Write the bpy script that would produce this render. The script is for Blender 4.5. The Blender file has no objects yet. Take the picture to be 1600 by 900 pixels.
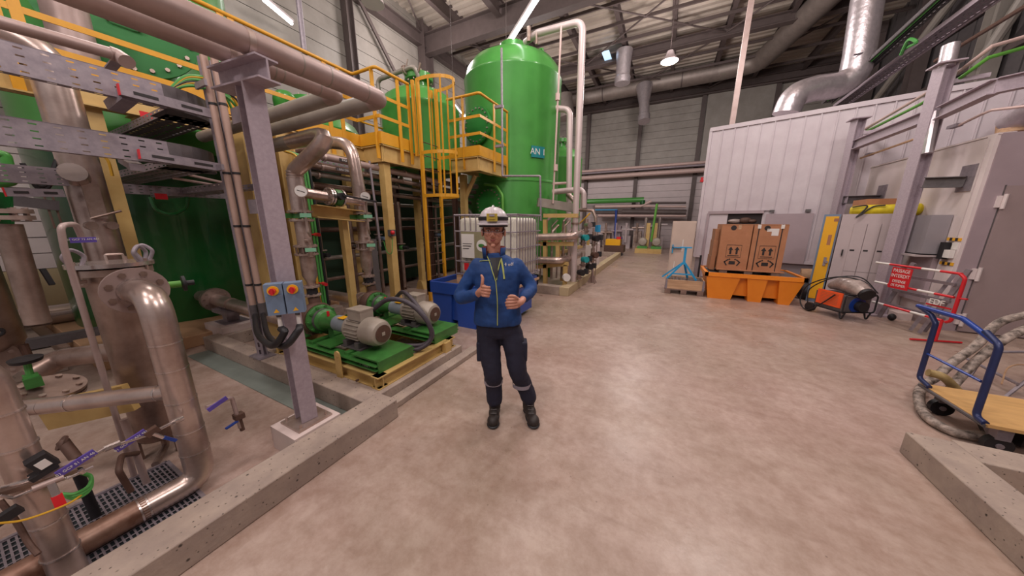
import bpy, bmesh, math, random
from mathutils import Vector, Matrix, Euler
random.seed(7)
R = math.radians
sc = bpy.context.scene
C = bpy.context.collection
# ---------------------------------------------------------------- camera
cam = bpy.data.cameras.new('camera'); co = bpy.data.objects.new('camera', cam); C.objects.link(co)
co.location = (0, 0, 1.65); co.rotation_euler = (R(90-12.62), 0, R(26.98))
cam.sensor_width = 36; cam.lens = 36*460/1600; cam.clip_start = .05; cam.clip_end = 200
sc.camera = co
# ---------------------------------------------------------------- world, lights, exposure
w = bpy.data.worlds.new('world'); sc.world = w; w.use_nodes = True
w.node_tree.nodes['Background'].inputs[0].default_value = (.9, .8, .8, 1)
w.node_tree.nodes['Background'].inputs[1].default_value = .38
sc.view_settings.view_transform = 'Standard'; sc.view_settings.look = 'None'
sc.view_settings.exposure = -0.25; sc.view_settings.gamma = 1
try: sc.view_settings.use_curve_mapping = False
except Exception: pass
sc.cycles.max_bounces = 7; sc.cycles.diffuse_bounces = 4; sc.cycles.glossy_bounces = 3
sc.cycles.sample_clamp_indirect = 4
def lamp(x, y, z, e, s=.5, col=(1, .90, .87)):
    l = bpy.data.lights.new('hall_lamp_and_fill', 'POINT'); l.shadow_soft_size = s; l.energy = e; l.color = col
    o = bpy.data.objects.new('hall_lamp_and_fill', l); C.objects.link(o); o.location = (x, y, z)
    return o
for x, y, z, e in ((2.9, 1.0, 6.7, 520), (1.6, 6.3, 7.0, 520), (-2.2, 5.2, 7.2, 380), (-.42, 12.4, 6.7, 700), (-6.3, 2.0, 7.3, 330),
                   (-7.6, 8.6, 7.6, 260), (-1.2, .0, 6.6, 330), (-6.2, 14.5, 5.5, 420), (-.8, -4, 6.5, 560), (-3.0, -1.2, 5.6, 170)):
    lamp(x, y, z, e)  # one sits at the round lamp, the rest are unseen lights added for brightness
# ---------------------------------------------------------------- materials
def lin(h):
    h = h.lstrip('#'); v = [int(h[i:i+2], 16)/255 for i in (0, 2, 4)]
    return tuple(c/12.92 if c <= .04045 else ((c+.055)/1.055)**2.4 for c in v) + (1,)
def mat(name, hexc, rough=.5, metal=0., var=.12, scale=4., hex2=None, bump=0., bscale=60., stretch=(1, 1, 1), emit=None, alpha=None, trans=0, coat=0):
    m = bpy.data.materials.new(name); m.use_nodes = True; nt = m.node_tree; b = nt.nodes['Principled BSDF']
    b.inputs['Roughness'].default_value = rough; b.inputs['Metallic'].default_value = metal
    if coat: b.inputs['Coat Weight'].default_value = coat
    c1 = lin(hexc)
    if emit:
        b.inputs['Emission Color'].default_value = lin(hexc); b.inputs['Emission Strength'].default_value = emit
    if trans: b.inputs['Transmission Weight'].default_value = trans
    if alpha is not None: b.inputs['Alpha'].default_value = alpha
    tc = nt.nodes.new('ShaderNodeTexCoord'); mp = nt.nodes.new('ShaderNodeMapping'); mp.inputs['Scale'].default_value = stretch
    nt.links.new(tc.outputs['Object'], mp.inputs[0])
    n = nt.nodes.new('ShaderNodeTexNoise'); n.inputs['Scale'].default_value = scale; n.inputs['Detail'].default_value = 6; n.inputs['Roughness'].default_value = .62
    nt.links.new(mp.outputs[0], n.inputs['Vector'])
    cr = nt.nodes.new('ShaderNodeValToRGB'); cr.color_ramp.elements[0].position = .34; cr.color_ramp.elements[1].position = .68
    c2 = lin(hex2) if hex2 else tuple(min(1, c*(1+var)) for c in c1[:3])+(1,)
    cr.color_ramp.elements[0].color = c2 if hex2 else tuple(c*(1-var) for c in c1[:3])+(1,)
    cr.color_ramp.elements[1].color = c1 if hex2 else c2
    nt.links.new(n.outputs['Fac'], cr.inputs[0]); nt.links.new(cr.outputs[0], b.inputs['Base Color'])
    if bump:
        n2 = nt.nodes.new('ShaderNodeTexNoise'); n2.inputs['Scale'].default_value = bscale; n2.inputs['Detail'].default_value = 4
        nt.links.new(mp.outputs[0], n2.inputs['Vector'])
        bp = nt.nodes.new('ShaderNodeBump'); bp.inputs['Strength'].default_value = bump; bp.inputs['Distance'].default_value = .01
        nt.links.new(n2.outputs['Fac'], bp.inputs['Height']); nt.links.new(bp.outputs[0], b.inputs['Normal'])
    return m
M = {}
M['steel'] = mat('stainless_pipe', '#d0beb6', .3, .75, .1, 3, hex2='#a08a82', bump=.04)
M['steel2'] = mat('dull_stainless', '#c2b0a8', .38, .65, .1, 5, hex2='#907a6e', bump=.05)
M['steeldark'] = mat('dark_stained_steel', '#b09c92', .36, .65, .1, 3, hex2='#786258', bump=.05)
M['bright'] = mat('polished_steel', '#c4b8b4', .25, .85, .1, 6)
M['jacket'] = mat('pipe_jacket_pink_grey', '#b09c98', .45, .3, .06, 3, hex2='#9e8882', bump=.03)
M['jacketgrey'] = mat('pipe_jacket_grey', '#9c948c', .45, .25, .06, 3, hex2='#8a8178')
M['galv'] = mat('galvanised_steel', '#9a9096', .5, .45, .12, 18, hex2='#857c84', bump=.03)
M['galvdark'] = mat('dark_galvanised', '#5e585a', .55, .4, .15, 12)
M['column'] = mat('column_paint_mauve_grey', '#aea0a9', .55, .1, .08, 40, hex2='#a0929b')
M['frame'] = mat('hall_frame_brown_grey', '#584c4a', .6, .1, .1, 4)
M['beige'] = mat('beige_painted_steel', '#c9ab6f', .45, .05, .08, 5, hex2='#bb9a5e')
M['yellow'] = mat('yellow_painted_rail', '#d49a28', .4, .0, .06, 6, hex2='#c98f20')
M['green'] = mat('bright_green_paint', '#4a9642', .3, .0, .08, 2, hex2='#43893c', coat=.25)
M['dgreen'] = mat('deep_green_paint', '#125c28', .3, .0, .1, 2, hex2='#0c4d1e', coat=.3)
M['pgreen'] = mat('pump_green_paint', '#41803c', .38, 0, .1, 8, hex2='#33662e')
M['grey'] = mat('motor_grey_paint', '#a89e92', .45, .1, .06, 8, hex2='#9a8f84')
M['greydark'] = mat('dark_grey_paint', '#5a5556', .5, .1, .1, 8)
M['black'] = mat('black_rubber', '#1d1b1f', .55, 0, .1, 20)
M['brown'] = mat('rusty_brown_casing', '#5b4238', .6, .2, .15, 14)
M['concrete'] = mat('kerb_concrete', '#a8978a', .75, 0, .1, 6, hex2='#93837a', bump=.25, bscale=40)
def spots(m, sc_, col, w0=.02, w1=.06):
    nt = m.node_tree; b = nt.nodes['Principled BSDF']; src = b.inputs['Base Color'].links[0].from_socket
    tc = nt.nodes.new('ShaderNodeTexCoord'); v = nt.nodes.new('ShaderNodeTexVoronoi'); v.inputs['Scale'].default_value = sc_; nt.links.new(tc.outputs['Object'], v.inputs['Vector'])
    r = nt.nodes.new('ShaderNodeValToRGB'); r.color_ramp.elements[0].position = w0; r.color_ramp.elements[1].position = w1; r.color_ramp.elements[0].color = lin(col); r.color_ramp.elements[1].color = (1, 1, 1, 1)
    nt.links.new(v.outputs['Distance'], r.inputs[0]); x = nt.nodes.new('ShaderNodeMix'); x.data_type = 'RGBA'; x.blend_type = 'MULTIPLY'; x.inputs[0].default_value = .85
    nt.links.new(src, x.inputs[6]); nt.links.new(r.outputs[0], x.inputs[7]); nt.links.new(x.outputs[2], b.inputs['Base Color'])
spots(M['concrete'], 13, '#3a322c', .06, .12); spots(M['concrete'], 31, '#5a5048', .08, .16)
M['concretewhite'] = mat('plinth_white_concrete', '#cbb9b4', .7, 0, .05, 6)
M['white'] = mat('white_wall_panel', '#d8cbca', .5, 0, .04, 3)
M['whitecool'] = mat('container_white_pink', '#c9bfc4', .45, .0, .05, 3, hex2='#bfb3b9')
M['mauve'] = mat('mauve_grey_wall', '#a39298', .5, 0, .05, 3)
M['mauve2'] = mat('door_mauve_grey', '#9c8a8a', .5, 0, .05, 3)
M['lightpanel'] = mat('pale_grey_locker', '#b7a9aa', .45, .05, .05, 3)
M['cladding'] = mat('grey_ribbed_cladding', '#968f88', .5, .05, .08, 2, hex2='#878079')
M['deck'] = mat('roof_deck_beige', '#b9aca0', .6, .1, .08, 2)
M['duct'] = mat('foil_insulation', '#cfc6ca', .34, .75, .1, 9, bump=1.0, bscale=9)
M['ductdull'] = mat('dull_duct', '#847973', .5, .4, .12, 4, bump=.2, bscale=8)
M['orange'] = mat('orange_plastic', '#ec8c26', .4, 0, .05, 3, hex2='#e48320')
M['blue'] = mat('blue_plastic', '#22489c', .42, 0, .06, 3)
M['cyan'] = mat('light_blue_paint', '#2a94c8', .4, 0, .06, 6)
M['card'] = mat('brown_cardboard', '#b07a58', .75, 0, .05, 5, hex2='#a46f4e')
M['card2'] = mat('dark_cardboard', '#98684a', .75, 0, .05, 5)
M['wood'] = mat('pale_pallet_wood', '#c9a483', .7, 0, .12, 3, stretch=(1, 9, 9), hex2='#a98566')
M['wooddark'] = mat('dark_pallet_wood', '#8f7468', .75, 0, .12, 6, hex2='#6c564e')
M['lockeryellow'] = mat('locker_yellow', '#e3a81e', .4, 0, .04, 3)
M['bagyellow'] = mat('yellow_bag_fabric', '#d8c41c', .6, 0, .1, 8, hex2='#b9a512', bump=.3, bscale=12)
M['red'] = mat('red_paint', '#c8202a', .4, 0, .05, 6)
M['orangered'] = mat('orange_red_label', '#ee5a2a', .5, 0, .04, 6)
M['bluepaint'] = mat('trolley_blue_paint', '#173a8c', .35, .1, .1, 8)
M['boxblue'] = mat('switch_box_blue_grey', '#6c7f98', .45, .0, .05, 6)
M['purple'] = mat('purple_label', '#5a48a0', .5, 0, .03, 6)
M['ledge'] = mat('grey_print', '#d9d4d0', .6, 0, .02, 6)
M['ink'] = mat('black_print', '#241f20', .6, 0, .02, 6)
M['hose'] = mat('dirty_wrapped_hose', '#b8a89e', .7, 0, .2, 17, hex2='#3e342e', bump=.6, bscale=30)
M['tape'] = mat('dull_yellow_wrap', '#b09a6c', .6, 0, .12, 14, hex2='#8a7448', bump=.5, bscale=22)
M['foil'] = mat('crumpled_plastic', '#b8a8a2', .35, .2, .15, 9, hex2='#8f7f7a', bump=.8, bscale=16)
M['glass'] = mat('gauge_face', '#e0dcd8', .25, 0, .02, 6)
M['lampwhite'] = mat('lamp_tube_light', '#ffffff', .3, 0, 0, 6, emit=9)
M['lampwarm'] = mat('round_lamp_light', '#fff0d8', .3, 0, 0, 6, emit=6)
M['tank'] = mat('white_plastic_tank', '#cfcabd', .45, 0, .04, 3)
M['ginkgo'] = mat('label_olive', '#8a8468', .5, 0, .03, 6)
M['gcable'] = mat('green_cable', '#4e9a4a', .5, 0, .08, 9)
M['ycable'] = mat('yellow_cable', '#c89a28', .5, 0, .08, 9)
M['pinkpipe'] = mat('pink_coated_pipe', '#c4aaa4', .5, .1, .06, 6)
M['limepipe'] = mat('green_coated_pipe', '#5fa040', .5, .1, .06, 6)
M['checker'] = mat('checker_plate_underside', '#857048', .6, .2, .15, 40, bump=.4, bscale=90)
# person
M['jacketblue'] = mat('work_jacket_blue', '#14407c', .75, 0, .12, 7, hex2='#103468', bump=.35, bscale=9)
M['trouser'] = mat('navy_trousers', '#1c1c30', .8, 0, .1, 7, bump=.3, bscale=9)
M['reflect'] = mat('grey_reflective_band', '#8c8590', .5, 0, .04, 9)
M['piping'] = mat('lime_piping', '#a8b060', .6, 0, .04, 9)
M['skin'] = mat('skin', '#bb8470', .55, 0, .06, 12)
M['lip'] = mat('lips', '#8c4a44', .5, 0, .04, 12)
M['hair'] = mat('brown_hair', '#4a2c20', .7, 0, .1, 30)
M['helmet'] = mat('helmet_white', '#bdb4b8', .35, 0, .03, 6)
M['headlamp'] = mat('headlamp_yellow', '#b09a3a', .45, 0, .05, 9)
M['boot'] = mat('boot_dark_leather', '#2a2220', .6, 0, .1, 14)
M['collar'] = mat('collar_red_fleece', '#7c2a22', .8, 0, .06, 20)
M['eye'] = mat('eye_white', '#cfc4be', .4, 0, 0, 6)
M['iris'] = mat('iris_brown', '#2c1c14', .3, 0, 0, 6)
# ---------------------------------------------------------------- geometry helpers
class MB:
    def __init__(s): s.v = []; s.f = []
    def add(s, vs, fs):
        k = len(s.v); s.v += [tuple(v) for v in vs]; s.f += [tuple(i+k for i in f) for f in fs]; return s
    def box(s, a, b):
        (x0, y0, z0), (x1, y1, z1) = a, b
        x0, x1 = sorted((x0, x1)); y0, y1 = sorted((y0, y1)); z0, z1 = sorted((z0, z1))
        return s.add([(x0,y0,z0),(x1,y0,z0),(x1,y1,z0),(x0,y1,z0),(x0,y0,z1),(x1,y0,z1),(x1,y1,z1),(x0,y1,z1)],
                     [(0,3,2,1),(4,5,6,7),(0,1,5,4),(1,2,6,5),(2,3,7,6),(3,0,4,7)])
    def ob(s, c, sx, sy, sz, rz=0, rx=0, ry=0):   # oriented box, centre c
        m = Euler((rx, ry, rz)).to_matrix(); c = Vector(c)
        vs = [c + m @ Vector((x*sx/2, y*sy/2, z*sz/2)) for z in (-1, 1) for x, y in ((-1,-1),(1,-1),(1,1),(-1,1))]
        return s.add(vs, [(0,3,2,1),(4,5,6,7),(0,1,5,4),(1,2,6,5),(2,3,7,6),(3,0,4,7)])
    def prof(s, pts, p0, p1, up=(0, 0, 1)):        # extrude a closed 2D profile from p0 to p1
        p0, p1 = Vector(p0), Vector(p1); d = (p1-p0).normalized(); up = Vector(up)
        if abs(d.dot(up)) > .98: up = Vector((0, 1, 0))
        x = d.cross(up).normalized(); y = x.cross(d).normalized(); n = len(pts)
        vs = [p + x*a + y*b for p in (p0, p1) for a, b in pts]
        fs = [(i, (i+1) % n, n+(i+1) % n, n+i) for i in range(n)] + [tuple(range(n-1, -1, -1)), tuple(range(n, 2*n))]
        return s.add(vs, fs)
    def beam(s, p0, p1, w, h, up=(0, 0, 1)):
        return s.prof([(-w/2,-h/2),(w/2,-h/2),(w/2,h/2),(-w/2,h/2)], p0, p1, up)
    def ibeam(s, p0, p1, w, h, t=.012, up=(0, 0, 1)):
        a, b = w/2, h/2; q = t/2
        s.prof([(-a,-b),(a,-b),(a,-b+t),(-a,-b+t)], p0, p1, up); s.prof([(-a,b-t),(a,b-t),(a,b),(-a,b)], p0, p1, up)
        return s.prof([(-q,-b+t),(q,-b+t),(q,b-t),(-q,b-t)], p0, p1, up)
    def uch(s, p0, p1, w, h, t=.004, up=(0, 0, 1)):  # channel open upwards
        a, b = w/2, h/2
        return s.prof([(-a,-b),(a,-b),(a,b),(a-t,b),(a-t,-b+t),(-a+t,-b+t),(-a+t,b),(-a,b)], p0, p1, up)
    def cyl(s, p0, p1, r, n=20, r1=None, cap=True):
        p0, p1 = Vector(p0), Vector(p1); d = (p1-p0).normalized(); r1 = r if r1 is None else r1
        x = d.orthogonal().normalized(); y = d.cross(x)
        vs = [p + (x*math.cos(t)+y*math.sin(t))*q for p, q in ((p0, r), (p1, r1)) for t in [2*math.pi*i/n for i in range(n)]]
        fs = [(i, (i+1) % n, n+(i+1) % n, n+i) for i in range(n)]
        if cap: fs += [tuple(range(n-1, -1, -1)), tuple(range(n, 2*n))]
        return s.add(vs, fs)
    def lathe(s, p0, d, prof, n=32, cap=True):       # prof = [(t along axis, r)]
        p0, d = Vector(p0), Vector(d).normalized(); x = d.orthogonal().normalized(); y = d.cross(x); vs = []
        for t, r in prof: vs += [p0 + d*t + (x*math.cos(a)+y*math.sin(a))*max(r, .0005) for a in [2*math.pi*i/n for i in range(n)]]
        m = len(prof); fs = [(k*n+i, k*n+(i+1) % n, (k+1)*n+(i+1) % n, (k+1)*n+i) for k in range(m-1) for i in range(n)]
        if cap: fs += [tuple(range(n-1, -1, -1)), tuple(range((m-1)*n, m*n))]
        return s.add(vs, fs)
    def tube(s, pts, r, n=14, bend=0., cap=True, rad=None):
        P = [Vector(p) for p in pts]; Q = []; RR = []
        for i, p in enumerate(P):
            if bend and 0 < i < len(P)-1:
                a, b = (P[i-1]-p), (P[i+1]-p); la, lb = a.length, b.length; a.normalize(); b.normalize()
                ang = a.angle(b)
                if ang > 3.05: Q.append(p); continue
                k = min(bend/math.tan(ang/2), la*.49, lb*.49); st = 6
                for j in range(st+1):
                    t = j/st; Q.append((p+a*k)*(1-t)**2 + p*2*t*(1-t) + (p+b*k)*t*t)
            else: Q.append(p)
        if rad is None: rad = [r]*len(Q)
        d = (Q[1]-Q[0]).normalized(); x = d.orthogonal().normalized(); vs = []
        for i, q in enumerate(Q):
            if 0 < i < len(Q)-1: dd = ((Q[i+1]-q).normalized()+(q-Q[i-1]).normalized()).normalized()
            elif i: dd = (q-Q[i-1]).normalized()
            else: dd = d
            x = (x - dd*x.dot(dd)).normalized(); y = dd.cross(x)
            vs += [q + (x*math.cos(a)+y*math.sin(a))*rad[i] for a in [2*math.pi*j/n for j in range(n)]]
        m = len(Q); fs = [(k*n+i, k*n+(i+1) % n, (k+1)*n+(i+1) % n, (k+1)*n+i) for k in range(m-1) for i in range(n)]
        if cap: fs += [tuple(range(n-1, -1, -1)), tuple(range((m-1)*n, m*n))]
        return s.add(vs, fs)
    def ell(s, c, rx, ry, rz, n=16, m=10):
        vs = [(c[0]+rx*math.sin(math.pi*j/m)*math.cos(2*math.pi*i/n), c[1]+ry*math.sin(math.pi*j/m)*math.sin(2*math.pi*i/n), c[2]+rz*math.cos(math.pi*j/m)) for j in range(1, m) for i in range(n)]
        vs += [(c[0], c[1], c[2]+rz), (c[0], c[1], c[2]-rz)]; T = len(vs)-2
        fs = [(j*n+i, (j+1)*n+i, (j+1)*n+(i+1) % n, j*n+(i+1) % n) for j in range(m-2) for i in range(n)]
        fs += [(T, i, (i+1) % n) for i in range(n)] + [(T+1, (m-2)*n+(i+1) % n, (m-2)*n+i) for i in range(n)]
        return s.add(vs, fs)
    def perf(s, o, U, V, nu, nv, fu=.55, fv=.35, off=False):  # sheet with real slots
        o, U, V = Vector(o), Vector(U)/nu, Vector(V)/nv
        for i in range(nu):
            for j in range(nv):
                p = o+U*i+V*j; a, b = (1-fu)/2, (1-fv)/2
                out = [p, p+U, p+U+V, p+V]; inn = [p+U*a+V*b, p+U*(1-a)+V*b, p+U*(1-a)+V*(1-b), p+U*a+V*(1-b)]
                s.add(out+inn, [(0,1,5,4),(1,2,6,5),(2,3,7,6),(3,0,4,7)])
        return s
def mesh(name, mb, m, smooth=True, ang=35):
    me = bpy.data.meshes.new(name); me.from_pydata(mb.v, [], mb.f); me.validate()
    bm = bmesh.new(); bm.from_mesh(me); bmesh.ops.recalc_face_normals(bm, faces=bm.faces); bm.to_mesh(me); bm.free()
    if smooth:
        me.shade_smooth(); me.set_sharp_from_angle(angle=R(ang))
    me.materials.append(M[m] if isinstance(m, str) else m)
    return me
def T(name, label, cat, group=None):
    o = bpy.data.objects.new(name, None); C.objects.link(o); o['label'] = label; o['category'] = cat
    if group: o['group'] = group
    return o
def P(name, mb, m, parent, label=None, kind=None, smooth=True):
    o = bpy.data.objects.new(name, mesh(name, mb, m, smooth)); C.objects.link(o); o.parent = parent
    if label: o['label'] = label
    if kind: o['kind'] = kind
    return o
def S(name, mb, m, label, cat, group=None, smooth=True):
    o = P(name, mb, m, None, smooth=smooth); o['label'] = label; o['category'] = cat
    if group: o['group'] = group
    return o
def ST(name, mb, m, parent=None, label=None, smooth=True):
    o = P(name, mb, m, parent, smooth=smooth); o['kind'] = 'structure'
    if label: o['label'] = label
    return o
def kids(o): return [c for c in bpy.data.objects if c.parent == o]
def dup(root, off, label=None, group=None):
    def cp(o, par):
        c = o.copy(); C.objects.link(c); c.parent = par
        for k in kids(o): cp(k, c)
        return c
    r = cp(root, None); r.location = Vector(root.location)+Vector(off)
    if label: r['label'] = label
    if group: r['group'] = group
    return r
def flange(parent, c, ax, Rr, t=.02, nb=8, rb=.01, hole=None, m='steel', mbolt='steel2', pair=False, name='flange', big=False):
    c, ax = Vector(c), Vector(ax).normalized(); x = ax.orthogonal().normalized(); y = ax.cross(x)
    mb = MB().cyl(c-ax*t/2, c+ax*t/2, Rr, 28)
    if pair: mb.cyl(c+ax*(t*1.0), c+ax*t*2.0, Rr, 28)
    f = P(name, mb, m, parent)
    e = t*2.0 if pair else t/2
    rr = Rr*.78
    bs = []
    for k in range(nb):
        a = 2*math.pi*(k+.5)/nb; q = c+(x*math.cos(a)+y*math.sin(a))*rr
        bs.append((q-ax*(t/2+rb*.9), q+ax*(e+rb*.9)))
    if big:
        for a, b in bs: P('bolt', MB().cyl(a, b, rb, 6), mbolt, f)
    else:
        b_ = MB()
        for a, b in bs: b_.cyl(a, b, rb, 6)
        P('bolts', b_, mbolt, f, kind='stuff')
    return f
def text(s, size, c, xdir, updir, m, parent=None, name='lettering', ext=.0008, sx=1.):
    cu = bpy.data.curves.new(name, 'FONT'); cu.body = s; cu.size = size; cu.extrude = ext; cu.align_x = 'CENTER'; cu.align_y = 'CENTER'
    o = bpy.data.objects.new(name, cu); x, u = Vector(xdir).normalized(), Vector(updir).normalized(); u = (u-x*u.dot(x)).normalized(); n = x.cross(u)
    mt = Matrix((x*sx, u, n)).transposed().to_4x4(); mt.translation = Vector(c)
    dg = bpy.context.evaluated_depsgraph_get(); C.objects.link(o)
    bpy.context.view_layer.update(); me = bpy.data.meshes.new_from_object(o.evaluated_get(bpy.context.evaluated_depsgraph_get()))
    bpy.data.objects.remove(o); me.transform(mt); me.materials.clear(); me.materials.append(M[m])
    ob = bpy.data.objects.new(name, me); C.objects.link(ob); ob.parent = parent
    return ob
def lerp(a, b, t): return Vector(a)*(1-t)+Vector(b)*t
def spline(pts, n=6):
    P_ = [Vector(p) for p in pts]; P_ = [P_[0]*2-P_[1]]+P_+[P_[-1]*2-P_[-2]]; out = []
    for i in range(1, len(P_)-2):
        for j in range(n):
            t = j/n; a, b_, c_, d = P_[i-1:i+3]
            out.append(.5*((2*b_)+(c_-a)*t+(2*a-5*b_+4*c_-d)*t*t+(3*b_-a-3*c_+d)*t**3))
    out.append(P_[-2]); return out
# ================================================================ THE HALL
fl = MB().add([(-16, -6, 0), (9, -6, 0), (9, 24, 0), (-16, 24, 0)], [(0, 1, 2, 3)])
def floor_mat():
    m = bpy.data.materials.new('worn_painted_concrete_floor'); m.use_nodes = True; nt = m.node_tree; b = nt.nodes['Principled BSDF']; L = nt.links.new
    tc = nt.nodes.new('ShaderNodeTexCoord')
    def noise(s, d=6, ro=.6, st=(1, 1, 1)):
        mp = nt.nodes.new('ShaderNodeMapping'); mp.inputs['Scale'].default_value = st; L(tc.outputs['Object'], mp.inputs[0])
        n = nt.nodes.new('ShaderNodeTexNoise'); n.inputs['Scale'].default_value = s; n.inputs['Detail'].default_value = d; n.inputs['Roughness'].default_value = ro
        L(mp.outputs[0], n.inputs['Vector']); return n.outputs['Fac']
    def ramp(f, a, b_, c1, c2):
        r = nt.nodes.new('ShaderNodeValToRGB'); r.color_ramp.elements[0].position = a; r.color_ramp.elements[1].position = b_
        r.color_ramp.elements[0].color = c1; r.color_ramp.elements[1].color = c2; L(f, r.inputs[0]); return r.outputs[0]
    def mix(t, f, a, c):
        x = nt.nodes.new('ShaderNodeMix'); x.data_type = 'RGBA'; x.blend_type = t
        if isinstance(f, float): x.inputs[0].default_value = f
        else: L(f, x.inputs[0])
        L(a, x.inputs[6]); L(c, x.inputs[7]); return x.outputs[2]
    base = ramp(noise(.45, 5), .35, .65, lin('#ab998c'), lin('#b8a198'))
    blot = ramp(noise(1.7, 8, .7), .42, .62, lin('#c9b8ac'), lin('#ffffff'))
    c = mix('MULTIPLY', .4, base, blot)
    fine = ramp(noise(9, 8, .75), .38, .6, lin('#c4b0a2'), lin('#ffffff')); c = mix('MULTIPLY', .45, c, fine)
    streak = ramp(noise(2.2, 8, .7, (.5, 3, 1)), .58, .72, (1, 1, 1, 1), lin('#a88c80')); c = mix('MULTIPLY', .3, c, streak)
    wv = nt.nodes.new('ShaderNodeTexVoronoi'); wv.inputs['Scale'].default_value = 7; L(tc.outputs['Object'], wv.inputs['Vector'])
    spot = ramp(wv.outputs['Distance'], .018, .05, lin('#6a564c'), (1, 1, 1, 1)); c = mix('MULTIPLY', .55, c, spot)
    L(c, b.inputs['Base Color'])
    rr = ramp(noise(1.3, 6), .35, .65, (.26, .26, .26, 1), (.5, .5, .5, 1)); L(rr, b.inputs['Roughness'])
    bp = nt.nodes.new('ShaderNodeBump'); bp.inputs['Strength'].default_value = .12; bp.inputs['Distance'].default_value = .01
    L(noise(14, 8), bp.inputs['Height']); L(bp.outputs[0], b.inputs['Normal']); return m
M['floor'] = floor_mat()
ST('floor', fl, 'floor')
# left wall: stacked ribbed panels above a beige base
wl = ST('wall_left', MB().box((-9.9, -4, 0), (-9.66, 22.2, 9.6)), 'cladding')
ST('base_panel', MB().box((-9.66, -4, 0), (-9.6, 22, .85)), mat('wall_base_beige', '#c0ae8a', .6, 0, .05, 3), wl)
k = 0; z = .86
while z < 9.5:
    h = .27 if z < 2.9 else .42
    o = ST('panel', MB().box((-9.66, -4, z), (-9.6, 22, min(z+h-.015, 9.55))), 'white' if z < 2.9 else 'cladding', wl); z += h
# far wall
wr = ST('wall_back', MB().box((-9.9, 22.12, 0), (7.4, 22.4, 9.9)), 'cladding')
z = 0.0
while z < 9.55:
    ST('panel', MB().box((-9.6, 22.06, z), (7.14, 22.12, z+.385)), 'lightpanel' if z < 4.7 else 'cladding', wr); z += .4  # paler panels low down: the light on the lower wall is put into colour
# right wall (seen over the container and the locker block)
wg = ST('wall_right', MB().box((7.2, -4, 0), (7.4, 22.2, 9.9)), 'frame')
ya = 0.
while ya < 21.8:
    ST('panel', MB().box((7.14, ya, 2.5), (7.2, ya+.55, 9.6)), 'greydark', wg); ya += .6
# roof deck: corrugated sheet, ribs across the hall
pts = []; y = -6.0
while y < 22.4:
    pts += [(y, 9.5), (y+.16, 9.5), (y+.2, 9.57), (y+.3, 9.57), (y+.34, 9.5)]; y += .34
ce = MB(); n = len(pts)
ce.add([(-9.9, a, b) for a, b in pts]+[(7.4, a, b) for a, b in pts]+[(-9.9, pts[0][0], 9.8), (-9.9, pts[-1][0], 9.8), (7.4, pts[0][0], 9.8), (7.4, pts[-1][0], 9.8)],
       [(i, i+1, n+i+1, n+i) for i in range(n-1)] + [(2*n, 2*n+1, 2*n+3, 2*n+2)])
ST('ceiling', ce, 'deck', smooth=False)
# steel frame of the hall
def trim(mb, m='frame', label=None, name='roof_beam'): return ST(name, mb, m, None, label)
for yy in (10.7, 4.2, 16.0, 21.7):
    if yy == 4.2: continue
    trim(MB().ibeam((-9.5, yy, 8.62 if yy < 15 else 9.0), (7.1, yy, 8.62 if yy < 15 else 9.0), .3, .72 if yy < 15 else .35, .03))
trim(MB().ibeam((-9.45, -3, 8.75), (-9.45, 21.9, 8.75), .25, .45, .03))
for xx in (-8.0, -6.1, -4.2, -2.35, -.45, 1.45, 3.4, 5.4):
    trim(MB().ibeam((xx, -4, 9.28), (xx, 21.9, 9.28), .16, .34 if xx > -7 else .5, .02))
trim(MB().ibeam((-5.9, -4, 8.9), (-5.9, 10.6, 8.9), .22, .5, .02))
for yy in (12.4, 13.6, 14.8, 17.4, 18.8, 20.2):
    trim(MB().beam((-9.4, yy, 9.05), (7, yy, 9.05), .06, .1), name='roof_purlin')
for a, b in (((-9.3, 11, 9.0), (-4.2, 16, 9.0)), ((-4.2, 11, 9.0), (-9.3, 16, 9.0)), ((-4.2, 11, 9.), (1.4, 16, 9.)), ((1.4, 11, 9.), (-4.2, 16, 9.)), ((1.4, 16, 9.), (-4.2, 21.6, 9.)),
             ((-4.2, 16, 9.), (1.4, 21.6, 9.)), ((1.4, 11, 9.), (5.4, 16, 9.)), ((5.4, 11, 9.), (1.4, 16, 9.)), ((-9.3, 4.5, 9.0), (-6, 10.4, 9.0)), ((-6, 4.5, 9.0), (-9.3, 10.4, 9.0)),
             ((5.4, 16, 9.), (1.4, 21.6, 9.)), ((-9.3, 16, 9.), (-4.2, 21.6, 9.))):
    trim(MB().cyl(a, b, .03, 8), name='roof_brace')
def wcol(name, p, wv, hv, z1=9.4, m='frame', z0=0): return ST(name, MB().ibeam((p[0], p[1], z0), (p[0], p[1], z1), wv, hv, .02, up=(0, 1, 0)), m)
wcol('wall_column', (-9.4, 10.7), .35, .5); wcol('wall_column', (-9.45, 7.3), .25, .25)
trim(MB().beam((-9.4, 7.2, 9.2), (-9.4, 10.5, 5.2), .12, .06, (1, 0, 0)), name='wall_brace')
trim(MB().beam((-9.4, 3.2, 6.2), (-9.4, 7.2, 9.2), .12, .06, (1, 0, 0)), name='wall_brace')
for xx in (-7.9, -5.3, -2.02, 1.3, 4.6): wcol('wall_column', (xx, 21.95), .22, .22)
trim(MB().box((-9.5, 21.7, 8.75), (7.1, 22.05, 9.5)))
trim(MB().box((1.46, 21.85, 4.9), (4.5, 22.06, 9.0)), 'cladding', name='wall_bay')
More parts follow.
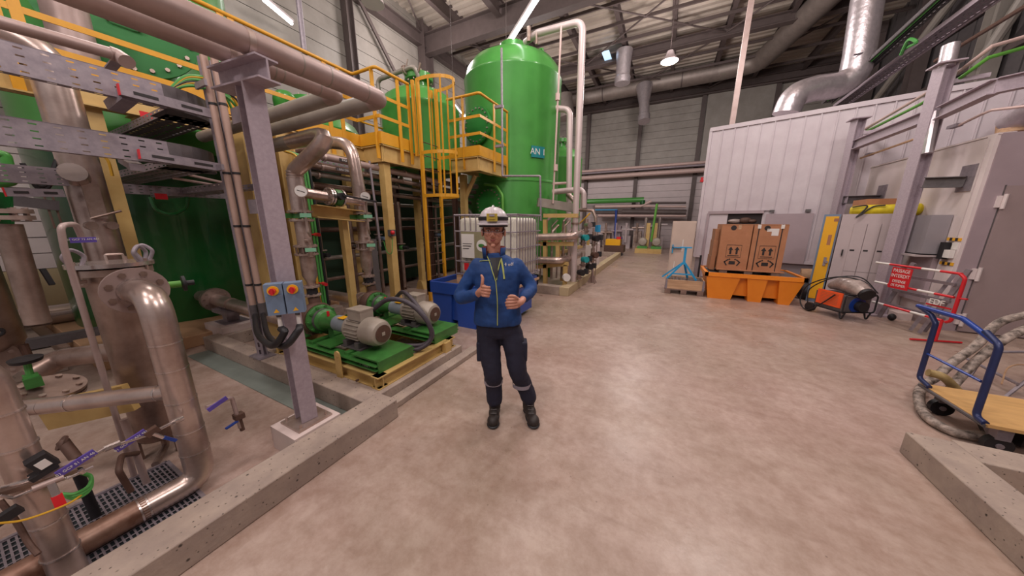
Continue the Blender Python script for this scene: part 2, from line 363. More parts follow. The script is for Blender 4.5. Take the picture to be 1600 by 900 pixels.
# right upper structure: columns and girts
for yy, w_ in ((5.4, .3), (8.2, .35), (10.9, .35), (13.2, .4), (16.0, .4), (19, .4)): wcol('wall_column', (6.9, yy), .3, w_, m='cladding' if yy == 13.2 else 'frame')
for a, b in (((6.8, 8.2, 5.0), (6.8, 13.2, 8.6)), ((6.8, 13.2, 5.6), (6.8, 10.9, 8.9)), ((6.8, 13.2, 9.), (6.8, 19, 5.5)), ((6.8, 5.4, 3.5), (6.8, 8.2, 6.5))):
    trim(MB().cyl(a, b, .11, 10), 'cladding', name='wall_brace')
for zz in (3.6, 4.7, 5.8, 7.2): trim(MB().beam((7.05, 2, zz), (7.05, 21, zz), .1, .16), name='wall_girt')
# skylight
sk = ST('window_1', MB().box((-3.28, 15.212, 9), tuple(a+b for a, b in zip((-2.966, 16.402, 9), (0, 0, .03)))), mat('skylight_day', '#b8d8f4', .3, 0, 0, 3, emit=1.2))
# ================================================================ KERBS AND PLINTHS
def kerb(name, mb, m='concrete', label=None):
    o = ST(name, mb, m, None, label); bv = o.modifiers.new('b', 'BEVEL'); bv.width = .008; bv.segments = 2; return o
kerb('concrete_kerb', MB().prof([(-1.9, 0), (-1.9, .17), (-2.13, .17), (-2.13, 0)], (0, 1.56, 0), (0, -3, 0)) if 0 else MB().box((-2.13, -3, 0), (-1.9, 1.56, .17)))
kerb('concrete_kerb', MB().box((-5.3, 1.40, 0), (-2.13, 1.56, .17)))
kerb('concrete_kerb', MB().box((-5.3, 1.56, 0), (-5.08, 3.2, .17)))
kerb('concrete_slab', MB().box((-4.3, 1.56, 0), (-2.12, 2.78, .15)))
kerb('concrete_slab', MB().box((-2.12, 1.57, 0), (-2.0, 3.0, .06)))
# gutter along the kerb: painted strip, slightly sunk edge strip
kerb('gutter_strip', MB().box((-5.2, 1.2, 0), (-2.13, 1.4, .006)), mat('green_grey_paint', '#78807a', .5, 0, .1, 4))
kerb('gutter_strip', MB().box((-2.36, -3, 0), (-2.13, 1.2, .008)), mat('beige_paint_strip', '#a5947f', .5, 0, .1, 4))
# second bund with the anion tank
for a, b in (((-2.02, 6.35, 0), (-1.8, 15.3, .2)), ((-6.6, 6.35, 0), (-2.02, 6.57, .2)), ((-6.6, 15.1, 0), (-2.02, 15.3, .2))): kerb('concrete_kerb', MB().box(a, b), mat('bund_kerb_tan', '#b3a080', .7, 0, .06, 4) if a[0] == -2.02 else M['concrete'])
# right bund
kr = MB(); 
kerb('concrete_kerb', MB().box((1.70, -3, 0), (1.93, 2.95, .17))); kerb('concrete_kerb', MB().box((1.93, 2.75, 0), (6, 2.98, .17)))
kerb('bund_floor', MB().box((1.93, -3, 0), (6, 2.75, .01)), mat('bund_floor_pink', '#b3957f', .6, 0, .08, 3))
# big concrete base under the tall tank on the left
kerb('tank_plinth', MB().box((-9.5, .6, 0), (-5.5, 3.4, .16)), mat('plinth_orange_grey', '#b08a68', .7, 0, .12, 2))
kerb('tank_plinth', MB().box((-9.5, -3, 0), (-5.9, .45, .12)), 'concrete')
# ================================================================ TALL TANKS
def add_v(a, b): return (a[0]+b[0], a[1]+b[1], a[2]+b[2])
tk = T('storage_tank', 'huge deep green vertical tank behind the bare stainless filter vessel', 'tank')
tc_ = (-7.55, 1.97)
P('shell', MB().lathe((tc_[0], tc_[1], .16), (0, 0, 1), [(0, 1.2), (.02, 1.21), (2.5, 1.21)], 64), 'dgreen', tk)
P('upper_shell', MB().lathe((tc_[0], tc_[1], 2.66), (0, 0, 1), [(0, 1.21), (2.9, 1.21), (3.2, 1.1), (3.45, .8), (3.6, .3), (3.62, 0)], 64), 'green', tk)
# manhole on the upper shell, facing the camera
ma = Vector((.955, -.05, 0)); mc = Vector((tc_[0], tc_[1], 0)) 
mh = VH = (-6.3, 1.971, 4.129)
mdir = (Vector((0, 0, 0))-Vector((tc_[0], tc_[1], 0))); mdir.z = 0; mdir.normalize()
mcc = Vector((tc_[0], tc_[1], mh[2])) + mdir*1.22
man = P('manhole', MB().cyl(mcc-mdir*.2, mcc+mdir*.1, .62, 40).cyl(mcc+mdir*.12, mcc+mdir*.17, .66, 40), mat('manhole_green', '#1f7030', .6, 0, .06, 3), tk)
xs = Vector((0, 0, 1)).cross(mdir)
for kk in range(24):
    a = 2*math.pi*kk/24; q = mcc+(xs*math.cos(a)+Vector((0, 0, 1))*math.sin(a))*.58
    P('bolt', MB().cyl(q+mdir*.1, q+mdir*.2, .025, 6), 'steel2', man)
P('handle', MB().tube([mcc+mdir*.17-xs*.12+Vector((0,0,-.1)), mcc+mdir*.24-xs*.12+Vector((0,0,-.1)), mcc+mdir*.24+xs*.12+Vector((0,0,-.12)), mcc+mdir*.17+xs*.12+Vector((0,0,-.12))], .015, 8), 'steel2', man)
# tank nozzle and the pipe that feeds pump one
nz = T('suction_pipe', 'stainless suction pipe leaving the deep green tank for the pumps', 'pipe')
n0 = (-6.018, 1.78, 0.525); n1 = (n0[0]+2.3, 1.8, n0[2]-.04)
P('pipe', MB().tube([add_v(n0, (-.5, 0, 0)), n1], .085, 20), 'steel', nz)
flange(nz, add_v(n0, (.12, 0, 0)), (1, 0, 0), .17, .03, 10, .014, pair=True)
P('weld_band', MB().cyl(add_v(n0, (.62, 0, -.01)), add_v(n0, (.66, 0, -.01)), .09, 20), 'steel2', nz)
sp = T('pipe_support', 'short grey steel pedestal under the tank suction pipe', 'support')
s0 = (-8.743, 2.786, 0.25)
P('post', MB().beam((n0[0]+.55, 1.78, .26), (n0[0]+.55, 1.78, n0[2]-.12), .14, .14), 'galv', sp)
P('cap_plate', MB().box((n0[0]+.32, 1.66, n0[2]-.14), (n0[0]+.8, 1.9, n0[2]-.09)), 'galv', sp)
P('base_plate', MB().box((n0[0]+.4, 1.64, .25), (n0[0]+.72, 1.92, .265)), 'galv', sp)
P('concrete_foot', MB().box((n0[0]+.3, 1.56, 0), (n0[0]+.85, 1.98, .25)), 'concretewhite', sp)
# the anion tank
an = T('anion_tank', 'tall bright green domed tank with a teal number plate', 'tank')
ac = (-4.06, 8.03)
P('shell', MB().lathe((ac[0], ac[1], .5), (0, 0, 1), [(0, 1.3), (2.15, 1.3), (2.16, 1.315), (2.2, 1.315), (2.21, 1.3), (4.72, 1.3), (4.74, 1.312), (4.77, 1.312), (4.8, 1.29)], 72), 'green', an)
P('dome', MB().lathe((ac[0], ac[1], 5.3), (0, 0, 1), [(0, 1.29), (.2, 1.24), (.38, 1.1), (.52, .85), (.6, .55), (.63, .28)], 72), 'green', an)
nd = P('nozzle', MB().lathe((ac[0], ac[1], 5.9), (0, 0, 1), [(0, .26), (.16, .26), (.17, .36), (.22, .36), (.225, .36), (.28, .36), (.29, .24), (.34, .2), (.36, 0)], 28), 'green', an)
for kk in range(12):
    a = 2*math.pi*kk/12; P('bolt', MB().cyl((ac[0]+.32*math.cos(a), ac[1]+.32*math.sin(a), 6.04), (ac[0]+.32*math.cos(a), ac[1]+.32*math.sin(a), 6.21), .018, 6), 'steel2', nd)
for a in (0, 1.9, 3.9): P('lifting_lug', MB().tube([(ac[0]+.8*math.cos(a)-.06, ac[1]+.8*math.sin(a), 5.8), (ac[0]+.8*math.cos(a)-.05, ac[1]+.8*math.sin(a), 5.95), (ac[0]+.8*math.cos(a)+.05, ac[1]+.8*math.sin(a), 5.95), (ac[0]+.8*math.cos(a)+.06, ac[1]+.8*math.sin(a), 5.8)], .02, 8, .04), 'green', an)
for a in (.5, 2.1, 3.7, 5.3): P('leg', MB().ibeam((ac[0]+1.1*math.cos(a), ac[1]+1.1*math.sin(a), 0), (ac[0]+1.1*math.cos(a), ac[1]+1.1*math.sin(a), .6), .2, .2, .02, up=(0, 1, 0)), 'green', an)
# plate AN 1
pa = -math.atan2((-2.688, 6.8, 3.254)[0]-ac[0], (-2.688, 6.8, 3.254)[1]-ac[1])
pc = (-2.828, 7.154, 3.338)
pdir = Vector((pc[0]-ac[0], pc[1]-ac[1], 0)).normalized(); px_ = Vector((0, 0, 1)).cross(pdir)
pq = Vector((ac[0], ac[1], pc[2])) + pdir*1.32
npl = P('number_plate', MB().prof([(-.19,-.13),(.19,-.13),(.19,.13),(-.19,.13)], pq, pq+pdir*.012), mat('plate_teal', '#1f7f84', .4, 0, .02, 3), an)
text('AN 1', .2, pq+pdir*.014, px_, (0, 0, 1), 'ledge', npl)
# manway on the anion tank: lower side and upper side toward the platform
for (px1, z1, rr) in (((-4.026, 6.75, 2.115), 1.75, .36), ((-4.289, 6.9, 3.956), 3.35, .42)):
    dd = Vector((px1[0]-ac[0], px1[1]-ac[1], 0)).normalized(); q = Vector((ac[0], ac[1], px1[2]))+dd*1.25
    mw = P('manway', MB().cyl(q, q+dd*.12, rr*.85, 32).cyl(q+dd*.12, q+dd*.18, rr, 32), mat('manway_green', '#2c7a34', .35, 0, .05, 3), an)
    xx = Vector((0, 0, 1)).cross(dd)
    for kk in range(20):
        a = 2*math.pi*kk/20; b0 = q+(xx*math.cos(a)+Vector((0, 0, 1))*math.sin(a))*rr*.88
        P('bolt', MB().cyl(b0+dd*.1, b0+dd*.21, .02, 6), 'steel2', mw)
# a faint rectangular clip plate on the tank
q = Vector((ac[0], ac[1], 1.5)) + Vector((.42, -.9, 0)).normalized()*1.29
# two smaller green tanks behind the yellow platform and one behind the anion tank
def small_tank(c, r, z1, label, z0=2.4):
    t = T('pressure_tank', label, 'tank')
    P('shell', MB().lathe((c[0], c[1], z0), (0, 0, 1), [(0, r), (z1-z0-.5, r), (z1-z0-.48, r*1.012), (z1-z0-.44, r*1.012), (z1-z0-.42, r*.99), (z1-z0-.25, r*.9), (z1-z0-.1, r*.65), (z1-z0, r*.25)], 48), 'green', t)
    nn = P('nozzle', MB().lathe((c[0], c[1], z1-.05), (0, 0, 1), [(0, r*.22), (.2, r*.22), (.21, r*.36), (.27, r*.36), (.28, r*.36), (.33, r*.36), (.34, r*.2), (.4, 0)], 24), 'green', t)
    for kk in range(10):
        a = 2*math.pi*kk/10; P('bolt', MB().cyl((c[0]+r*.3*math.cos(a), c[1]+r*.3*math.sin(a), z1+.12), (c[0]+r*.3*math.cos(a), c[1]+r*.3*math.sin(a), z1+.32), .02, 6), 'steel2', nn)
    for a in (.6, 2.2, 3.8, 5.4): P('leg', MB().ibeam((c[0]+r*.8*math.cos(a), c[1]+r*.8*math.sin(a), 0), (c[0]+r*.8*math.cos(a), c[1]+r*.8*math.sin(a), z0+.2), .1, .1, .02, up=(0, 1, 0)), 'brown', t)
    return t
t3 = (7.6*math.sin(R(-42.6)), 7.6*math.cos(R(-42.6)))
small_tank(t3, .84, 4.5, 'bright green domed tank behind the yellow ladder cage', 2.75)
small_tank((-7.7, 4.7), 1.0, 4.15, 'green tank with a curved nozzle behind the near railing', 2.75)
small_tank((-3.7, 11.2), .8, 4.3, 'green tank mostly hidden to the right of the tall domed one', .6)
el = T('tank_outlet_elbow', 'pale green pipe elbow on the green tank behind the near railing', 'pipe')
P('elbow', MB().tube([(-7.6, 4.008, 4.027), (-7.5, 3.944, 4.235), (-7.5, 4.143, 4.277), (-7.6, 4.203, 4.086)], .13, 16, .1), 'green', el)
# ================================================================ YELLOW PLATFORM, LADDER, LEFT STEELWORK
pf = T('access_platform', 'raised platform with beige beams and yellow guard rails beside the green tanks', 'platform')
ZD = 3.0
b = MB().box((-6.3, -2.5, 2.985), (-5.1, 4.0, 3.0)); P('deck_plate', b, 'checker', pf)
P('deck_plate', MB().box((-9.2, 3.5, 2.985), (-6.3, 4.0, 3.0)), 'checker', pf)
P('deck_plate', MB().box((-5.1, 3.95, 2.985), (-4.6, 5.5, 3.0)).box((-5.3, 4.0, 2.985), (-5.1, 6.6, 3.0)), 'checker', pf)
P('deck_plate', MB().box((-5.1, 5.5, 2.985), (-3.58, 6.7, 3.0)), 'checker', pf)
for a, c_ in (((-5.12, -2.5, 2.86), (-5.12, 3.98, 2.86)), ((-5.12, 3.98, 2.84), (-4.58, 3.98, 2.84)), ((-4.6, 3.95, 2.84), (-4.6, 5.55, 2.84)), ((-4.6, 5.55, 2.84), (-3.58, 5.55, 2.84)), ((-3.6, 5.5, 2.84), (-3.6, 6.72, 2.84))):
    hh = .22 if a[0] == -5.12 and a[1] < 0 else .28
    P('edge_beam', MB().ibeam(a, c_, .11, hh, .014), 'beige', pf)
for yy in (-1.2, .3, 1.5, 2.6): P('cross_beam', MB().ibeam((-6.28, yy, 2.86), (-5.14, yy, 2.86), .1, .2, .012), 'beige', pf)
for yy in (4.6, 5.2): P('cross_beam', MB().ibeam((-5.3, yy, 2.86), (-4.62, yy, 2.86), .1, .2, .012), 'beige', pf)
for xx in (-4.3, -3.9): P('cross_beam', MB().ibeam((xx, 5.6, 2.86), (xx, 6.6, 2.86), .1, .2, .012), 'beige', pf)
for a, c_ in (((-5.09, -2.5, 3.09), (-5.09, 3.92, 3.09)), ((-5.09, 3.92, 3.09), (-4.55, 3.92, 3.09)), ((-4.55, 3.92, 3.09), (-4.55, 4.6, 3.09)), ((-4.55, 5.2, 3.09), (-4.55, 5.5, 3.09)), ((-4.55, 5.5, 3.09), (-3.55, 5.5, 3.09)), ((-3.55, 5.5, 3.09), (-3.55, 6.72, 3.09))):
    P('toe_plate', MB().beam(a, c_, .008, .2), 'yellow', pf)
rl = [(-5.09, -2.5), (-5.09, 3.9), (-4.52, 3.9), (-4.52, 4.62)]; rl2 = [(-4.52, 5.22), (-4.52, 5.52), (-3.54, 5.52), (-3.54, 6.72)]
for L_ in (rl, rl2):
    P('handrail', MB().tube([(x, y, 4.15) for x, y in L_], .026, 12, .06), 'yellow', pf)
    for zz in (3.74, 3.42):
        m_ = MB()
        for p_, q_ in zip(L_, L_[1:]): m_.beam((p_[0], p_[1], zz), (q_[0], q_[1], zz), .012, .055)
        P('knee_rail', m_, 'yellow', pf)
for x, y in ((-5.09, .62), (-5.09, .72), (-5.09, 2.15), (-5.09, 2.25), (-5.09, 3.4), (-5.09, 3.62), (-4.62, 3.9), (-4.52, 4.35), (-4.52, 4.6), (-4.52, 5.24), (-3.95, 5.52), (-3.54, 6.1), (-3.54, 6.7)):
    P('rail_post', MB().beam((x, y, 2.75), (x, y, 4.13), .065, .018, (1, 0, 0)), 'yellow', pf)
P('inner_rail', MB().tube([(-5.6, 3.4, 4.1), (-5.6, 6.4, 4.1)], .024, 10).tube([(-5.6, 3.4, 3.6), (-5.6, 6.4, 3.6)], .018, 10), 'yellow', pf)
# posts of the platform
def ppost(x, y, wv=.14, top=2.72, m='beige', gus=True):
    o = P('support_post', MB().beam((x, y, 0), (x, y, top), wv, wv), m, pf)
    if gus: P('base_gusset', MB().prof([(-.13, 0), (.13, 0), (.05, .22), (-.05, .22)], (x, y-.1, 0), (x, y+.1, 0)), m, o)
    return o
ppost(-4.68, 4.05); ppost(-6.2, 4.35, gus=True); ppost(-5.35, 5.5, .12); ppost(-4.3, 5.95, .13); ppost(-4.5, 6.2, .06, m='steel2', gus=False)
ppost(-6.6, 5.5, .12); ppost(-7.4, 3.9, .14); ppost(-5.05, 3.75, .09)
for x, y in ((-4.55, 2.45), (-4.35, 2.35)): pass
b1 = (-4.6, 2.357, 0.421)
P('support_post', MB().ibeam((-4.55, 2.02, .15), (-4.55, 2.02, 2.75), .26, .3, .02, up=(0, 1, 0)), 'beige', pf)
P('support_post', MB().ibeam((-4.5, 2.32, .15), (-4.5, 2.32, 2.75), .15, .2, .02, up=(0, 1, 0)), 'beige', pf)
P('support_post', MB().beam((-4.45, 2.98, .15), (-4.45, 2.98, 1.9), .1, .1), 'beige', pf)
P('support_post', MB().beam((-5.25, .99, .12), (-5.25, .99, 2.78), .2, .12), 'beige', pf)
P('support_bracket', MB().tube([(-4.3, 6.0, 2.2), (-4.0, 6.0, 2.7)], .05, 8), 'beige', pf)
# ladder with cage
ld = T('caged_ladder', 'yellow caged ladder standing against the platform edge', 'ladder')
LX, y0, y1 = -4.33, 4.66, 5.16
for yy in (y0, y1): P('side_rail', MB().beam((LX, yy, 0), (LX, yy, 4.22), .055, .055), 'yellow', ld)
P('side_rail', MB().beam((LX-.12, y1, 2.9), (LX-.12, y1, 4.22), .05, .05), 'yellow', ld)
P('side_rail', MB().beam((LX-.12, y0, 2.9), (LX-.12, y0, 4.22), .05, .05), 'yellow', ld)
for k in range(13): P('rung', MB().cyl((LX, y0, .28+k*.24), (LX, y1, .28+k*.24), .009, 8), 'brown', ld)
ym = (y0+y1)/2
def hoop(z, rx=.62):
    n = 14; pts = [(LX+rx*math.sin(math.pi*i/n)*1.0, ym-math.cos(math.pi*i/n)*(.27+.06*math.sin(math.pi*i/n)), z) for i in range(n+1)]
    m_ = MB()
    for a, c_ in zip(pts, pts[1:]): m_.beam(a, c_, .008, .06)
    P('cage_hoop', m_, 'yellow', ld); return pts
for z in (4.2, 2.95, 2.16): pts = hoop(z)
for i in (2, 4, 7, 10, 12): P('cage_bar', MB().beam((pts[i][0], pts[i][1], 2.13), (pts[i][0], pts[i][1], 4.22), .035, .008, (0, 1, 0) if i != 7 else (1, 0, 0)), 'yellow', ld)
# thin grey riser in front of the anion tank
gp = T('grey_riser', 'thin grey vertical pipe clamped to the yellow rail in front of the tall tank', 'pipe')
g0, g1 = (-3.236, 5.9, 2.62), (-3.243, 5.896, 5.013)
P('pipe', MB().tube([(-2.368, 6.002, 1.677), (-2.398, 5.99, 2.577), g0, (g0[0], g0[1], g1[2])], .022, 10, .03), 'galv', gp)
for z in (3.2, 3.95): P('clamp', MB().box((g0[0]-.16, g0[1]-.03, z), (g0[0]+.03, g0[1]+.03, z+.05)), 'galv', gp)
# ================================================================ MAUVE COLUMN WITH TWO PIPES
cb = (-2.29, 1.05)
cl = T('pipe_rack_column', 'mauve grey I-section column standing on a white concrete block in the near bund', 'column')
P('shaft', MB().ibeam((cb[0], cb[1], .2), (cb[0], cb[1], 2.44), .105, .12, .012, up=(1, -.12, 0)), 'column', cl)
P('base_plate', MB().ob((cb[0], cb[1], .19), .24, .24, .015), 'steel2', cl)
for dx in (-.09, .09):
    for dy in (-.09, .09): P('anchor_bolt', MB().cyl((cb[0]+dx, cb[1]+dy, .19), (cb[0]+dx, cb[1]+dy, .225), .01, 6), 'steel2', cl)
P('concrete_block', MB().box((cb[0]-.16, cb[1]-.17, 0), (cb[0]+.16, cb[1]+.16, .182)), 'concretewhite', cl)
P('cross_arm', MB().ibeam((cb[0]-.26, cb[1]-.03, 2.5), (cb[0]+.19, cb[1]+.02, 2.5), .12, .12, .01), 'column', cl)
for z in (1.75, 2.3): P('side_bracket', MB().ob((cb[0]-.14, cb[1]-.02, z), .16, .012, .09), 'galv', cl)
for nm, xa, yb, lab, r_ in (('overhead_pipe', -2.2, 1.93, 'upper of two pink-grey jacketed overhead pipes turning left at the platform', .066), ('overhead_pipe', -2.42, 1.70, 'lower of two pink-grey jacketed overhead pipes turning left at the platform', .059)):
    t = T(nm, lab, 'pipe'); ZP = 2.64 if r_ > .06 else 2.635
    P('long_run', MB().tube([(xa, -1.5, ZP), (xa, yb-.12, ZP)], r_, 24), 'jacket', t)
    P('elbow', MB().tube([(xa, yb-.12, ZP), (xa, yb, ZP), (xa-.12, yb, ZP)], r_, 24, .1), 'jacket', t)
    P('cross_run', MB().tube([(xa-.12, yb, ZP), (-5.0, yb+.02, ZP)], r_*.97, 24), 'jacketgrey', t)
    for yy in (yb-.16, yb-.45, 1.3): P('joint_band', MB().cyl((xa, yy, ZP), (xa, yy+.008, ZP), r_*1.02, 24), 'jacketgrey', t)
    P('pipe_clamp', MB().cyl((xa, 1.02, ZP), (xa, 1.05, ZP), r_*1.06, 24), 'steel2', t)
# blue-grey isolator boxes on the column
bx = T('isolator_box', 'blue-grey isolator box with red rotary switch, left of the pair on the column', 'switch box')
bd = Vector((.82, -.57, 0)).normalized(); bxx = Vector((0, 0, 1)).cross(bd)*1
def iso(parent, c):
    c = Vector(c); z = Vector((0, 0, 1))
    P('housing', MB().prof([(-.047,-.1),(.047,-.1),(.047,.1),(-.047,.1)], c-bd*.05, c+bd*.03), 'boxblue', parent)
    P('cover', MB().prof([(-.045,-.098),(.045,-.098),(.045,.03),(-.045,.03)], c+bd*.03, c+bd*.036), 'boxblue', parent)
    P('yellow_ring', MB().cyl(c+bd*.03+z*.06, c+bd*.04+z*.06, .03, 20), 'lockeryellow', parent)
    P('red_knob', MB().cyl(c+bd*.04+z*.06, c+bd*.07+z*.06, .017, 16).prof([(-.006,-.02),(.006,-.02),(.006,.02),(-.006,.02)], c+bd*.06+z*.06, c+bd*.078+z*.06), 'red', parent)
    P('warning_sticker', MB().prof([(-.015,-.012),(.015,-.012),(0,.012)], c+bd*.036-z*.07, c+bd*.037-z*.07), 'lockeryellow', parent)
    P('cable_gland', MB().cyl(c-z*.1, c-z*.12, .014, 12), 'greydark', parent)
c1 = Vector((-2.17, 0.937, 1.171)); c2 = c1 + bxx*.1
iso(bx, c1)
bx2 = dup(bx, bxx*.1, 'blue-grey isolator box with red rotary switch, right of the pair on the column')
# hoses from the conduits to the boxes
f0, f1 = (-3.938, 1.481, 0.665), (-3.914, 1.543, 0.673)
hz = T('conduit_strut', 'slotted galvanised strut with two beige conduits strapped to it, foot on the kerb', 'strut')
sb = (-3.96, 1.47)
P('strut', MB().perf((sb[0], sb[1]-.03, .18), (.08, .03, 0), (0, 0, 2.95), 1, 34, .3, .6).beam((sb[0]+.04, sb[1]+.03, .18), (sb[0]+.04, sb[1]+.03, 3.1), .09, .01, (0, 1, 0)).beam((sb[0], sb[1], .18), (sb[0], sb[1], 3.1), .008, .06, (0, 1, 0)), 'galv', hz)
P('foot_plate', MB().box((sb[0]-.08, sb[1]-.08, .17), (sb[0]+.16, sb[1]+.08, .182)), 'galv', hz)
for px_a, px_b, nm in (((-3.825, 1.439, 0.693), (-3.843, 1.39, 2.764), 'conduit'), ((-3.755, 1.486, 0.712), (-3.776, 1.431, 2.756), 'conduit')):
    P('conduit', MB().tube([px_a, (px_a[0], px_a[1], 3.1)], .028, 12), mat('conduit_beige_'+nm, '#a88c80', .5, .2, .05, 8), hz)
    for z in (1.0, 1.6, 2.1, 2.7): P('strap', MB().cyl((px_a[0], px_a[1], z), (px_a[0], px_a[1], z+.02), .032, 12), 'black', hz)
    P('gland', MB().cyl((px_a[0], px_a[1], px_a[2]-.05), (px_a[0], px_a[1], px_a[2]+.1), .036, 12), 'galvdark', hz)
for z in (2.15, 2.85): P('cross_clip', MB().ob((-3.82, 1.38, z), .2, .02, .05), 'galv', hz)
for q0, c_, pts_, lab in (((-3.826, 1.437, 0.679), c1, ((-3.1, 1.157, 0.701), (-2.3, 0.923, 0.831), (-2.13, 0.932, 0.95)), 'black hose looping from the nearer conduit up to the left isolator box'), ((-3.756, 1.483, 0.691), c2, ((-3.1, 1.228, 0.664), (-2.22, 0.95, 0.832), (-2.08, 0.986, 0.949)), 'black hose looping from the farther conduit up to the right isolator box')):
    e_ = Vector(c_)-Vector((0, 0, .2))
    t = T('flexible_hose', lab, 'hose')
    P('hose', MB().tube(spline([q0]+list(pts_)+[tuple(e_)]), .022, 12), 'black', t)
    P('white_sleeve', MB().cyl(e_, Vector(c_)-Vector((0, 0, .12)), .012, 10), 'ledge', t)
S('earth_wire', MB().tube(spline([(-2.3, 0.977, 1.034), (-2.5, 1.093, 0.906), (-2.7, 1.164, 0.741), (-3.3, 1.335, 0.538)]), .005, 6), 'ycable', 'thin yellow-green wire behind the left isolator box', 'cable')
# ================================================================ CABLE TRAYS LEFT
def tray_y(name, label, x, z0, h, ya, yb, wv=.35, nu=24, nv=4, parts=True):
    t = T(name, label, 'cable tray')
    P('side_face', MB().perf((x, ya, z0), (0, yb-ya, 0), (0, 0, h), nu, nv, .34, .2), 'galv', t, smooth=False)
    P('floor_face', MB().perf((x, ya, z0), (0, yb-ya, 0), (-.06, 0, 0), nu, 1, .4, .25).beam((x-.03, ya, z0+h), (x-.03, yb, z0+h), .06, .004), 'galv', t, smooth=False)
    return t
ta = tray_y('cable_tray', 'highest perforated cable tray at far left, on edge under the yellow railing', -3.9, 2.6, .19, -1.2, 1.15)
tb = tray_y('cable_tray', 'middle perforated cable tray at far left, seen on edge', -3.9, 2.14, .185, -1.2, 1.1)
tcx = tray_y('cable_tray', 'lowest cable tray at far left, in front of the white wall panels', -4.4, 1.94, .13, -1.2, .62)
def curve_end(par, z0, h, y_, big=1.):
    n = 8; m_ = MB(); r = .42
    for i in range(n):
        a, c_ = math.pi/2*i/n, math.pi/2*(i+1)/n
        p, q = [(-3.9-r+r*math.cos(v), y_+r*math.sin(v)) for v in (a, c_)]
        m_.add([(p[0], p[1], z0), (q[0], q[1], z0), (q[0], q[1], z0+h), (p[0], p[1], z0+h)], [(0, 1, 2, 3)])
        m_.add([(p[0], p[1], z0), (q[0], q[1], z0), (-4.32, y_, z0)], [(0, 1, 2)])
    P('curved_end', m_, 'galvdark', par, smooth=True)
curve_end(ta, 2.6, .19, 1.15); curve_end(tb, 2.14, .185, 1.1)
def tray_x(label, ya, yb, z0, xa, xb, m='galvdark', slots=20, rise=0):
    t = T('cable_tray', label, 'cable tray')
    P('bottom_face', MB().perf((xa, ya, z0), (xb-xa, 0, rise), (0, yb-ya, 0), slots, 4, .45, .3), m, t, smooth=False)
    for y_ in (ya, yb): P('side_face', MB().perf((xa, y_, z0), (xb-xa, 0, rise), (0, 0, .07), slots, 2, .4, .25), 'galv', t, smooth=False)
    return t
tray_x('branch cable tray running back from the highest tray toward the green tank', 1.2, 1.52, 2.6, -4.1, -6.2)
tray_x('branch cable tray running back from the middle tray, pale underside', 1.12, 1.42, 2.14, -4.1, -6.4, 'galv')
tt = tray_x('cable tray along the front of the green tank below the others', 1.5, 1.7, 1.98, -3.9, -6.3, 'galv')
tray_y('cable_tray', 'perforated tray crossing the green tank between the strut and the mauve column', -5.2, 1.95, .1, 1.0, 2.3, nu=18, nv=3)
tray_y('cable_tray', 'perforated tray under the beige beam right of the mauve column', -4.95, 2.45, .16, 2.1, 3.6, nu=16, nv=3)
def strut_ch(label, a, b_, h=.045):
    t = T('support_channel', label, 'channel')
    P('channel', MB().beam(a, b_, .04, h), 'galv', t)
    a, b_ = Vector(a), Vector(b_); d = (b_-a); n = max(2, int(d.length/.18)); 
    m_ = MB()
    for i in range(n):
        q = a+d*((i+.25)/n); m_.beam(q+Vector((.021, 0, 0)), q+d*(.5/n)+Vector((.021, 0, 0)), .003, h*.3)
    P('slot', m_, 'ink', t, kind='stuff')
    P('red_end_cap', MB().beam(a-d.normalized()*.006, a, .044, h+.004), 'red', t)
    return t
strut_ch('slotted channel with red end cap in front of the highest tray', (-3.85, 0.896, 2.645), (-3.85, 1.421, 2.628), .075)
strut_ch('slotted channel with red end cap in front of the middle tray', (-3.85, 0.915, 2.186), (-3.85, 1.412, 2.159), .07)
strut_ch('slotted channel carrying the lowest tray at far left', (-4.38, 0.331, 1.867), (-4.38, 0.579, 1.878), .06)
S('tray_bracket', MB().beam((-3.88, 0.941, 2.621), (-4.05, 0.89, 2.55), .09, .07), 'galv', 'chunky galvanised bracket hanging below the highest tray', 'bracket')
S('tray_bracket', MB().beam((-3.9, 0.898, 2.085), (-4.3, 0.927, 2.184), .08, .05), 'galv', 'galvanised bracket below the middle tray next to a red cap', 'bracket')
# bundle of cables over the top tray end
for i, (m_, dz) in enumerate((('ycable', 0), ('gcable', .03), ('gcable', -.02), ('ycable', .05), ('black', .01), ('gcable', .06))):
    S('power_cable', MB().tube(spline([(-4, 1.21, 2.771), add_v((-3.95, 1.366, 2.878), (0, 0, dz)), add_v((-3.9, 1.521, 2.861), (0, .02*i, dz)), add_v((-3.95, 1.596, 2.75), (0, .04*i, -dz))]), .012, 8), m_,
      ('first yellow', 'first green', 'second green', 'second yellow', 'single black', 'third green')[i] + ' cable of the bundle bending over the end of the highest tray', 'cable', 'cables bending over the top tray')
for i in range(3):
    S('black_cable', MB().tube(spline([(-4.6, 0.462, 2.106), add_v((-4.6, 0.493, 1.98), (0, 0, -.03*i)), add_v((-4.6, 0.551, 1.987), (0, 0, -.02*i)), (-4.6, 0.622, 2.157)]), .014, 8), 'black',
      ('highest', 'middle', 'lowest')[i] + ' of three black cables sagging above the lowest tray', 'cable', 'black cables sagging at far left')
S('hanging_cable_loop', MB().tube(spline([(-4.7, 1.116, 1.898), (-4.7, 1.138, 1.773), (-4.7, 1.244, 1.73), (-4.7, 1.353, 1.8), (-4.7, 1.392, 1.918)]), .016, 8), 'dgreen', 'green cable loop hanging in front of the deep green tank', 'cable')
S('yellow_lead', MB().tube(spline([(-4.3, 0.785, 2.229), (-4.3, 0.832, 2.167), (-4.3, 0.835, 2.039)]), .01, 8), 'ycable', 'short yellow lead with a black plug under the middle tray', 'cable')
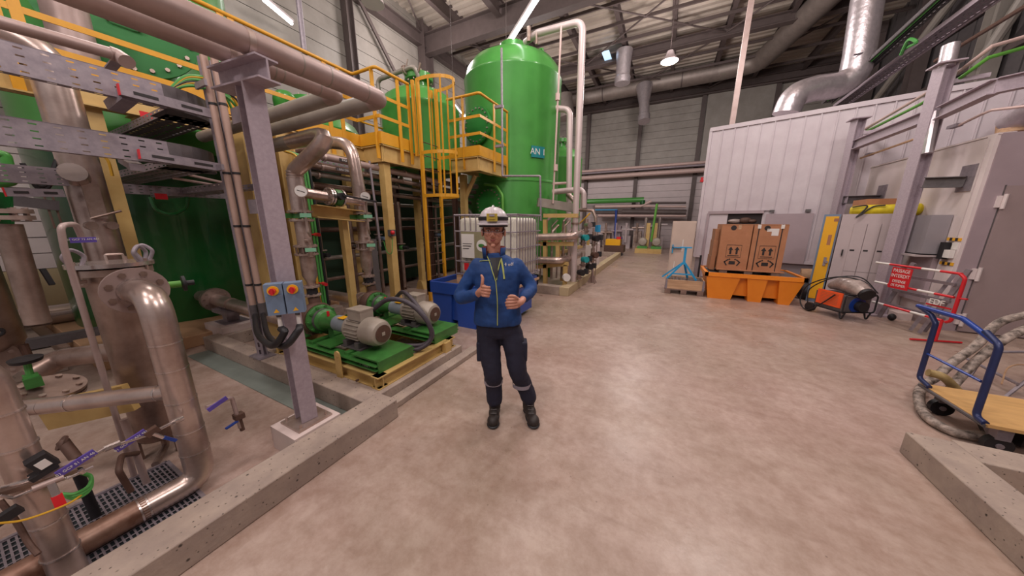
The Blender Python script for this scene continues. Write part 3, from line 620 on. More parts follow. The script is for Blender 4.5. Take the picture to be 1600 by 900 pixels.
for i, xx in enumerate((-5.6, -6.0)):
    pass
# mauve pipe ending at the upper left
t = T('capped_pipe', 'mauve pipe with a round end cap crossing above the highest tray', 'pipe')
P('pipe', MB().tube([(-3.3, 0.306, 2.696), (-3.3, 0.777, 2.713)], .034, 16), 'jacket', t)
P('cap', MB().tube([(-3.3, 0.77, 2.713), (-3.3, 0.805, 2.71), (-3.25, 0.823, 2.674)], .042, 16), 'jacket', t)
P('bracket', MB().beam((-3.3, 0.792, 2.679), (-3.5, 0.798, 2.674), .05, .01), 'galv', t)
S('conduit_pair', MB().tube([(-4.8, 1.369, 2.16), (-4.8, 1.774, 2.119)], .014, 8).tube([(-4.8, 1.3, 2.118), (-4.8, 1.767, 2.074)], .014, 8), 'pinkpipe', 'two thin pink conduits under the middle tray', 'pipe') if 0 else None
for i, (a, b_) in enumerate((((-4.8, 1.42, 2.173), (-4.8, 1.773, 2.111)), ((-4.8, 1.337, 2.116), (-4.8, 1.766, 2.066)))):
    S('thin_conduit', MB().tube([a, b_], .014, 8), 'pinkpipe', ('upper', 'lower')[i] + ' of two thin pink conduits running behind the strut below the middle tray', 'pipe', 'thin conduits behind the strut')
for i, (a, b_) in enumerate((((-5.2, 0.575, 1.935), (-5.2, 0.577, 1.59)), ((-5.2, 0.619, 1.939), (-5.2, 0.62, 1.62)))):
    S('hanger_rod', MB().cyl(a, b_, .008, 6), 'steeldark', ('left', 'right')[i] + ' one of two thin steel rods hanging below the lowest tray', 'rod', 'hanger rods at far left')
S('thin_tray', MB().beam((-5.2, 0.386, 1.843), (-5.2, 0.637, 1.8), .05, .09), 'galvdark', 'narrow grey tray below the slotted channel at far left', 'cable tray')
# ================================================================ FILTER VESSEL AND PIPES (near left)
vc = (-3.15, .51)
fv = T('filter_vessel', 'bare stainless vertical filter vessel with bolted lid and lifting eyes', 'vessel')
P('body', MB().lathe((vc[0], vc[1], .1), (0, 0, 1), [(0, .03), (.03, .11), (.06, .125), (1.22, .125), (1.24, .13)], 40), 'steeldark', fv)
P('neck_flange', MB().cyl((vc[0], vc[1], 1.325), (vc[0], vc[1], 1.365), .165, 40), 'steel2', fv)
ldd = P('lid', MB().cyl((vc[0], vc[1], 1.375), (vc[0], vc[1], 1.40), .178, 40), 'bright', fv)
def eye(c, a, parent=ldd):
    x, y = math.cos(a)*.03, math.sin(a)*.03
    c = Vector(c)
    P('lifting_eye', MB().tube(spline([c+Vector((-x*.5, -y*.5, 0)), c+Vector((-x, -y, .03)), c+Vector((-x*1.2, -y*1.2, .065)), c+Vector((0, 0, .1)), c+Vector((x*1.2, y*1.2, .065)), c+Vector((x, y, .03)), c+Vector((x*.5, y*.5, 0))]), .0105, 10), 'galv', parent)
eye((vc[0]+.02, vc[1]+.14, 1.40), 1.3); eye((vc[0]+.13, vc[1]+.10, 1.40), 2.2); eye((vc[0]+.07, vc[1]-.14, 1.39), 1.8)
P('lid_handle', MB().tube([(vc[0]+.02, vc[1]-.02, 1.4), (vc[0]+.02, vc[1]-.02, 1.45), (vc[0]+.02, vc[1]+.05, 1.45), (vc[0]+.02, vc[1]+.05, 1.4)], .006, 8, .01), 'steel2', ldd)
for a in (-1.1, .75, 2.6, -2.6):
    q = Vector((vc[0]+.168*math.cos(a), vc[1]+.168*math.sin(a), 0)); tn = Vector((-math.sin(a), math.cos(a), 0))
    P('swing_bolt', MB().cyl(q+Vector((0, 0, 1.27)), q+Vector((0, 0, 1.42)), .009, 8).cyl(q-tn*.035+Vector((0, 0, 1.28)), q+tn*.035+Vector((0, 0, 1.28)), .012, 8).ob(q+Vector((0, 0, 1.3)), .05, .03, .02, a), 'steeldark', fv)
for a in (.4, 2.5, 4.6): P('leg', MB().beam((vc[0]+.11*math.cos(a), vc[1]+.11*math.sin(a), 0), (vc[0]+.11*math.cos(a), vc[1]+.11*math.sin(a), .45), .04, .012, (math.cos(a), math.sin(a), 0)), 'steeldark', fv)
P('drain', MB().tube([(vc[0], vc[1], .12), (vc[0], vc[1], .03), (vc[0]+.2, vc[1]-.1, .03)], .02, 10, .03), 'steeldark', fv)
# pipe from vessel: flange pair, elbow, down, elbow, run toward the viewer, branch
VX, VY = -2.46, .50
op = T('outlet_pipe', 'big bare stainless pipe bending down from the bolted flange of the filter vessel', 'pipe')
fx = Vector((VX-vc[0], VY-vc[1], 0)).normalized(); zc = 1.25
P('nozzle', MB().cyl((vc[0]+.1, vc[1], zc), (vc[0]+.33, vc[1], zc), .068, 24), 'steel', fv)
fl1 = flange(fv, (vc[0]+.33, vc[1], zc), (1, 0, 0), .125, .022, 8, .014, big=False)
fl2 = flange(op, (vc[0]+.365, vc[1], zc), (1, 0, 0), .135, .022, 8, .016, big=True, m='jacket', mbolt='steeldark')
P('collar', MB().cyl((vc[0]+.37, vc[1], zc), (vc[0]+.42, vc[1], zc), .078, 28), 'bright', op)
P('upper_elbow', MB().tube([(vc[0]+.34, vc[1], zc), (VX, VY, zc), (VX, VY, .98)], .066, 28, .18), 'steel', op)
P('riser', MB().tube([(VX, VY, .98), (VX, VY, .26)], .066, 28), 'steel', op)
P('lower_elbow', MB().tube([(VX, VY, .28), (VX, VY, .075), (VX, VY-.25, .075)], .066, 28, .18), 'steel', op)
P('floor_run', MB().tube([(VX, VY-.22, .075), (VX, -1.2, .075)], .066, 28), mat('rust_stained_pipe', '#9a7c6c', .42, .45, .1, 9, hex2='#6e4a3a'), op)
for z in (.98, .82, .62, .42, .27): P('weld_bead', MB().cyl((VX, VY, z), (VX, VY, z+.008), .068, 28), 'bright', op)
for y in (.27, .24, -.2): P('weld_bead', MB().cyl((VX, y, .075), (VX, y+.008, .075), .068, 28), 'bright', op)
bp0 = Vector((-3, 0.114, 0.704))
zb = .68
P('branch', MB().tube([(VX, VY, zb), (-2.98, .12, zb-.03)], .045, 24), 'steel', op)
P('branch_elbow', MB().tube([(-2.98, .12, zb-.03), (-3.1, .04, zb-.035), (-3.12, -.02, zb-.2)], .045, 24, .08), 'steel', op)
for q in (.14, .8): P('weld_bead', MB().cyl(lerp((VX, VY, zb), (-2.98, .12, zb-.03), q), lerp((VX, VY, zb), (-2.98, .12, zb-.03), q+.015), .047, 24), 'bright', op)
wv_ = P('wafer_valve', MB().cyl((vc[0]+.3, vc[1]+.1, zc), (vc[0]+.32, vc[1]+.2, zc), .022, 12), 'limepipe', op)
P('valve_wheel', MB().lathe((vc[0]+.32, vc[1]+.2, zc), (.15, 1, 0), [(0, .02), (.005, .05), (.02, .052), (.025, .02)], 20).cyl((vc[0]+.32, vc[1]+.21, zc), (vc[0]+.33, vc[1]+.26, zc), .018, 10), 'black', wv_)
for q_, lb_t in (((-4.9, 1.244, 1.921), 'lower'), ((-4.9, 1.283, 2.73), 'upper')): S('red_tag', MB().ob(q_, .01, .09, .06), 'red', lb_t+' small red square tag among the trays in front of the green tank', 'tag')
# vertical pipe at the picture's left border
lp = T('standing_pipe', 'thick bare stainless pipe standing at the left border, rings around it', 'pipe')
lx, ly = -2.36, .0
P('pipe', MB().tube([(lx, ly, .0), (lx, ly, 1.12), (lx-.05, ly-.35, 1.16)], .052, 28, .14), 'steel', lp)
for z in (.15, .33, .72, .88): P('ring', MB().cyl((lx, ly, z), (lx, ly, z+.008), .056, 28), 'bright', lp)
# thick pale pipe rising behind the vessel
ux, uy = -4.6, .73
up_ = T('tall_bypass_pipe', 'thick stainless pipe rising behind the filter vessel to a white elbow', 'pipe')
P('pipe', MB().tube([(ux, uy, .3), (ux, uy, 3.02), (ux-.02, uy-.42, 3.06), (ux-.1, uy-.55, 2.7)], .115, 28, .25), 'steel', up_)
P('sight_port', MB().cyl((ux+.1, uy-.05, 2.02), (ux+.22, uy-.08, 2.05), .075, 24), 'bright', up_)
P('bracket_plate', MB().ob((ux+.13, uy, 1.83), .02, .09, .3), 'steel2', up_)
P('tap', MB().cyl((ux+.1, uy-.06, 1.62), (ux+.2, uy-.06, 1.62), .035, 12).cyl((ux+.1, uy+.05, 1.62), (ux+.2, uy+.05, 1.62), .035, 12).cyl((ux+.15, uy-.05, 1.68), (ux+.2, uy+.12, 1.75), .01, 8), 'steeldark', up_)
up2 = T('hanging_pipe', 'pale jacketed pipe passing behind the yellow rails at the upper left', 'pipe')
P('pipe', MB().tube([(-5.9, 1.141, 3.992), (-5.9, 1.131, 3.463), (-5.9, 1.147, 3.285)], .16, 24), 'jacket', up2)
# bent tube loop in front of the vessel with purple tag
lt = T('bent_tube', 'slim mauve tube with a hooked top standing left of the filter vessel', 'pipe')
l0 = Vector((-2.674, 0.224, 0.02)); lq = (-3.05, .30)
P('tube', MB().tube([((-2.95, 0.316, 0.445)[0], (-2.95, 0.316, 0.445)[1], .0), (-2.95, 0.336, 1.519), (-2.95, 0.346, 1.633), (-3.02, 0.405, 1.639), (-3.1, 0.422, 1.557)], .014, 12, .04), 'jacket', lt)
tg = P('purple_tag', MB().ob((-3, 0.411, 1.549), .01, .09, .03), 'purple', lt)
text('01 GCF 73 AN 461', .014, add_v((-3, 0.411, 1.549), (.007, 0, .003)), (0, 1, 0), (0, 0, 1), 'ledge', tg)
# flanged valve in the far left, behind the branch pipe
fvv = T('floor_valve', 'black-handled flanged valve low between the standing pipe and the branch pipe', 'valve')
f0 = Vector((-3.35, 0.157, 0.599))
flange(fvv, (-3.3, 0.166, 0.621), (.3, .15, 1), .13, .02, 8, .014, big=True, m='steeldark', pair=True)
P('handwheel', MB().lathe((-3.3, 0.127, 0.833), (.1, 0, 1), [(0, .02), (.01, .055), (.03, .06), (.04, .02)], 20), 'black', fvv)
P('stem', MB().cyl((-3.3, 0.119, 0.707), (-3.3, 0.127, 0.833), .014, 10).ob((-3.3, 0.123, 0.73), .05, .05, .06), 'gcable', fvv)
P('green_body', MB().ob((-3.28, 0.123, 0.715), .05, .06, .06), 'pgreen', fvv)
# horizontal pipe behind, passing behind the vessel
hp = T('low_pipe', 'dull horizontal pipe near the floor left of the filter vessel', 'pipe')
P('pipe', MB().tube([(-4.2, 0.164, 0.514), (-4.2, 0.3, 0.587), (-3.9, 0.536, 0.619)], .075, 22, .08), 'steeldark', hp)
P('weld_bead', MB().cyl((-4.18, 0.321, 0.588), (-4.17, 0.329, 0.587), .079, 22), 'bright', hp)
# instrument line
il = T('sampling_line', 'thin stainless sampling line with purple tags crossing in front of the standing pipe', 'sampling line')
IX = -2.26
pI = lambda x, y: None
pts_ = [(-2.26, -0.06, 0.617), (-2.26, -0.01, 0.6), (-2.26, 0.064, 0.597)]
P('tube', MB().tube(pts_, .006, 8), 'bright', il)
P('coupling', MB().cyl((-2.26, -0.043, 0.61), (-2.26, -0.003, 0.6), .009, 10).cyl((-2.26, -0.003, 0.6), (-2.26, 0.026, 0.6), .013, 6), 'bright', il)
P('transmitter_bar', MB().beam((-2.26, 0.025, 0.601), (-2.26, 0.152, 0.584), .03, .028), 'jacket', il)
for q, s_ in (((-2.22, 0.109, 0.609), '01 GCF 51 AN 461'), ((-2.3, 0.271, 0.573), '01 GCF 71 AN 461')):
    a_ = P('purple_tag', MB().ob(q, .008, .11, .03, 0, R(20)), 'purple', il)
    text(s_, .015, add_v(q, (.006, 0, 0)), (0, 1, .36), (0, -.36, 1), 'ledge', a_)
P('tube', MB().tube([(-2.28, 0.155, 0.583), (-2.3, 0.185, 0.583), (-2.3, 0.334, 0.565), (-2.36, 0.448, 0.553)], .009, 10), 'bright', il)
P('connector', MB().cyl((-2.3, 0.191, 0.582), (-2.3, 0.239, 0.582), .014, 6).cyl((-2.34, 0.424, 0.559), (-2.36, 0.463, 0.551), .016, 12), 'bright', il)
bv_ = P('ball_valve', MB().ob((-2.3, 0.342, 0.574), .03, .05, .035, 0, R(20)), 'brown', il)
P('blue_lever', MB().beam((-2.27, 0.339, 0.572), (-2.26, 0.366, 0.533), .012, .012), 'bright', bv_); P('blue_lever_grip', MB().beam((-2.26, 0.366, 0.536), (-2.26, 0.403, 0.489), .016, .014), 'bluepaint', bv_)
il2 = T('second_sampling_line', 'lower thin sampling line with a red-handled valve in front of the standing pipe', 'sampling line')
P('tube', MB().tube([(-2.22, -0.066, 0.602), (-2.22, -0.045, 0.572), (-2.22, -0.012, 0.571), (-2.22, 0.083, 0.558)], .006, 8), 'bright', il2)
P('valve_body', MB().cyl((-2.22, -0.004, 0.573), (-2.22, 0.069, 0.57), .014, 12), 'jacket', il2)
P('valve_lever', MB().beam((-2.2, 0.037, 0.573), (-2.18, 0.037, 0.52), .02, .012), 'bright', il2); P('red_grip', MB().beam((-2.18, 0.038, 0.523), (-2.17, 0.038, 0.475), .028, .014), 'red', il2)
P('needle', MB().tube([(-2.2, 0.074, 0.565), (-2.2, 0.142, 0.569)], .006, 8).tube([(-2.2, 0.108, 0.578), (-2.2, 0.117, 0.56)], .01, 8), 'bright', il2)
P('mount_bar', MB().beam((-2.32, -0.073, 0.568), (-2.32, 0.107, 0.526), .03, .02), 'steeldark', il2)
sv = T('solenoid', 'small black solenoid with a silver label on the sampling line', 'solenoid')
P('coil', MB().ob((-2.26, 0.038, 0.655), .05, .055, .07, 0, R(20)), 'black', sv); P('base', MB().ob((-2.26, 0.033, 0.613), .055, .07, .02, 0, R(20)), 'black', sv)
P('label_plate', MB().ob(add_v((-2.26, 0.038, 0.655), (.027, 0, 0)), .003, .03, .035, 0, R(20)), 'ledge', sv)
for i in range(3): S('green_hose', MB().tube(spline([(-2.22, 0.051, 0.497), add_v((-2.2, 0.075, 0.484), (0, 0, -.012*i)), add_v((-2.24, 0.115, 0.467), (0, 0, -.01*i)), (-2.3, 0.133, 0.476), (-2.3, 0.115, 0.513)]), .007, 8), 'gcable', ('top', 'middle', 'bottom')[i] + ' of three thin green hoses looping beside the red-handled valve', 'hose', 'green hoses by the sampling line')
S('earth_cable', MB().tube(spline([(-2.15, -0.09, 0.533), (-2.15, -0.039, 0.496), (-2.15, 0.044, 0.479), (-2.2, 0.087, 0.461), (-2.3, 0.105, 0.426)]), .004, 6), 'ycable', 'thin yellow-green earth wire sagging below the sampling line', 'cable')
# sampling outlet on the other side of the riser
so = T('drain_tap', 'small drain tap with a blue lever right of the big stainless riser', 'tap')
P('tube', MB().tube([(-2.36, 0.567, 0.557), (-2.4, 0.699, 0.538), (-2.4, 0.708, 0.307)], .012, 10, .02), 'jacket', so)
P('valve', MB().ob((-2.4, 0.712, 0.393), .05, .05, .035), 'brown', so); P('spout', MB().cyl((-2.4, 0.712, 0.373), (-2.4, 0.715, 0.283), .013, 10), 'brown', so)
P('lever', MB().beam((-2.38, 0.694, 0.372), (-2.36, 0.628, 0.368), .016, .01), 'bluepaint', so)
a_ = P('purple_tag', MB().ob((-2.34, 0.613, 0.561), .008, .1, .025, 0, R(20)), 'purple', so)
# pipe stubs and bar near the grating
S('bent_drain_pipe', MB().tube([(-2.6, 0.252, 0.129), (-2.6, 0.235, 0.289), (-2.7, 0.27, 0.317), (-2.8, 0.338, 0.24)], .014, 10, .03), 'brown', 'rusty bent drain pipe dropping into the grating', 'pipe')
S('black_stub_pipe', MB().tube([((-2.727, 0.131, 0.02)[0], (-2.727, 0.131, 0.02)[1], 0), (-2.62, 0.121, 0.38)], .02, 12), 'black', 'black upright stub pipe beside the standing pipe', 'pipe')
S('rusty_flanged_stub', MB().tube([(-2.6, 0.131, 0.448), (-2.7, 0.117, 0.528)], .022, 12).cyl((-2.7, 0.109, 0.526), (-2.7, 0.117, 0.52), .035, 12), 'brown', 'rusty flanged stub leaning behind the standing pipe', 'pipe')
S('support_tube', MB().tube([((-2.809, 0.337, 0)[0], (-2.809, 0.337, 0)[1], 0), (-2.81, 0.329, 0.484)], .017, 12), 'jacket', 'slim mauve support tube rising from the grating behind the branch pipe', 'pipe')
S('support_bracket', MB().beam((-2.633, 0.482, 0.577), (-2.632, 0.488, 0.12), .05, .02, (0, 1, 0)), 'steel2', 'flat mauve steel support plate behind the riser foot', 'bracket')
S('floor_hose', MB().tube(spline([(-2.3, -0.072, 0.545), (-2.25, -0.059, 0.453), (-2.2, -0.053, 0.365), (-2.15, -0.044, 0.325)]), .009, 8), 'brown', 'brown tube curving down at the left border', 'pipe')
S('wall_clamp', MB().ob((-2.2, -0.067, 0.521), .03, .06, .035, 0, R(20)), 'black', 'black plastic clamp on the tube at the left border', 'clamp')
# gratings
gt = T('floor_grating', 'galvanised bar grating over the drain trench under the near pipes', 'grating')
P('grid', MB().perf((-2.15, -.9, .014), (-.78, 0, 0), (0, 1.36, 0), 17, 64, .8, .62), 'galv', gt, smooth=False)
P('frame', MB().beam((-2.14, -.9, .012), (-2.14, .46, .012), .02, .02).beam((-2.94, .46, .012), (-2.14, .46, .012), .02, .02).beam((-2.94, -.9, .012), (-2.94, .46, .012), .02, .02), 'galv', gt)
ST('trench_bottom', MB().box((-2.94, -.9, .001), (-2.14, .46, .004)), mat('trench_dark', '#2c3338', .6, 0, .1, 4))
# panel / cover pieces behind
S('beige_cover_sheet', MB().prof([(-.02, -.09), (.02, -.09), (.02, .09), (-.02, .09)], (-3.3, 0.118, 0.481), (-2.95, 0.399, 0.554)), 'beige', 'beige painted flat bar below the branch pipe', 'bar')
# far left machinery: second vessel and pipes in front of the white panels
v2 = T('far_vessel', 'stainless vessel on legs at the far left in front of the white panels', 'vessel')
q = Vector((-5.0, .04, 0))
P('body', MB().lathe((q[0], q[1], .55), (0, 0, 1), [(0, .1), (.04, .17), (.1, .2), (1.35, .2), (1.36, .24), (1.4, .24)], 36), 'steeldark', v2)
flange(v2, (q[0]+.16, q[1]-.02, .52), (1, .1, .15), .17, .03, 10, .014, m='steeldark', big=False)
for dx, dy in ((.16, .16), (.16, -.2), (-.16, .16), (-.16, -.2)): P('leg', MB().cyl((q[0]+dx*1.1, q[1]+dy*1.1, .0), (q[0]+dx, q[1]+dy, .62), .025, 10), 'brown', v2)
P('side_pipe', MB().tube([(q[0]+.2, q[1]-.12, 1.5), (q[0]+.26, q[1]-.12, .95), (q[0]+.26, q[1]+.05, .9)], .05, 16, .08), 'steel', v2)
P('black_handle', MB().beam((-4.7, 0.398, 1.261), (-4.65, 0.414, 1.123), .03, .02), 'black', v2)
P('wheel', MB().tube([(q[0]+.27+.0, q[1]-.02+.12*math.cos(a*math.pi/8), .78+.05*math.sin(a*math.pi/8)) for a in range(17)], .012, 8), 'black', v2)
P('yoke', MB().cyl((q[0]+.27, q[1]-.02, .78), (q[0]+.2, q[1]-.02, .45), .02, 10), 'black', v2)
S('green_manifold', MB().tube([(-4.6, 0.37, 2.16), (-4.6, 0.402, 2.157), (-4.6, 0.393, 1.954), (-4.6, 0.327, 1.937)], .03, 12, .04), 'green', 'bright green bent pipe at the left border', 'pipe')
t = T('left_border_pipe', 'dark stained upright pipe at the far left behind the standing pipe', 'pipe')
P('pipe', MB().tube([(-4.2, 0.284, 1.637), (-4.2, 0.262, 0.895)], .06, 18), 'steeldark', t)
flange(t, (-4.2, 0.283, 1.681), (0, 0, 1), .12, .03, 8, .012, m='steel2', pair=True)
for i, (a, b_) in enumerate((((-9.855, 0.337, 0.25), (-8.739, 0.992, 0.25)),)):
    S('lagged_pipe', MB().tube([(-8.2, -1.0, .3), (-8.0, .9, .3)], .14, 16), 'bright', 'shiny lagged pipe lying near the floor at far left', 'pipe')
S('channel_beam', MB().beam((-6.9, -1, .2), (-6.7, .9, .2), .12, .12), 'galvdark', 'grey channel lying low at far left', 'beam')
S('steel_stanchion', MB().ibeam((-4.9, 0.287, 1.504), (-4.9, 0.349, 1.891), .1, .1).box((-5.2, -1.5, 1.3), (-5.0, -.1, 1.42)), 'dgreen', 'deep green steel stanchion at the left border', 'stanchion')
# ================================================================ PUMP SKID
sk_ = T('pump_skid_frame', 'beige steel frame on the concrete slab carrying the two green pump bases', 'frame')
for a, c_ in (((-3.95, 1.66, .21), (-2.18, 1.66, .21)), ((-3.95, 2.66, .21), (-2.18, 2.66, .21)), ((-2.22, 1.6, .21), (-2.22, 2.72, .21)), ((-3.9, 1.6, .21), (-3.9, 2.72, .21)), ((-3.0, 1.7, .21), (-3.0, 2.62, .21))):
    P('frame_beam', MB().ibeam(a, c_, .1, .12, .01), 'beige', sk_)
P('lifting_lug', MB().prof([(-.04, -.16), (.04, -.16), (.04, .1), (.028, .128), (0, .14), (-.028, .128), (-.04, .1)], (-2.72, 1.6, .29), (-2.72, 1.585, .29)).cyl((-2.72, 1.583, .37), (-2.72, 1.58, .37), .012, 10), 'beige', sk_)
P('lifting_lug', MB().prof([(-.04, -.16), (.04, -.16), (.04, .1), (.028, .128), (0, .14), (-.028, .128), (-.04, .1)], (-3.55, 1.6, .29), (-3.55, 1.585, .29)), 'beige', sk_)
for xx in (-3.3, -2.45): P('bolt', MB().cyl((xx, 1.6, .19), (xx, 1.575, .19), .012, 6), 'brown', sk_)
P('end_block', MB().box((-2.2, 2.5, .15), (-2.14, 2.6, .27)), 'beige', sk_)
def pump(Y, label, tag_, z=.565):
    t = T('pump_bedplate', 'green steel bedplate under the ' + tag_ + ' pump', 'bedplate')
    for dy in (-.19, .19): P('side_channel', MB().uch((-3.85, Y+dy, .325), (-2.24, Y+dy, .325), .05, .11, .008, up=(0, -1 if dy < 0 else 1, 0)), 'pgreen', t)
    for xa_, xb_ in ((-2.62, -2.23), (-3.2, -2.95), (-3.85, -3.5)): P('top_plate', MB().box((xa_, Y-.21, .375), (xb_, Y+.21, .39)), 'pgreen', t)
    P('end_plate', MB().box((-2.25, Y-.215, .27), (-2.235, Y+.215, .38)), 'pgreen', t)
    for xa_ in (-2.75, -3.35): P('cross_member', MB().box((xa_, Y-.2, .33), (xa_+.07, Y+.2, .38)), 'pgreen', t)
    p = T('pump', label, 'pump')
    m_ = MB().lathe((-2.4, Y, z), (-1, 0, 0), [(0, .06), (.002, .09), (.012, .115), (.05, .135), (.09, .14), (.2, .142), (.21, .128), (.22, .125), (.42, .125), (.43, .135), (.45, .135)], 36)
    mo = P('motor_body', m_, 'grey', p)
    P('fan_grille', MB().cyl((-2.398, Y, z), (-2.393, Y, z), .088, 32), 'brown', mo)
    P('grille_badge', MB().ob((-2.391, Y, z), .004, .035, .035), 'grey', mo)
    for k in range(22):
        a = 2*math.pi*k/22; c_ = (math.cos(a), math.sin(a))
        if c_[1] > .8 or c_[1] < -.75: continue
        P('cooling_fin', MB().beam((-2.62, Y+c_[0]*.13, z+c_[1]*.13), (-2.82, Y+c_[0]*.13, z+c_[1]*.13), .004, .03, (0, c_[0], c_[1])), 'grey', mo)
    P('terminal_box', MB().ob((-2.7, Y-.01, z+.165), .2, .15, .1), 'grey', mo); P('terminal_cover', MB().ob((-2.7, Y-.01, z+.222), .21, .16, .014), 'grey', mo)
    for xx in (-2.64, -2.82):
        for dy in (-.09, .09): P('motor_foot', MB().ob((xx, Y+dy, z-.135), .06, .09, .07), 'greydark', mo)
    P('foot_plate', MB().box((-2.88, Y-.14, .39), (-2.58, Y+.14, .405)), 'greydark', mo)
    P('coupling_guard', MB().lathe((-2.86, Y, z), (-1, 0, 0), [(0, .075), (.02, .088), (.25, .088), (.27, .07)], 28), mat('guard_grey_blue', '#7f8890', .5, .1, .06, 8), p)
    P('yellow_label', MB().ob((-2.97, Y-.02, z+.088), .1, .08, .006), 'lockeryellow', p)
    P('bearing_frame', MB().lathe((-3.13, Y, z), (-1, 0, 0), [(0, .04), (.02, .07), (.1, .08), (.18, .1), (.2, .125), (.22, .125), (.23, .1)], 28), 'pgreen', p)
    P('red_plug', MB().cyl((-3.22, Y-.03, z+.07), (-3.22, Y-.03, z+.125), .014, 10), 'red', p)
    P('support_foot', MB().prof([(-.05, -.1), (.05, -.1), (.02, .1), (-.02, .1)], (-3.28, Y-.02, .48), (-3.26, Y+.02, .48)), 'pgreen', p)
    P('lantern_band', MB().cyl((-3.34, Y, z), (-3.4, Y, z), .128, 28), 'greydark', p)
    P('casing_cover', MB().lathe((-3.38, Y, z), (-1, 0, 0), [(0, .13), (.02, .165), (.05, .165), (.06, .16)], 28), 'pgreen', p)
    for k in range(10):
        a = 2*math.pi*k/10; P('cover_bolt', MB().cyl((-3.37, Y+.15*math.cos(a), z+.15*math.sin(a)), (-3.44, Y+.15*math.cos(a), z+.15*math.sin(a)), .015, 6), 'pgreen', p)
    P('volute', MB().lathe((-3.44, Y, z), (-1, 0, 0), [(0, .17), (.03, .185), (.1, .18), (.14, .12), (.2, .08)], 32).cyl((-3.52, Y+.02, z+.1), (-3.54, Y+.02, z+.24), .06, 20), 'brown', p)
    P('casing_foot', MB().box((-3.6, Y-.1, .39), (-3.46, Y+.1, .45)), 'brown', p)
    return p
pump(1.88, 'nearer green pump with a big pale grey motor and brown casing', 'nearer')
pump(2.64, 'farther green pump with a pale grey motor beside the blue tub', 'farther', .55)
text('J 1001', .06, (-2.42, 1.662, .325), (1, 0, 0), (0, 0, 1), 'ledge', [o for o in bpy.data.objects if o.name == 'pump_bedplate'][0])
S('power_hose', MB().tube(spline([(-2.75, 2.06, .72), (-2.6, 2.15, .83), (-2.38, 2.22, .80), (-2.2, 2.28, .62), (-2.16, 2.3, .42), (-2.24, 2.2, .31), (-2.4, 2.1, .29), (-2.62, 2.1, .28)]), .026, 12), mat('hose_dark_mauve', '#443c44', .5, 0, .1, 12), 'dark ribbed hose arching behind the nearer motor', 'hose')
S('power_hose', MB().tube(spline([(-2.95, 2.56, .72), (-2.7, 2.45, .84), (-2.45, 2.36, .78), (-2.26, 2.34, .6), (-2.2, 2.36, .42), (-2.28, 2.3, .31), (-2.5, 2.2, .29)]), .024, 12), 'hose_' and bpy.data.materials['hose_dark_mauve'], 'dark ribbed hose arching from the farther pump down between the bases', 'hose')
# risers
def riser(Y, label, gz, X=-3.55):
    t = T('discharge_pipe', label, 'pipe')
    z0 = .82
    fl_ = lambda z, r_=.1, m='steel2': flange(t, (X, Y+.02, z), (0, 0, 1), r_, .018, 8, .01, m=m)
    fl_(.83, .085); P('check_valve', MB().cyl((X, Y+.02, .84), (X, Y+.02, .92), .055, 20), 'black', t); fl_(.93, .085)
    P('lower_pipe', MB().lathe((X, Y+.02, .94), (0, 0, 1), [(0, .04), (.04, .042), (.12, .075), (.36, .075)], 24), 'steel2', t)
    fl_(1.30, .115); P('isolating_valve', MB().cyl((X, Y+.02, 1.31), (X, Y+.02, 1.38), .07, 20), 'steeldark', t); fl_(1.39, .115)
    for k in range(8):
        a = 2*math.pi*k/8; P('tie_bolt', MB().cyl((X+.095*math.cos(a), Y+.02+.095*math.sin(a), 1.3), (X+.095*math.cos(a), Y+.02+.095*math.sin(a), 1.4), .008, 6), 'steeldark', t)
    P('middle_pipe', MB().cyl((X, Y+.02, 1.4), (X, Y+.02, 1.66), .072, 24), 'steel2', t)
    fl_(1.67, .12); P('green_wafer', MB().cyl((X, Y+.02, 1.69), (X, Y+.02, 1.74), .085, 24).ob((X-.02, Y-.1, 1.715), .05, .1, .05), 'pgreen', t); fl_(1.76, .12)
    P('tee', MB().cyl((X, Y+.02, 1.77), (X, Y+.02, 2.1), .078, 24), 'steel', t)
    # small gauge standpipe, tags
    P('gauge_line', MB().tube([(X+.12, Y+.02, 1.5), (X+.16, Y-.02, 1.55), (X+.16, Y-.02, 1.9)], .012, 8, .02).cyl((X+.06, Y, 1.45), (X+.13, Y, 1.45), .02, 10).ob((X+.15, Y-.02, 1.34), .03, .03, .12), 'steel2', t)
    g = Vector((X+.17, Y-.03, 1.96)); gd = Vector((.8, -.6, -.05)).normalized()
    gg = P('gauge', MB().cyl(g, g+gd*.035, .062, 28), 'steel2', t); P('dial', MB().cyl(g+gd*.035, g+gd*.037, .054, 28), 'glass', gg)
    P('needle', MB().beam(g+gd*.038+Vector((.02, .025, -.01)), g+gd*.038-Vector((.02, .025, -.01)), .006, .003, gd), 'ink', gg)
    for zz in (1.72, 1.36): P('green_tag', MB().prof([(-.05, -.02), (.05, -.02), (.05, .02), (-.05, .02)], (X+.2, Y-.04, zz), (X+.205, Y-.044, zz)), mat('tag_pale_green', '#78b090', .5, 0, .02, 5), t)
    return t
r1 = riser(1.88, 'nearer stainless pump riser, its top bent right then back over the beam', 0)
P('neck_elbow', MB().tube([(-3.55, 1.9, 2.05), (-3.55, 1.9, 2.17), (-2.84, 1.93, 2.47), (-3.7, 2.0, 2.5)], .074, 24, .1), 'steel', r1)
P('return_run', MB().tube([(-3.65, 2.0, 2.5), (-5.0, 2.06, 2.52)], .07, 24), 'jacketgrey', r1)
for q in (0, .03, .06): P('fold_ring', MB().cyl((-3.55+q*.2, 1.9, 2.1+q), (-3.55+q*.22, 1.9, 2.11+q), .081, 24), 'steel2', r1)
r2 = riser(2.62, 'farther stainless pump riser with a swan-neck top', 0)
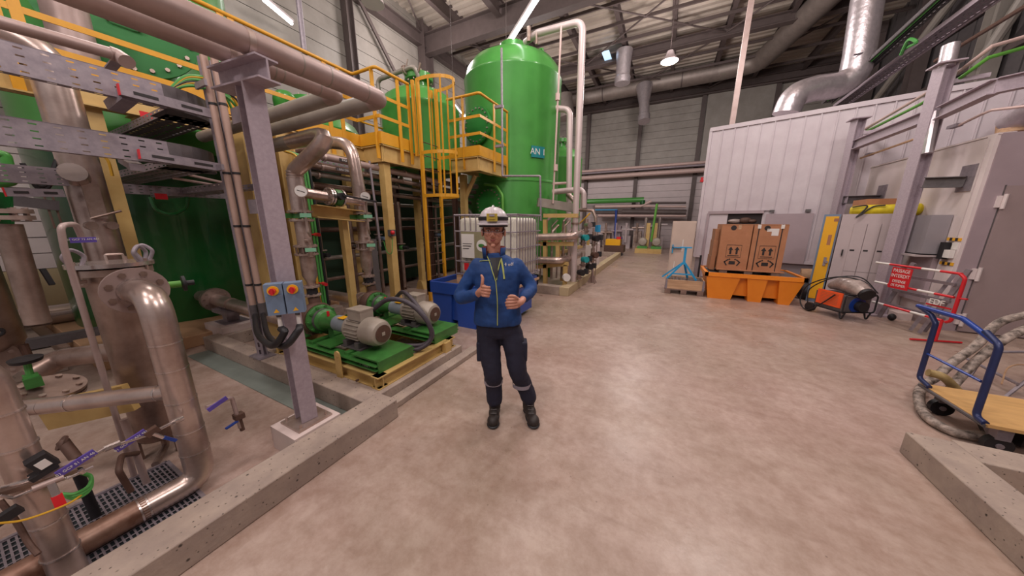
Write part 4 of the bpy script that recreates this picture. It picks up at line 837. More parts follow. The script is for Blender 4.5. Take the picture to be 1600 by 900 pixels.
P('swan_neck', MB().tube([(-3.55, 2.64, 2.08), (-3.6, 2.64, 2.6), (-4.0, 2.62, 2.66), (-5.05, 2.62, 2.6)], .075, 24, .28), 'steel', r2)
cv = T('crossover_valve', 'butterfly valve with a long black lever between the two pump risers', 'valve')
P('pipe', MB().cyl((-3.5, 1.9, 1.96), (-3.5, 2.64, 1.9), .055, 20), 'steel', cv)
flange(cv, (-3.5, 2.2, 1.94), (0, 1, -.08), .1, .02, 8, .01, pair=True, m='bright'); P('valve_body', MB().cyl((-3.5, 2.26, 1.935), (-3.5, 2.33, 1.93), .095, 24), 'pgreen', cv)
flange(cv, (-3.5, 2.35, 1.93), (0, 1, -.08), .1, .02, 8, .01, m='bright')
P('lever_hub', MB().cyl((-3.42, 2.28, 1.94), (-3.34, 2.27, 1.94), .04, 16), 'black', cv); P('lever', MB().beam((-3.34, 2.27, 1.95), (-3.3, 2.68, 1.9), .03, .02), 'black', cv)
cbx = T('crossover_bracket', 'beige channel bracket under the crossover valve', 'bracket')
P('channel', MB().uch((-3.5, 2.02, 1.77), (-3.5, 2.6, 1.72), .14, .12, .01, (1, 0, 0)), 'beige', cbx); P('stand', MB().beam((-3.62, 2.42, .15), (-3.62, 2.42, 1.7), .07, .07), 'beige', cbx)
vt = T('vertical_tray', 'vertical grey cable tray with green and yellow cables between the risers', 'cable tray')
P('tray', MB().uch((-4.0, 2.22, .2), (-4.0, 2.22, 2.3), .2, .07, .006, (1, -.5, 0)), 'galvdark', vt)
for i, m_ in enumerate(('ycable', 'gcable', 'gcable', 'black')):
    S('riser_cable', MB().tube(spline([(-4.25, 2.2+.03*i, 2.5), (-4.0, 2.2+.03*i, 2.4), (-3.93, 2.18+.035*i, 2.1), (-3.93, 2.18+.035*i, 1.0), (-3.92, 2.18+.03*i, .3)]), .014, 8), m_, ('yellow', 'left green', 'right green', 'black')[i] + ' cable hanging down in the vertical tray between the risers', 'cable', 'cables in the vertical tray')
for q_, lab in (((-3.85, 2.2, 1.5), 'upper'), ((-3.85, 2.2, .88), 'lower')): S('red_plug', MB().cyl(q_, (q_[0]+.1, q_[1]-.02, q_[2]), .022, 12).cyl((q_[0]-.15, q_[1]-.02, q_[2]), q_, .01, 8), 'red', lab+' red round stop on the vertical tray between the risers', 'fitting')
S('suction_stub', MB().tube([(-5.4, 2.66, .55), (-3.62, 2.66, .55)], .075, 20).cyl((-3.7, 2.66, .55), (-3.66, 2.66, .55), .12, 24).cyl((-3.8, 2.66, .55), (-3.76, 2.66, .55), .12, 24), 'steel', 'stainless suction pipe with flange entering the farther pump', 'pipe')
# pipes running under the platform
lab_ = {0: 'pink pipe with a black printed label under the beige beam', 1: 'second pipe below the labelled one under the platform beam', 2: 'third pipe in the run under the platform beam', 3: 'fourth, lowest pipe in the run under the platform beam'}
for k in range(4):
    x_ = (-4.78, -4.88, -5.0, -5.2)[k]; z_ = (2.6, 2.47, 2.36, 2.22)[k]
    t = T('process_pipe', lab_[k], 'pipe')
    P('pipe', MB().tube([(x_, 2.3, z_+.05), (x_, 4.4, z_), (x_, 6.2, z_-.05), (x_+.4, 7.0, z_-.05)], (.055, .045, .04, .045)[k], 16), ('jacket', 'steel2', 'jacketgrey', 'steeldark')[k], t)
    if k < 2:
        lb = P('printed_label', MB().ob((x_+.058, 3.4, z_+.02), .003, .35, .05), 'ink' if k == 0 else 'greydark', t)
        text('EAU DECARB', .045, (x_+.061, 3.4, z_+.02), (0, 1, 0), (0, 0, 1), 'ledge', lb)
    for yy in (3.0, 4.6, 5.8): P('coupling', MB().cyl((x_, yy, z_+.02), (x_, yy+.03, z_+.02), .06, 16), 'steel2', t)
for k in range(6):
    z_ = (.55, .95, 1.5, 1.72, 2.05, 2.3)[k]; x_ = -5.8-.12*(k % 3)
    S('process_pipe', MB().tube([(x_, 2.9, z_), (x_+.05, 6.4, z_), (x_+.5, 7.1, z_+.1)], .035+.008*(k % 3), 12), ('steeldark', 'jacketgrey', 'brown')[k % 3], ('dark stained', 'grey jacketed', 'rust brown')[k % 3] + ' pipe in the dim rack behind the yellow ladder, row %s' % ('one two three four five six seven eight nine'.split()[k]), 'pipe')
for k in range(6):
    y_ = 3.2+.62*k
    t = T('rack_valve', 'small flanged valve in the dim rack behind the risers, number %s from the mauve column' % ('one two three four five six'.split()[k]), 'valve')
    P('stem_pipe', MB().cyl((-5.5, y_, .1), (-5.5, y_, 2.1), .035, 12), 'steeldark', t)
    flange(t, (-5.5, y_, 1.0+.12*(k % 3)), (0, 0, 1), .09, .015, 6, .008, m='steel2'); flange(t, (-5.5, y_, 1.15+.12*(k % 3)), (0, 0, 1), .09, .015, 6, .008, m='steel2')
    P('body', MB().ell((-5.5, y_, 1.07+.12*(k % 3)), .07, .07, .07), ('pgreen', 'brown', 'galvdark')[k % 3], t); P('actuator', MB().cyl((-5.44, y_, 1.07+.12*(k % 3)), (-5.3, y_, 1.07+.12*(k % 3)), .04, 12), ('black', 'bright', 'boxblue')[k % 3], t)
S('shade_backdrop', MB().box((-7.6, 3.0, .1), (-6.3, 9.0, 2.7)), mat('shade_dark_green', '#12301c', .6, 0, .1, 2), 'dark green block added as the shade behind the pipe rack under the platform', 'tank')  # added block, its dark colour stands for the shade under the platform
S('dark_box_column', MB().box((-4.75, 3.55, 0), (-4.62, 3.68, 1.35)), 'greydark', 'dark grey square post behind the farther riser', 'post')
jb = T('wall_light_box', 'red-domed call box on the beige post right of the risers', 'call box')
P('box', MB().ob((-4.58, 4.0, 1.45), .1, .1, .12), 'greydark', jb); P('dome', MB().ell((-4.5, 3.95, 1.46), .04, .04, .04), 'red', jb)
S('small_green_wire', MB().tube(spline([(-4.7, 3.9, 1.3), (-4.66, 3.92, 1.1), (-4.56, 3.94, 1.08), (-4.53, 3.96, 1.35)]), .008, 6), 'gcable', 'green wire looping on the beige post below the call box', 'cable')
S('instrument_post', MB().tube([(-4.75, 3.8, 2.7), (-4.74, 3.85, 1.2)], .02, 10), 'galv', 'thin grey conduit clipped to the beige post right of the risers', 'conduit')
S('nozzle_pipe', MB().tube([(-5.0, 6.9, .2), (-5.0, 6.9, 2.0), (-5.3, 6.7, 2.3)], .06, 16, .25), 'jacketgrey', 'grey pipe bending under the right platform beside the white container tank', 'pipe')
S('nozzle_pipe', MB().tube([(-4.7, 6.8, .2), (-4.7, 6.8, 1.9), (-4.9, 6.7, 2.1)], .05, 16, .2), 'jacketgrey', 'thinner grey pipe bending under the right platform', 'pipe')
S('swan_pipe', MB().tube([(-4.133, 6.6, 2.572), (-3.801, 6.6, 2.524), (-3.624, 6.6, 2.292), (-3.611, 6.6, 1.681)], .035, 12, .2), 'limepipe', 'green-grey swan-neck pipe in front of the tall tank manway', 'pipe')
# top pipe of small tank
t = T('vent_pipe', 'pale pipe with a valve rising over the green tank behind the ladder cage', 'pipe')
P('pipe', MB().tube([(-5.935, 5.2, 3.537), (-5.977, 5.2, 4.711), (-4.966, 5.3, 4.816), (-4.96, 5.4, 4.593)], .045, 14, .12), 'jacketgrey', t)
flange(t, (-5.24, 5.28, 4.781), (1, .1, .1), .09, .02, 6, .01, m='steel2', pair=True); P('valve_stem', MB().cyl((-5.202, 5.28, 4.797), (-5.128, 5.28, 4.97), .015, 8).cyl((-4.917, 5.35, 4.72), (-4.851, 5.35, 4.87), .02, 8), 'steel2', t)
# ================================================================ WHITE BULK CONTAINER IN THE BLUE TUB
tub = T('spill_tub', 'blue plastic spill tub under the white caged container', 'tub')
X0, X1, Y0, Y1 = -3.42, -2.0, 3.62, 5.0
m_ = MB()
m_.box((X0, Y0, .52), (X1, Y0+.06, .7)).box((X0, Y1-.06, .52), (X1, Y1, .7)).box((X0, Y0, .52), (X0+.06, Y1, .7)).box((X1-.06, Y0, .52), (X1, Y1, .7)); P('rim', m_, 'blue', tub)
P('basin', MB().box((X0+.1, Y0+.06, .08), (X1-.1, Y1-.06, .55)), 'blue', tub)
for xx in (X0+.14, X0+.62, X1-.42): P('foot_block', MB().prof([(-.17, -.27), (.17, -.27), (.2, .25), (-.2, .25)], (xx+.14, Y0+.02, .27), (xx+.14, Y0+.4, .27)), 'blue', tub)
P('side_pocket', MB().box((X0+.02, Y0+.2, .0), (X0+.2, Y0+.5, .52)).box((X0+.02, Y0+.8, .0), (X0+.2, Y0+1.1, .52)), 'blue', tub)
P('grate', MB().box((X0+.06, Y0+.06, .6), (X1-.06, Y1-.06, .62)), 'wooddark', tub)
ibc = T('bulk_container', 'white plastic bulk container in a wire cage with paper labels', 'container')
a0, a1, b0, b1, c0, c1_ = -3.14, -1.98, 4.05, 5.0, .76, 1.72
P('pallet', MB().box((a0, b0, .62), (a1, b1, .66)).box((a0, b0, .66), (a0+.1, b0+.1, .76)).box((a1-.1, b0, .66), (a1, b0+.1, .76)).box(((a0+a1)/2-.06, b0, .66), ((a0+a1)/2+.06, b0+.1, .76)), 'wood', ibc)
bo = P('bottle', MB().box((a0+.03, b0+.03, c0), (a1-.03, b1-.03, c1_)), 'tank', ibc); bv = bo.modifiers.new('b', 'BEVEL'); bv.width = .09; bv.segments = 4
def wire(p, q, r_=.009): return MB().cyl(p, q, r_, 6)
for z in (.78, 1.0, 1.25, 1.5, 1.76):
    P('cage_ring', MB().tube([(a0, b0, z), (a1, b0, z), (a1, b1, z), (a0, b1, z), (a0, b0, z)], .011 if z < 1.7 else .016, 6), 'galv', ibc)
n = 11
for k in range(n+1): P('cage_wire', wire((a0+(a1-a0)*k/n, b0, .76), (a0+(a1-a0)*k/n, b0, 1.76)), 'galv', ibc)
for k in range(1, 9): P('cage_wire', wire((a1, b0+(b1-b0)*k/9, .76), (a1, b0+(b1-b0)*k/9, 1.76)), 'galv', ibc)
lp_ = P('label_panel', MB().box((-3.0, 4.03, 1.06), (-2.45, 4.045, 1.5)), 'ginkgo', ibc)
P('paper_label', MB().box((-2.99, 4.02, 1.07), (-2.74, 4.032, 1.46)), 'ledge', lp_)
text('PRODUIT', .035, (-2.865, 4.018, 1.38), (1, 0, 0), (0, 0, 1), 'ink', lp_); text('CHIMIQUE', .03, (-2.865, 4.018, 1.3), (1, 0, 0), (0, 0, 1), 'ink', lp_) if 0 else None
P('label_line', MB().box((-2.96, 4.016, 1.26), (-2.8, 4.019, 1.272)).box((-2.96, 4.016, 1.22), (-2.84, 4.019, 1.228)).box((-2.96, 4.016, 1.3), (-2.78, 4.019, 1.308)), 'ink', lp_)
bpy.data.objects.remove([o for o in bpy.data.objects if o.parent == lp_ and o.name.startswith('lettering')][0])
P('round_emblem', MB().cyl((-2.6, 4.03, 1.28), (-2.6, 4.024, 1.28), .095, 28), 'ledge', lp_)
P('leaf_mark', MB().ell((-2.6, 4.02, 1.28), .06, .004, .03, 12, 6).beam((-2.65, 4.02, 1.3), (-2.57, 4.02, 1.24), .01, .008), 'pgreen', lp_)
P('red_tag', MB().box((-2.95, 4.02, .86), (-2.86, 4.03, .98)), 'red', ibc)
# ================================================================ SKID IN FRONT OF THE TALL TANK
fs = T('valve_skid', 'beige steel stand in the second bund carrying pipes and teal valves', 'stand')
def fb(a, b_, wv=.09): P('frame_member', MB().beam(a, b_, wv, wv), 'beige', fs)
YS = 6.8
for a, b_ in ((((-2.507, 6.75, 0.048)), ((-2.55, 6.75, 1.709))), ((-2.015, 6.75, 0.067), (-2.007, 6.75, 0.659)), ((-2.201, 6.75, 0.785), (-2.213, 6.75, 1.103)), ((-2.768, 6.75, 1.13), (-1.846, 6.75, 1.16)), ((-2.757, 6.75, 0.562), (-1.947, 6.75, 0.693)), ((-2.585, 6.75, 1.798), (-1.772, 6.75, 1.791))): fb(a, b_)
for a, b_ in (((-2.35, 7.6, 0.1), (-2.35, 7.6, 1.6)), ((-2.3, 8.6, 0.1), (-2.3, 8.6, 1.2)), ((-2.3, 7.2, .9), (-2.3, 9.4, .9)), ((-2.1, 9.4, .1), (-2.1, 9.4, 1.1))): fb(a, b_, .08)
P('slab_box', MB().box((-2.15, 9.3, .2), (-1.95, 10.6, .95)), 'white', fs)
def hpipe(label, y_, a, c_, e_, r_=.085):
    t = T('header_pipe', label, 'pipe')
    P('pipe', MB().tube([a, c_, e_], r_, 20, .15), 'steel', t); d = Vector(a)
    flange(t, d, (1, 0, 0), r_*1.9, .03, 8, .014, pair=True, m='steel2'); P('end_elbow', MB().tube([add_v(a, (-.02, 0, 0)), add_v(a, (-.25, .1, 0)), add_v(a, (-.4, .5, 0))], r_, 16, .15), 'steel', t)
    return t
hpipe('upper horizontal stainless pipe on the beige stand', YS, (-2.809, 6.6, 1.29), (-1.798, 6.6, 1.342), (-1.99, 8.5, 1.385))
hpipe('lower horizontal stainless pipe on the beige stand', YS, (-2.8, 6.6, 0.752), (-2.089, 6.6, 0.777), (-2.014, 8, 0.78))
bw = T('tall_white_pipe', 'tall pale pipe rising from the valve stand and bending over to the domed tank', 'pipe')
P('pipe', MB().tube([(-1.92, 7.15, .2), (-1.96, 7.12, 5.75), (-3.1, 7.4, 5.95), (-3.5, 7.6, 5.95)], .075, 20, .25), mat('pale_pink_pipe', '#c2b2b0', .4, .2, .04, 4), bw)
for z in (1.6, 1.75): P('coupling', MB().cyl((-1.93, 7.15, z), (-1.93, 7.15, z+.04), .1, 20), 'steel2', bw)
P('valve', MB().cyl((-3.3, 7.35, 5.8), (-3.3, 7.35, 6.1), .05, 10).cyl((-3.1, 7.35, 5.7), (-3.1, 7.35, 5.95), .03, 10), 'steel2', bw)
t = T('second_white_pipe', 'shorter pale pipe bending toward the domed tank beside the tall one', 'pipe')
P('pipe', MB().tube([(-2.3, 8.0, .2), (-2.42, 7.95, 4.4), (-2.85, 7.95, 4.5)], .075, 20, .2), bpy.data.materials['pale_pink_pipe'], t)
t = T('crossing_pipe', 'pale pipe crossing in front of the tank and bending down behind the tall pipe', 'pipe')
P('pipe', MB().tube([(-2.678, 7.6, 2.411), (-1.995, 7.6, 2.442), (-1.878, 7.6, 2.346), (-1.859, 7.6, 1.993)], .07, 18, .1), bpy.data.materials['pale_pink_pipe'], t)
S('diagonal_pipe', MB().tube([(-2.362, 7.8, 2.366), (-2.168, 7.8, 2.2)], .06, 16), 'steel2', 'short slanting pale pipe between the two upright ones', 'pipe')
t = T('bent_outlet', 'slim pale pipe bending down right of the valve stand', 'pipe')
P('pipe', MB().tube([(-2.072, 7.8, 1.958), (-1.677, 7.8, 1.935), (-1.587, 7.8, 1.761), (-1.575, 7.8, 1.57)], .04, 14, .08), 'steel2', t)
hb = T('grey_header_box', 'grey box channel above the beige stand in front of the tank', 'channel')
P('channel', MB().beam((-2.816, 6.9, 2.12), (-2.048, 7.4, 1.989), .16, .2), 'jacketgrey', hb)
t = T('pink_conduit', 'thin pink conduit with joints rising beside the domed tank', 'conduit')
P('pipe', MB().tube([(-2.458, 7, 2.086), (-2.389, 7, 5.724)], .022, 8), 'pinkpipe', t)
for q in ((-2.419, 7, 2.821), (-2.424, 7, 4.303)): P('joint', MB().cyl(q, add_v(q, (0, 0, .14)), .05, 10), 'pinkpipe', t)
S('pink_conduit', MB().tube([(-2.473, 7, 2.539), (-2.253, 7.3, 2.574)], .03, 8), 'pinkpipe', 'short pink crossbar between the tank and the pale pipes', 'conduit')
names_ = 'first second third fourth fifth sixth seventh eighth ninth tenth'.split()
for k in range(9):
    x_ = -2.75+.1*k; y_ = 7.0+.12*(k % 3)
    S('standpipe', MB().tube([(x_, y_, .25), (x_, y_, 1.3+.5*((k*7) % 4)/4), (x_+.1, y_+.15, 1.45+.5*((k*7) % 4)/4)], .02+.012*(k % 2), 8, .04), ('steel2', 'jacket', 'steeldark')[k % 3], names_[k] + ' thin upright pipe of the valve stand counting from the blue tub', 'pipe')
for k, (px, col, dz) in enumerate((((-1.789, 7.4, 1.278), 'teal', 0), ((-1.76, 7.4, 0.738), 'teal', 0), ((-1.791, 7.2, 0.439), 'black', 0), ((-1.563, 7.6, 1.258), 'black', 0), ((-1.57, 7.6, 0.841), 'brown', 0), ((-1.772, 7.6, 1.571), 'bright', 0), ((-1.683, 7.6, 0.538), 'black', 0))):
    if 'actuator_teal' not in bpy.data.materials: mat('actuator_teal', '#1f8c90', .4, 0, .05, 6)
    t = T('actuated_valve', ('upper teal', 'lower teal', 'low black', 'upper black', 'rust brown', 'bright steel', 'lower black')[k] + ' headed valve on the beige stand', 'valve')
    P('head', MB().cyl(px, add_v(px, (.12, -.1, 0)), .075, 16), bpy.data.materials['actuator_teal'] if col == 'teal' else col, t)
    P('body', MB().cyl(add_v(px, (0, 0, -.2)), add_v(px, (0, 0, .16)), .05, 12), 'steel2', t); flange(t, add_v(px, (0, 0, -.14)), (0, 0, 1), .085, .02, 6, .01, m='steeldark')
    P('side_box', MB().ob(add_v(px, (.16, .05, .02)), .1, .1, .12), 'black', t)
S('gauge_white', MB().cyl((-1.981, 6.7, 0.376), add_v((-1.981, 6.7, 0.376), (.05, -.06, 0)), .09, 18), 'ledge', 'white round meter low on the beige stand', 'meter')
t = T('blue_sign', 'small light blue sign plate on a thin post beside the valve stand', 'sign'); P('plate', MB().ob((-1.561, 8, 1.487), .14, .02, .18), 'cyan', t); P('post', MB().cyl(((-1.561, 8, 1.487)[0], 8.03, 0), add_v((-1.561, 8, 1.487), (0, .03, 0)), .012, 8), 'steel2', t)
S('yellow_wires', MB().tube([(-1.952, 7.6, 1.602), (-1.693, 7.6, 1.867)], .02, 6), 'ycable', 'yellow cable strung across the top of the valve stand', 'cable')
t = T('barrier_post', 'mauve steel post with a small foot standing on the floor before the second bund', 'post')
pb = (-1.676, 8.247, 0)
P('shaft', MB().cyl((pb[0], pb[1], 0), (pb[0]-.03, pb[1], 1.5), .035, 12), 'jacket', t); P('foot', MB().prof([(-.13, 0), (.13, 0), (.04, .2), (-.04, .2)], (pb[0], pb[1]-.02, 0), (pb[0], pb[1]+.02, 0)), 'jacket', t)
# ================================================================ FAR END
for k, (z_, r_, m_) in enumerate(((5.05, .09, 'pinkpipe'), (4.9, .07, 'galv'), (4.62, .14, 'pinkpipe'))):
    S('wall_header', MB().tube([(-9, 21.4, z_), (2.6, 21.4, z_)], r_, 12), m_, ('thin upper pink pipe', 'middle grey tray pipe', 'thick lower pink pipe')[k] + ' high along the far wall', 'pipe')
t = T('green_header', 'green pipe with a dark end running along the far wall', 'pipe')
P('pipe', MB().tube([(-4.897, 21, 3.017), (-1.363, 21, 3.028)], .16, 16), 'green', t); P('end', MB().cyl((-1.434, 21, 2.992), (-1.413, 21, 2.758), .16, 16), 'dgreen', t)
for k, (p, q, r_, m_) in enumerate((((-4.359, 21, 2.667), (-1.477, 21, 2.642), .1, 'pinkpipe'), ((-1.477, 21, 2.642), (-0.914, 21, 2.937), .1, 'pinkpipe'), ((-1.013, 21, 2.824), (0.976, 21, 2.769), .07, 'frame'), ((-1.365, 21, 2.639), (1.001, 21, 2.547), .07, 'pinkpipe'), ((-4.336, 21, 2.288), (-2.483, 21, 2.262), .1, 'frame'), ((-2.605, 21, 2.304), (1.039, 21, 2.213), .17, 'frame'), ((-4.109, 21, 2.074), (1.06, 21, 2.026), .09, 'pinkpipe'), ((-4.346, 21, 2.457), (-2.894, 21, 2.431), .05, 'cyan'))):
    S('wall_pipe', MB().tube([p, q], r_, 10), m_, ('long pink', 'slanting pink', 'thin dark upper', 'thin pink middle', 'short dark', 'thick dark', 'long lower pink', 'short light blue')[k] + ' pipe on the far wall above the small pumps', 'pipe')
S('blue_riser', MB().tube([(-2.833, 20, 2.395), (-2.782, 20, 0.651), (-2.395, 20, 0.66), (-2.432, 20, 0.134)], .08, 10), 'bluepaint', 'deep blue upright pipe near the far wall', 'pipe')
fp = T('far_pump_skid', 'beige skid with two small grey motors and green bases far down the hall', 'pump skid')
q = Vector((-0.601, 17.533, 0))
P('skid', MB().box((q[0]-.75, q[1]-.1, 0), (q[0]+.55, q[1]+.8, .25)), 'beige', fp)
for dx in (-.4, .28):
    P('green_base', MB().box((q[0]+dx-.25, q[1]-.05, .25), (q[0]+dx+.25, q[1]+.6, .38)), 'green', fp)
    P('motor', MB().lathe((q[0]+dx, q[1]-.1, .62), (0, 1, 0), [(0, .08), (.02, .18), (.06, .21), (.5, .21), (.52, .1)], 20), 'grey', fp)
    P('riser', MB().tube([(q[0]+dx+.05, q[1]+.6, .6), (q[0]+dx+.05, q[1]+.6, 1.9)], .08, 12), 'bright', fp)
for dx in (-.2, .15): P('yellow_post', MB().beam((q[0]+dx, q[1]+.5, .3), (q[0]+dx, q[1]+.5, 1.6), .18, .1), 'beige', fp)
P('green_pipe', MB().tube([(q[0], q[1]+.4, .6), (q[0]+.1, q[1]+.4, 2.6)], .06, 10), 'limepipe', fp)
cart = T('yellow_cart', 'small cart loaded with a yellow crate far down the hall', 'cart'); q = Vector((-2.237, 15.646, -0))
P('bed', MB().box((q[0]-.45, q[1], .15), (q[0]+.5, q[1]+.8, .5)), 'brown', cart); P('crate', MB().box((q[0]-.4, q[1]+.1, .5), (q[0]+.3, q[1]+.7, .8)), 'lockeryellow', cart)
for dx in (-.35, .4): P('wheel', MB().cyl((q[0]+dx, q[1]-.02, .08), (q[0]+dx, q[1]+.06, .08), .08, 12), 'black', cart)
P('red_box', MB().box((q[0]+.1, q[1]+.2, .8), (q[0]+.3, q[1]+.4, .92)), 'red', cart)
for k in range(7):
    x_ = -4.2+.62*k; S('far_equipment', MB().box((x_, 20.2, 0), (x_+.45, 20.9, .8+.3*(k % 3))).cyl((x_+.2, 20.0, .4), (x_+.2, 20.0, 1.6), .08, 8).cyl((x_-.1, 20.0, .9+.1*k), (x_+.6, 20.0, .9+.1*k), .06, 8), ('lightpanel', 'steel2', 'mauve')[k % 3], names_[k] + ' grey equipment cabinet with pipes along the foot of the far wall', 'equipment')
for k in range(4):
    x_ = -.2+.55*k; S('far_tank', MB().lathe((x_, 19.2, .0), (0, 0, 1), [(0, .22), (1.0, .22), (1.15, .1)], 14), ('steel2', 'bright')[k % 2], names_[k] + ' small steel vessel near the foot of the far wall', 'vessel') if k in (2, 3) else None
# roof duct, lamps
du = T('roof_duct', 'long dull metal air duct hung below the roof along the far wall', 'duct')
P('duct', MB().tube([(-6.6, 19.6, 9.0), (1.6, 19.6, 9.0)], .42, 20), 'ductdull', du)
P('duct_end', MB().tube([(1.6, 19.6, 9.0), (3.2, 19.4, 9.0), (4.2, 14.5, 9.0), (4.4, 9.0, 9.0)], .42, 20, .8), 'ductdull', du)
for xx in (-1.9, -1.5): P('branch', MB().lathe((-1.75, 19.2, 8.8), (.1, -.3, -1), [(0, .42), (1.0, .26), (1.6, .25), (1.65, .3), (2.0, .3)], 16), 'duct', du) if xx == -1.9 else None
P('branch', MB().lathe((-2.35, 15.5, 9.0), (0, 0, -1), [(0, .35), (.5, .3), (1.0, .3), (1.05, .34), (1.3, .33)], 18), 'duct', du)
P('strap', MB().cyl((-4.0, 19.6, 9.0), (-3.95, 19.6, 9.0), .44, 20).cyl((0.0, 19.6, 9.0), (.05, 19.6, 9.0), .44, 20), 'frame', du)
S('vertical_duct', MB().tube([(-5.898, 18, 8.644), (-5.7, 18, 7.46)], .5, 16), 'ductdull', 'dull duct elbow behind the domed tank near the far wall', 'duct')
def tubelamp(a, b_, label):
    t = T('tube_lamp', label, 'lamp'); a, b_ = Vector(a), Vector(b_); up = Vector((0, 0, .06))
    P('tube', MB().cyl(a, b_, .035, 12), 'lampwhite', t); P('housing', MB().beam(a+up, b_+up, .14, .05), 'lightpanel', t)
    P('suspension', MB().cyl(a+up, (a[0], a[1], 8.6), .006, 5), 'frame', t)
    return t
tubelamp((-4.28, 8.065, 6.2), (-2.529, 6.486, 6.2), 'bright white tube lamp above the domed tank')
tubelamp((-8.684, 4.555, 6.6), (-9.019, 5.308, 6.6), 'bright white tube lamp high at the upper left in front of the left wall')
tubelamp((-5.739, 7.6, 4.99), (-5.334, 7.6, 4.55), 'short lit tube lamp seen behind the ladder cage')
rl_ = T('round_lamp', 'round glowing hall lamp hung below the roof duct', 'lamp'); q = Vector((-0.418, 12.49, 6.9))
P('bulb', MB().cyl(q, q+Vector((0, 0, .02)), .24, 24), 'lampwarm', rl_); P('reflector', MB().lathe(q+Vector((0, 0, .02)), (0, 0, 1), [(0, .27), (.18, .14), (.3, .1)], 24), 'lightpanel', rl_); P('rod', MB().cyl(q+Vector((0, 0, .3)), (q[0], q[1], 9.1), .012, 6), 'frame', rl_)
r2_ = T('round_lamp', 'unlit round hall lamp at the top of the picture above the yellow rail', 'lamp'); q = Vector((-7.356, 6.472, 7.2))
P('reflector', MB().lathe(q, (0, 0, 1), [(0, .28), (.2, .22), (.35, .12), (.4, .05)], 24), 'white', r2_); P('rod', MB().cyl(q+Vector((0, 0, .4)), (q[0], q[1], 9.1), .012, 6), 'frame', r2_)
S('ceiling_drop_pipe', MB().tube([(-8.058, 4.971, 6.9), (-8.072, 4.949, 5.554)], .06, 12), 'galv', 'grey upright conduit behind the yellow rail at the upper left', 'conduit')
# ================================================================ CONTAINER ROOM WITH VERTICAL PANELS
A_, B_ = Vector((.9, 10.65, 0)), Vector((4.4, 9.75, 0)); u = (B_-A_).normalized(); nrm = Vector((u.y, -u.x, 0)); U_ = lambda s, z, o=0.: A_+u*s+Vector((0, 0, z))+nrm*o
def wbox(s0, s1, z0, z1, o0, o1):
    vs = [U_(s, z, o) for z in (z0, z1) for s, o in ((s0, o0), (s1, o0), (s1, o1), (s0, o1))]
    return MB().add(vs, [(0, 3, 2, 1), (4, 5, 6, 7), (0, 1, 5, 4), (1, 2, 6, 5), (2, 3, 7, 6), (3, 0, 4, 7)])
ew = ST('wall_enclosure', wbox(0, 4.9, .62, 4.2, -4, -.06), 'whitecool', None)
ST('base', wbox(.02, 4.9, 0, .64, -4, -.05), mat('container_base_grey', '#8c8288', .6, 0, .05, 4), ew)
k = 0; s = 0.0
while s < 4.9:
    z0 = 1.95 if .2 < s < 1.42 else .66
    ST('panel', wbox(s+.012, s+.262, z0, 4.16, -.06, -.015), 'whitecool', ew)
    ST('seam_rib', wbox(s-.012, s+.012, z0, 4.16, -.06, .015), 'whitecool', ew); s += .274
ST('top_trim', wbox(-.03, 4.9, 4.14, 4.24, -.08, .03), 'whitecool', ew); ST('bottom_trim', wbox(1.5, 4.9, .6, .67, -.06, .03), 'whitecool', ew); ST('bottom_trim', wbox(-.02, .2, .6, .67, -.06, .03), 'whitecool', ew)
ST('door_frame', wbox(.2, 1.46, 1.88, 1.96, -.1, .03), 'mauve', ew); ST('door_frame', wbox(.18, .24, 0, 1.9, -.1, .03), 'mauve', ew)
ST('side_trim', wbox(-.04, .03, .62, 4.2, -4, .02), 'whitecool', ew)
d1 = ST('door_1', wbox(.24, .68, 0.02, 1.88, -.07, -.02), 'whitecool', None); 
ST('doorway_dark', wbox(.68, 1.44, .02, 1.88, -.055, -.045), mat('dark_interior', '#2a2224', .8, 0, .1, 4), ew)  # dark-coloured sheet in the opening stands for the unlit room behind
d2 = ST('door_2', wbox(1.52, 2.42, .6, 1.86, .0, .05), 'mauve', None, 'open grey door leaf against the container room')
ST('handle', wbox(1.6, 1.64, 1.2, 1.35, .05, .08), 'black', d2)
for s_ in (1.62, 2.3): S('gate_roller', MB().ob(U_(s_, 1.93, .04), .1, .06, .06, math.atan2(u.y, u.x)), 'greydark', ('left', 'right')[s_ > 2] + ' small black door roller above the grey door leaf', 'roller')
# things seen in the doorway
S('plastic_bag_heap', MB().ell(U_(.86, 1.68, -.02), .16, .05, .06), 'foil', 'crumpled pale plastic in the dark doorway above the cartons', 'plastic')
S('brown_bundle', MB().ell(U_(1.1, 1.7, -.03), .14, .05, .08).ell(U_(1.25, 1.68, -.03), .1, .05, .05), 'brown', 'brown bundle stacked in the dark doorway above the cartons', 'bundle')
S('alarm_beacon', MB().cyl(U_(-.07, 2.85), U_(-.07, 2.93), .04, 12).cyl(U_(-.07, 2.8), U_(-.07, 2.85), .05, 12).cyl(U_(-.02, 2.8), U_(-.07, 2.8), .02, 8), 'red', 'red beacon on the left corner of the panelled room', 'beacon')
S('slim_post', MB().beam(U_(.42, 4.22, -.3), add_v(U_(.46, 4.22, -.3), (0, 0, 5.1)), .12, .12), 'jacket', 'tall pale post rising from the roof of the panelled room', 'post')
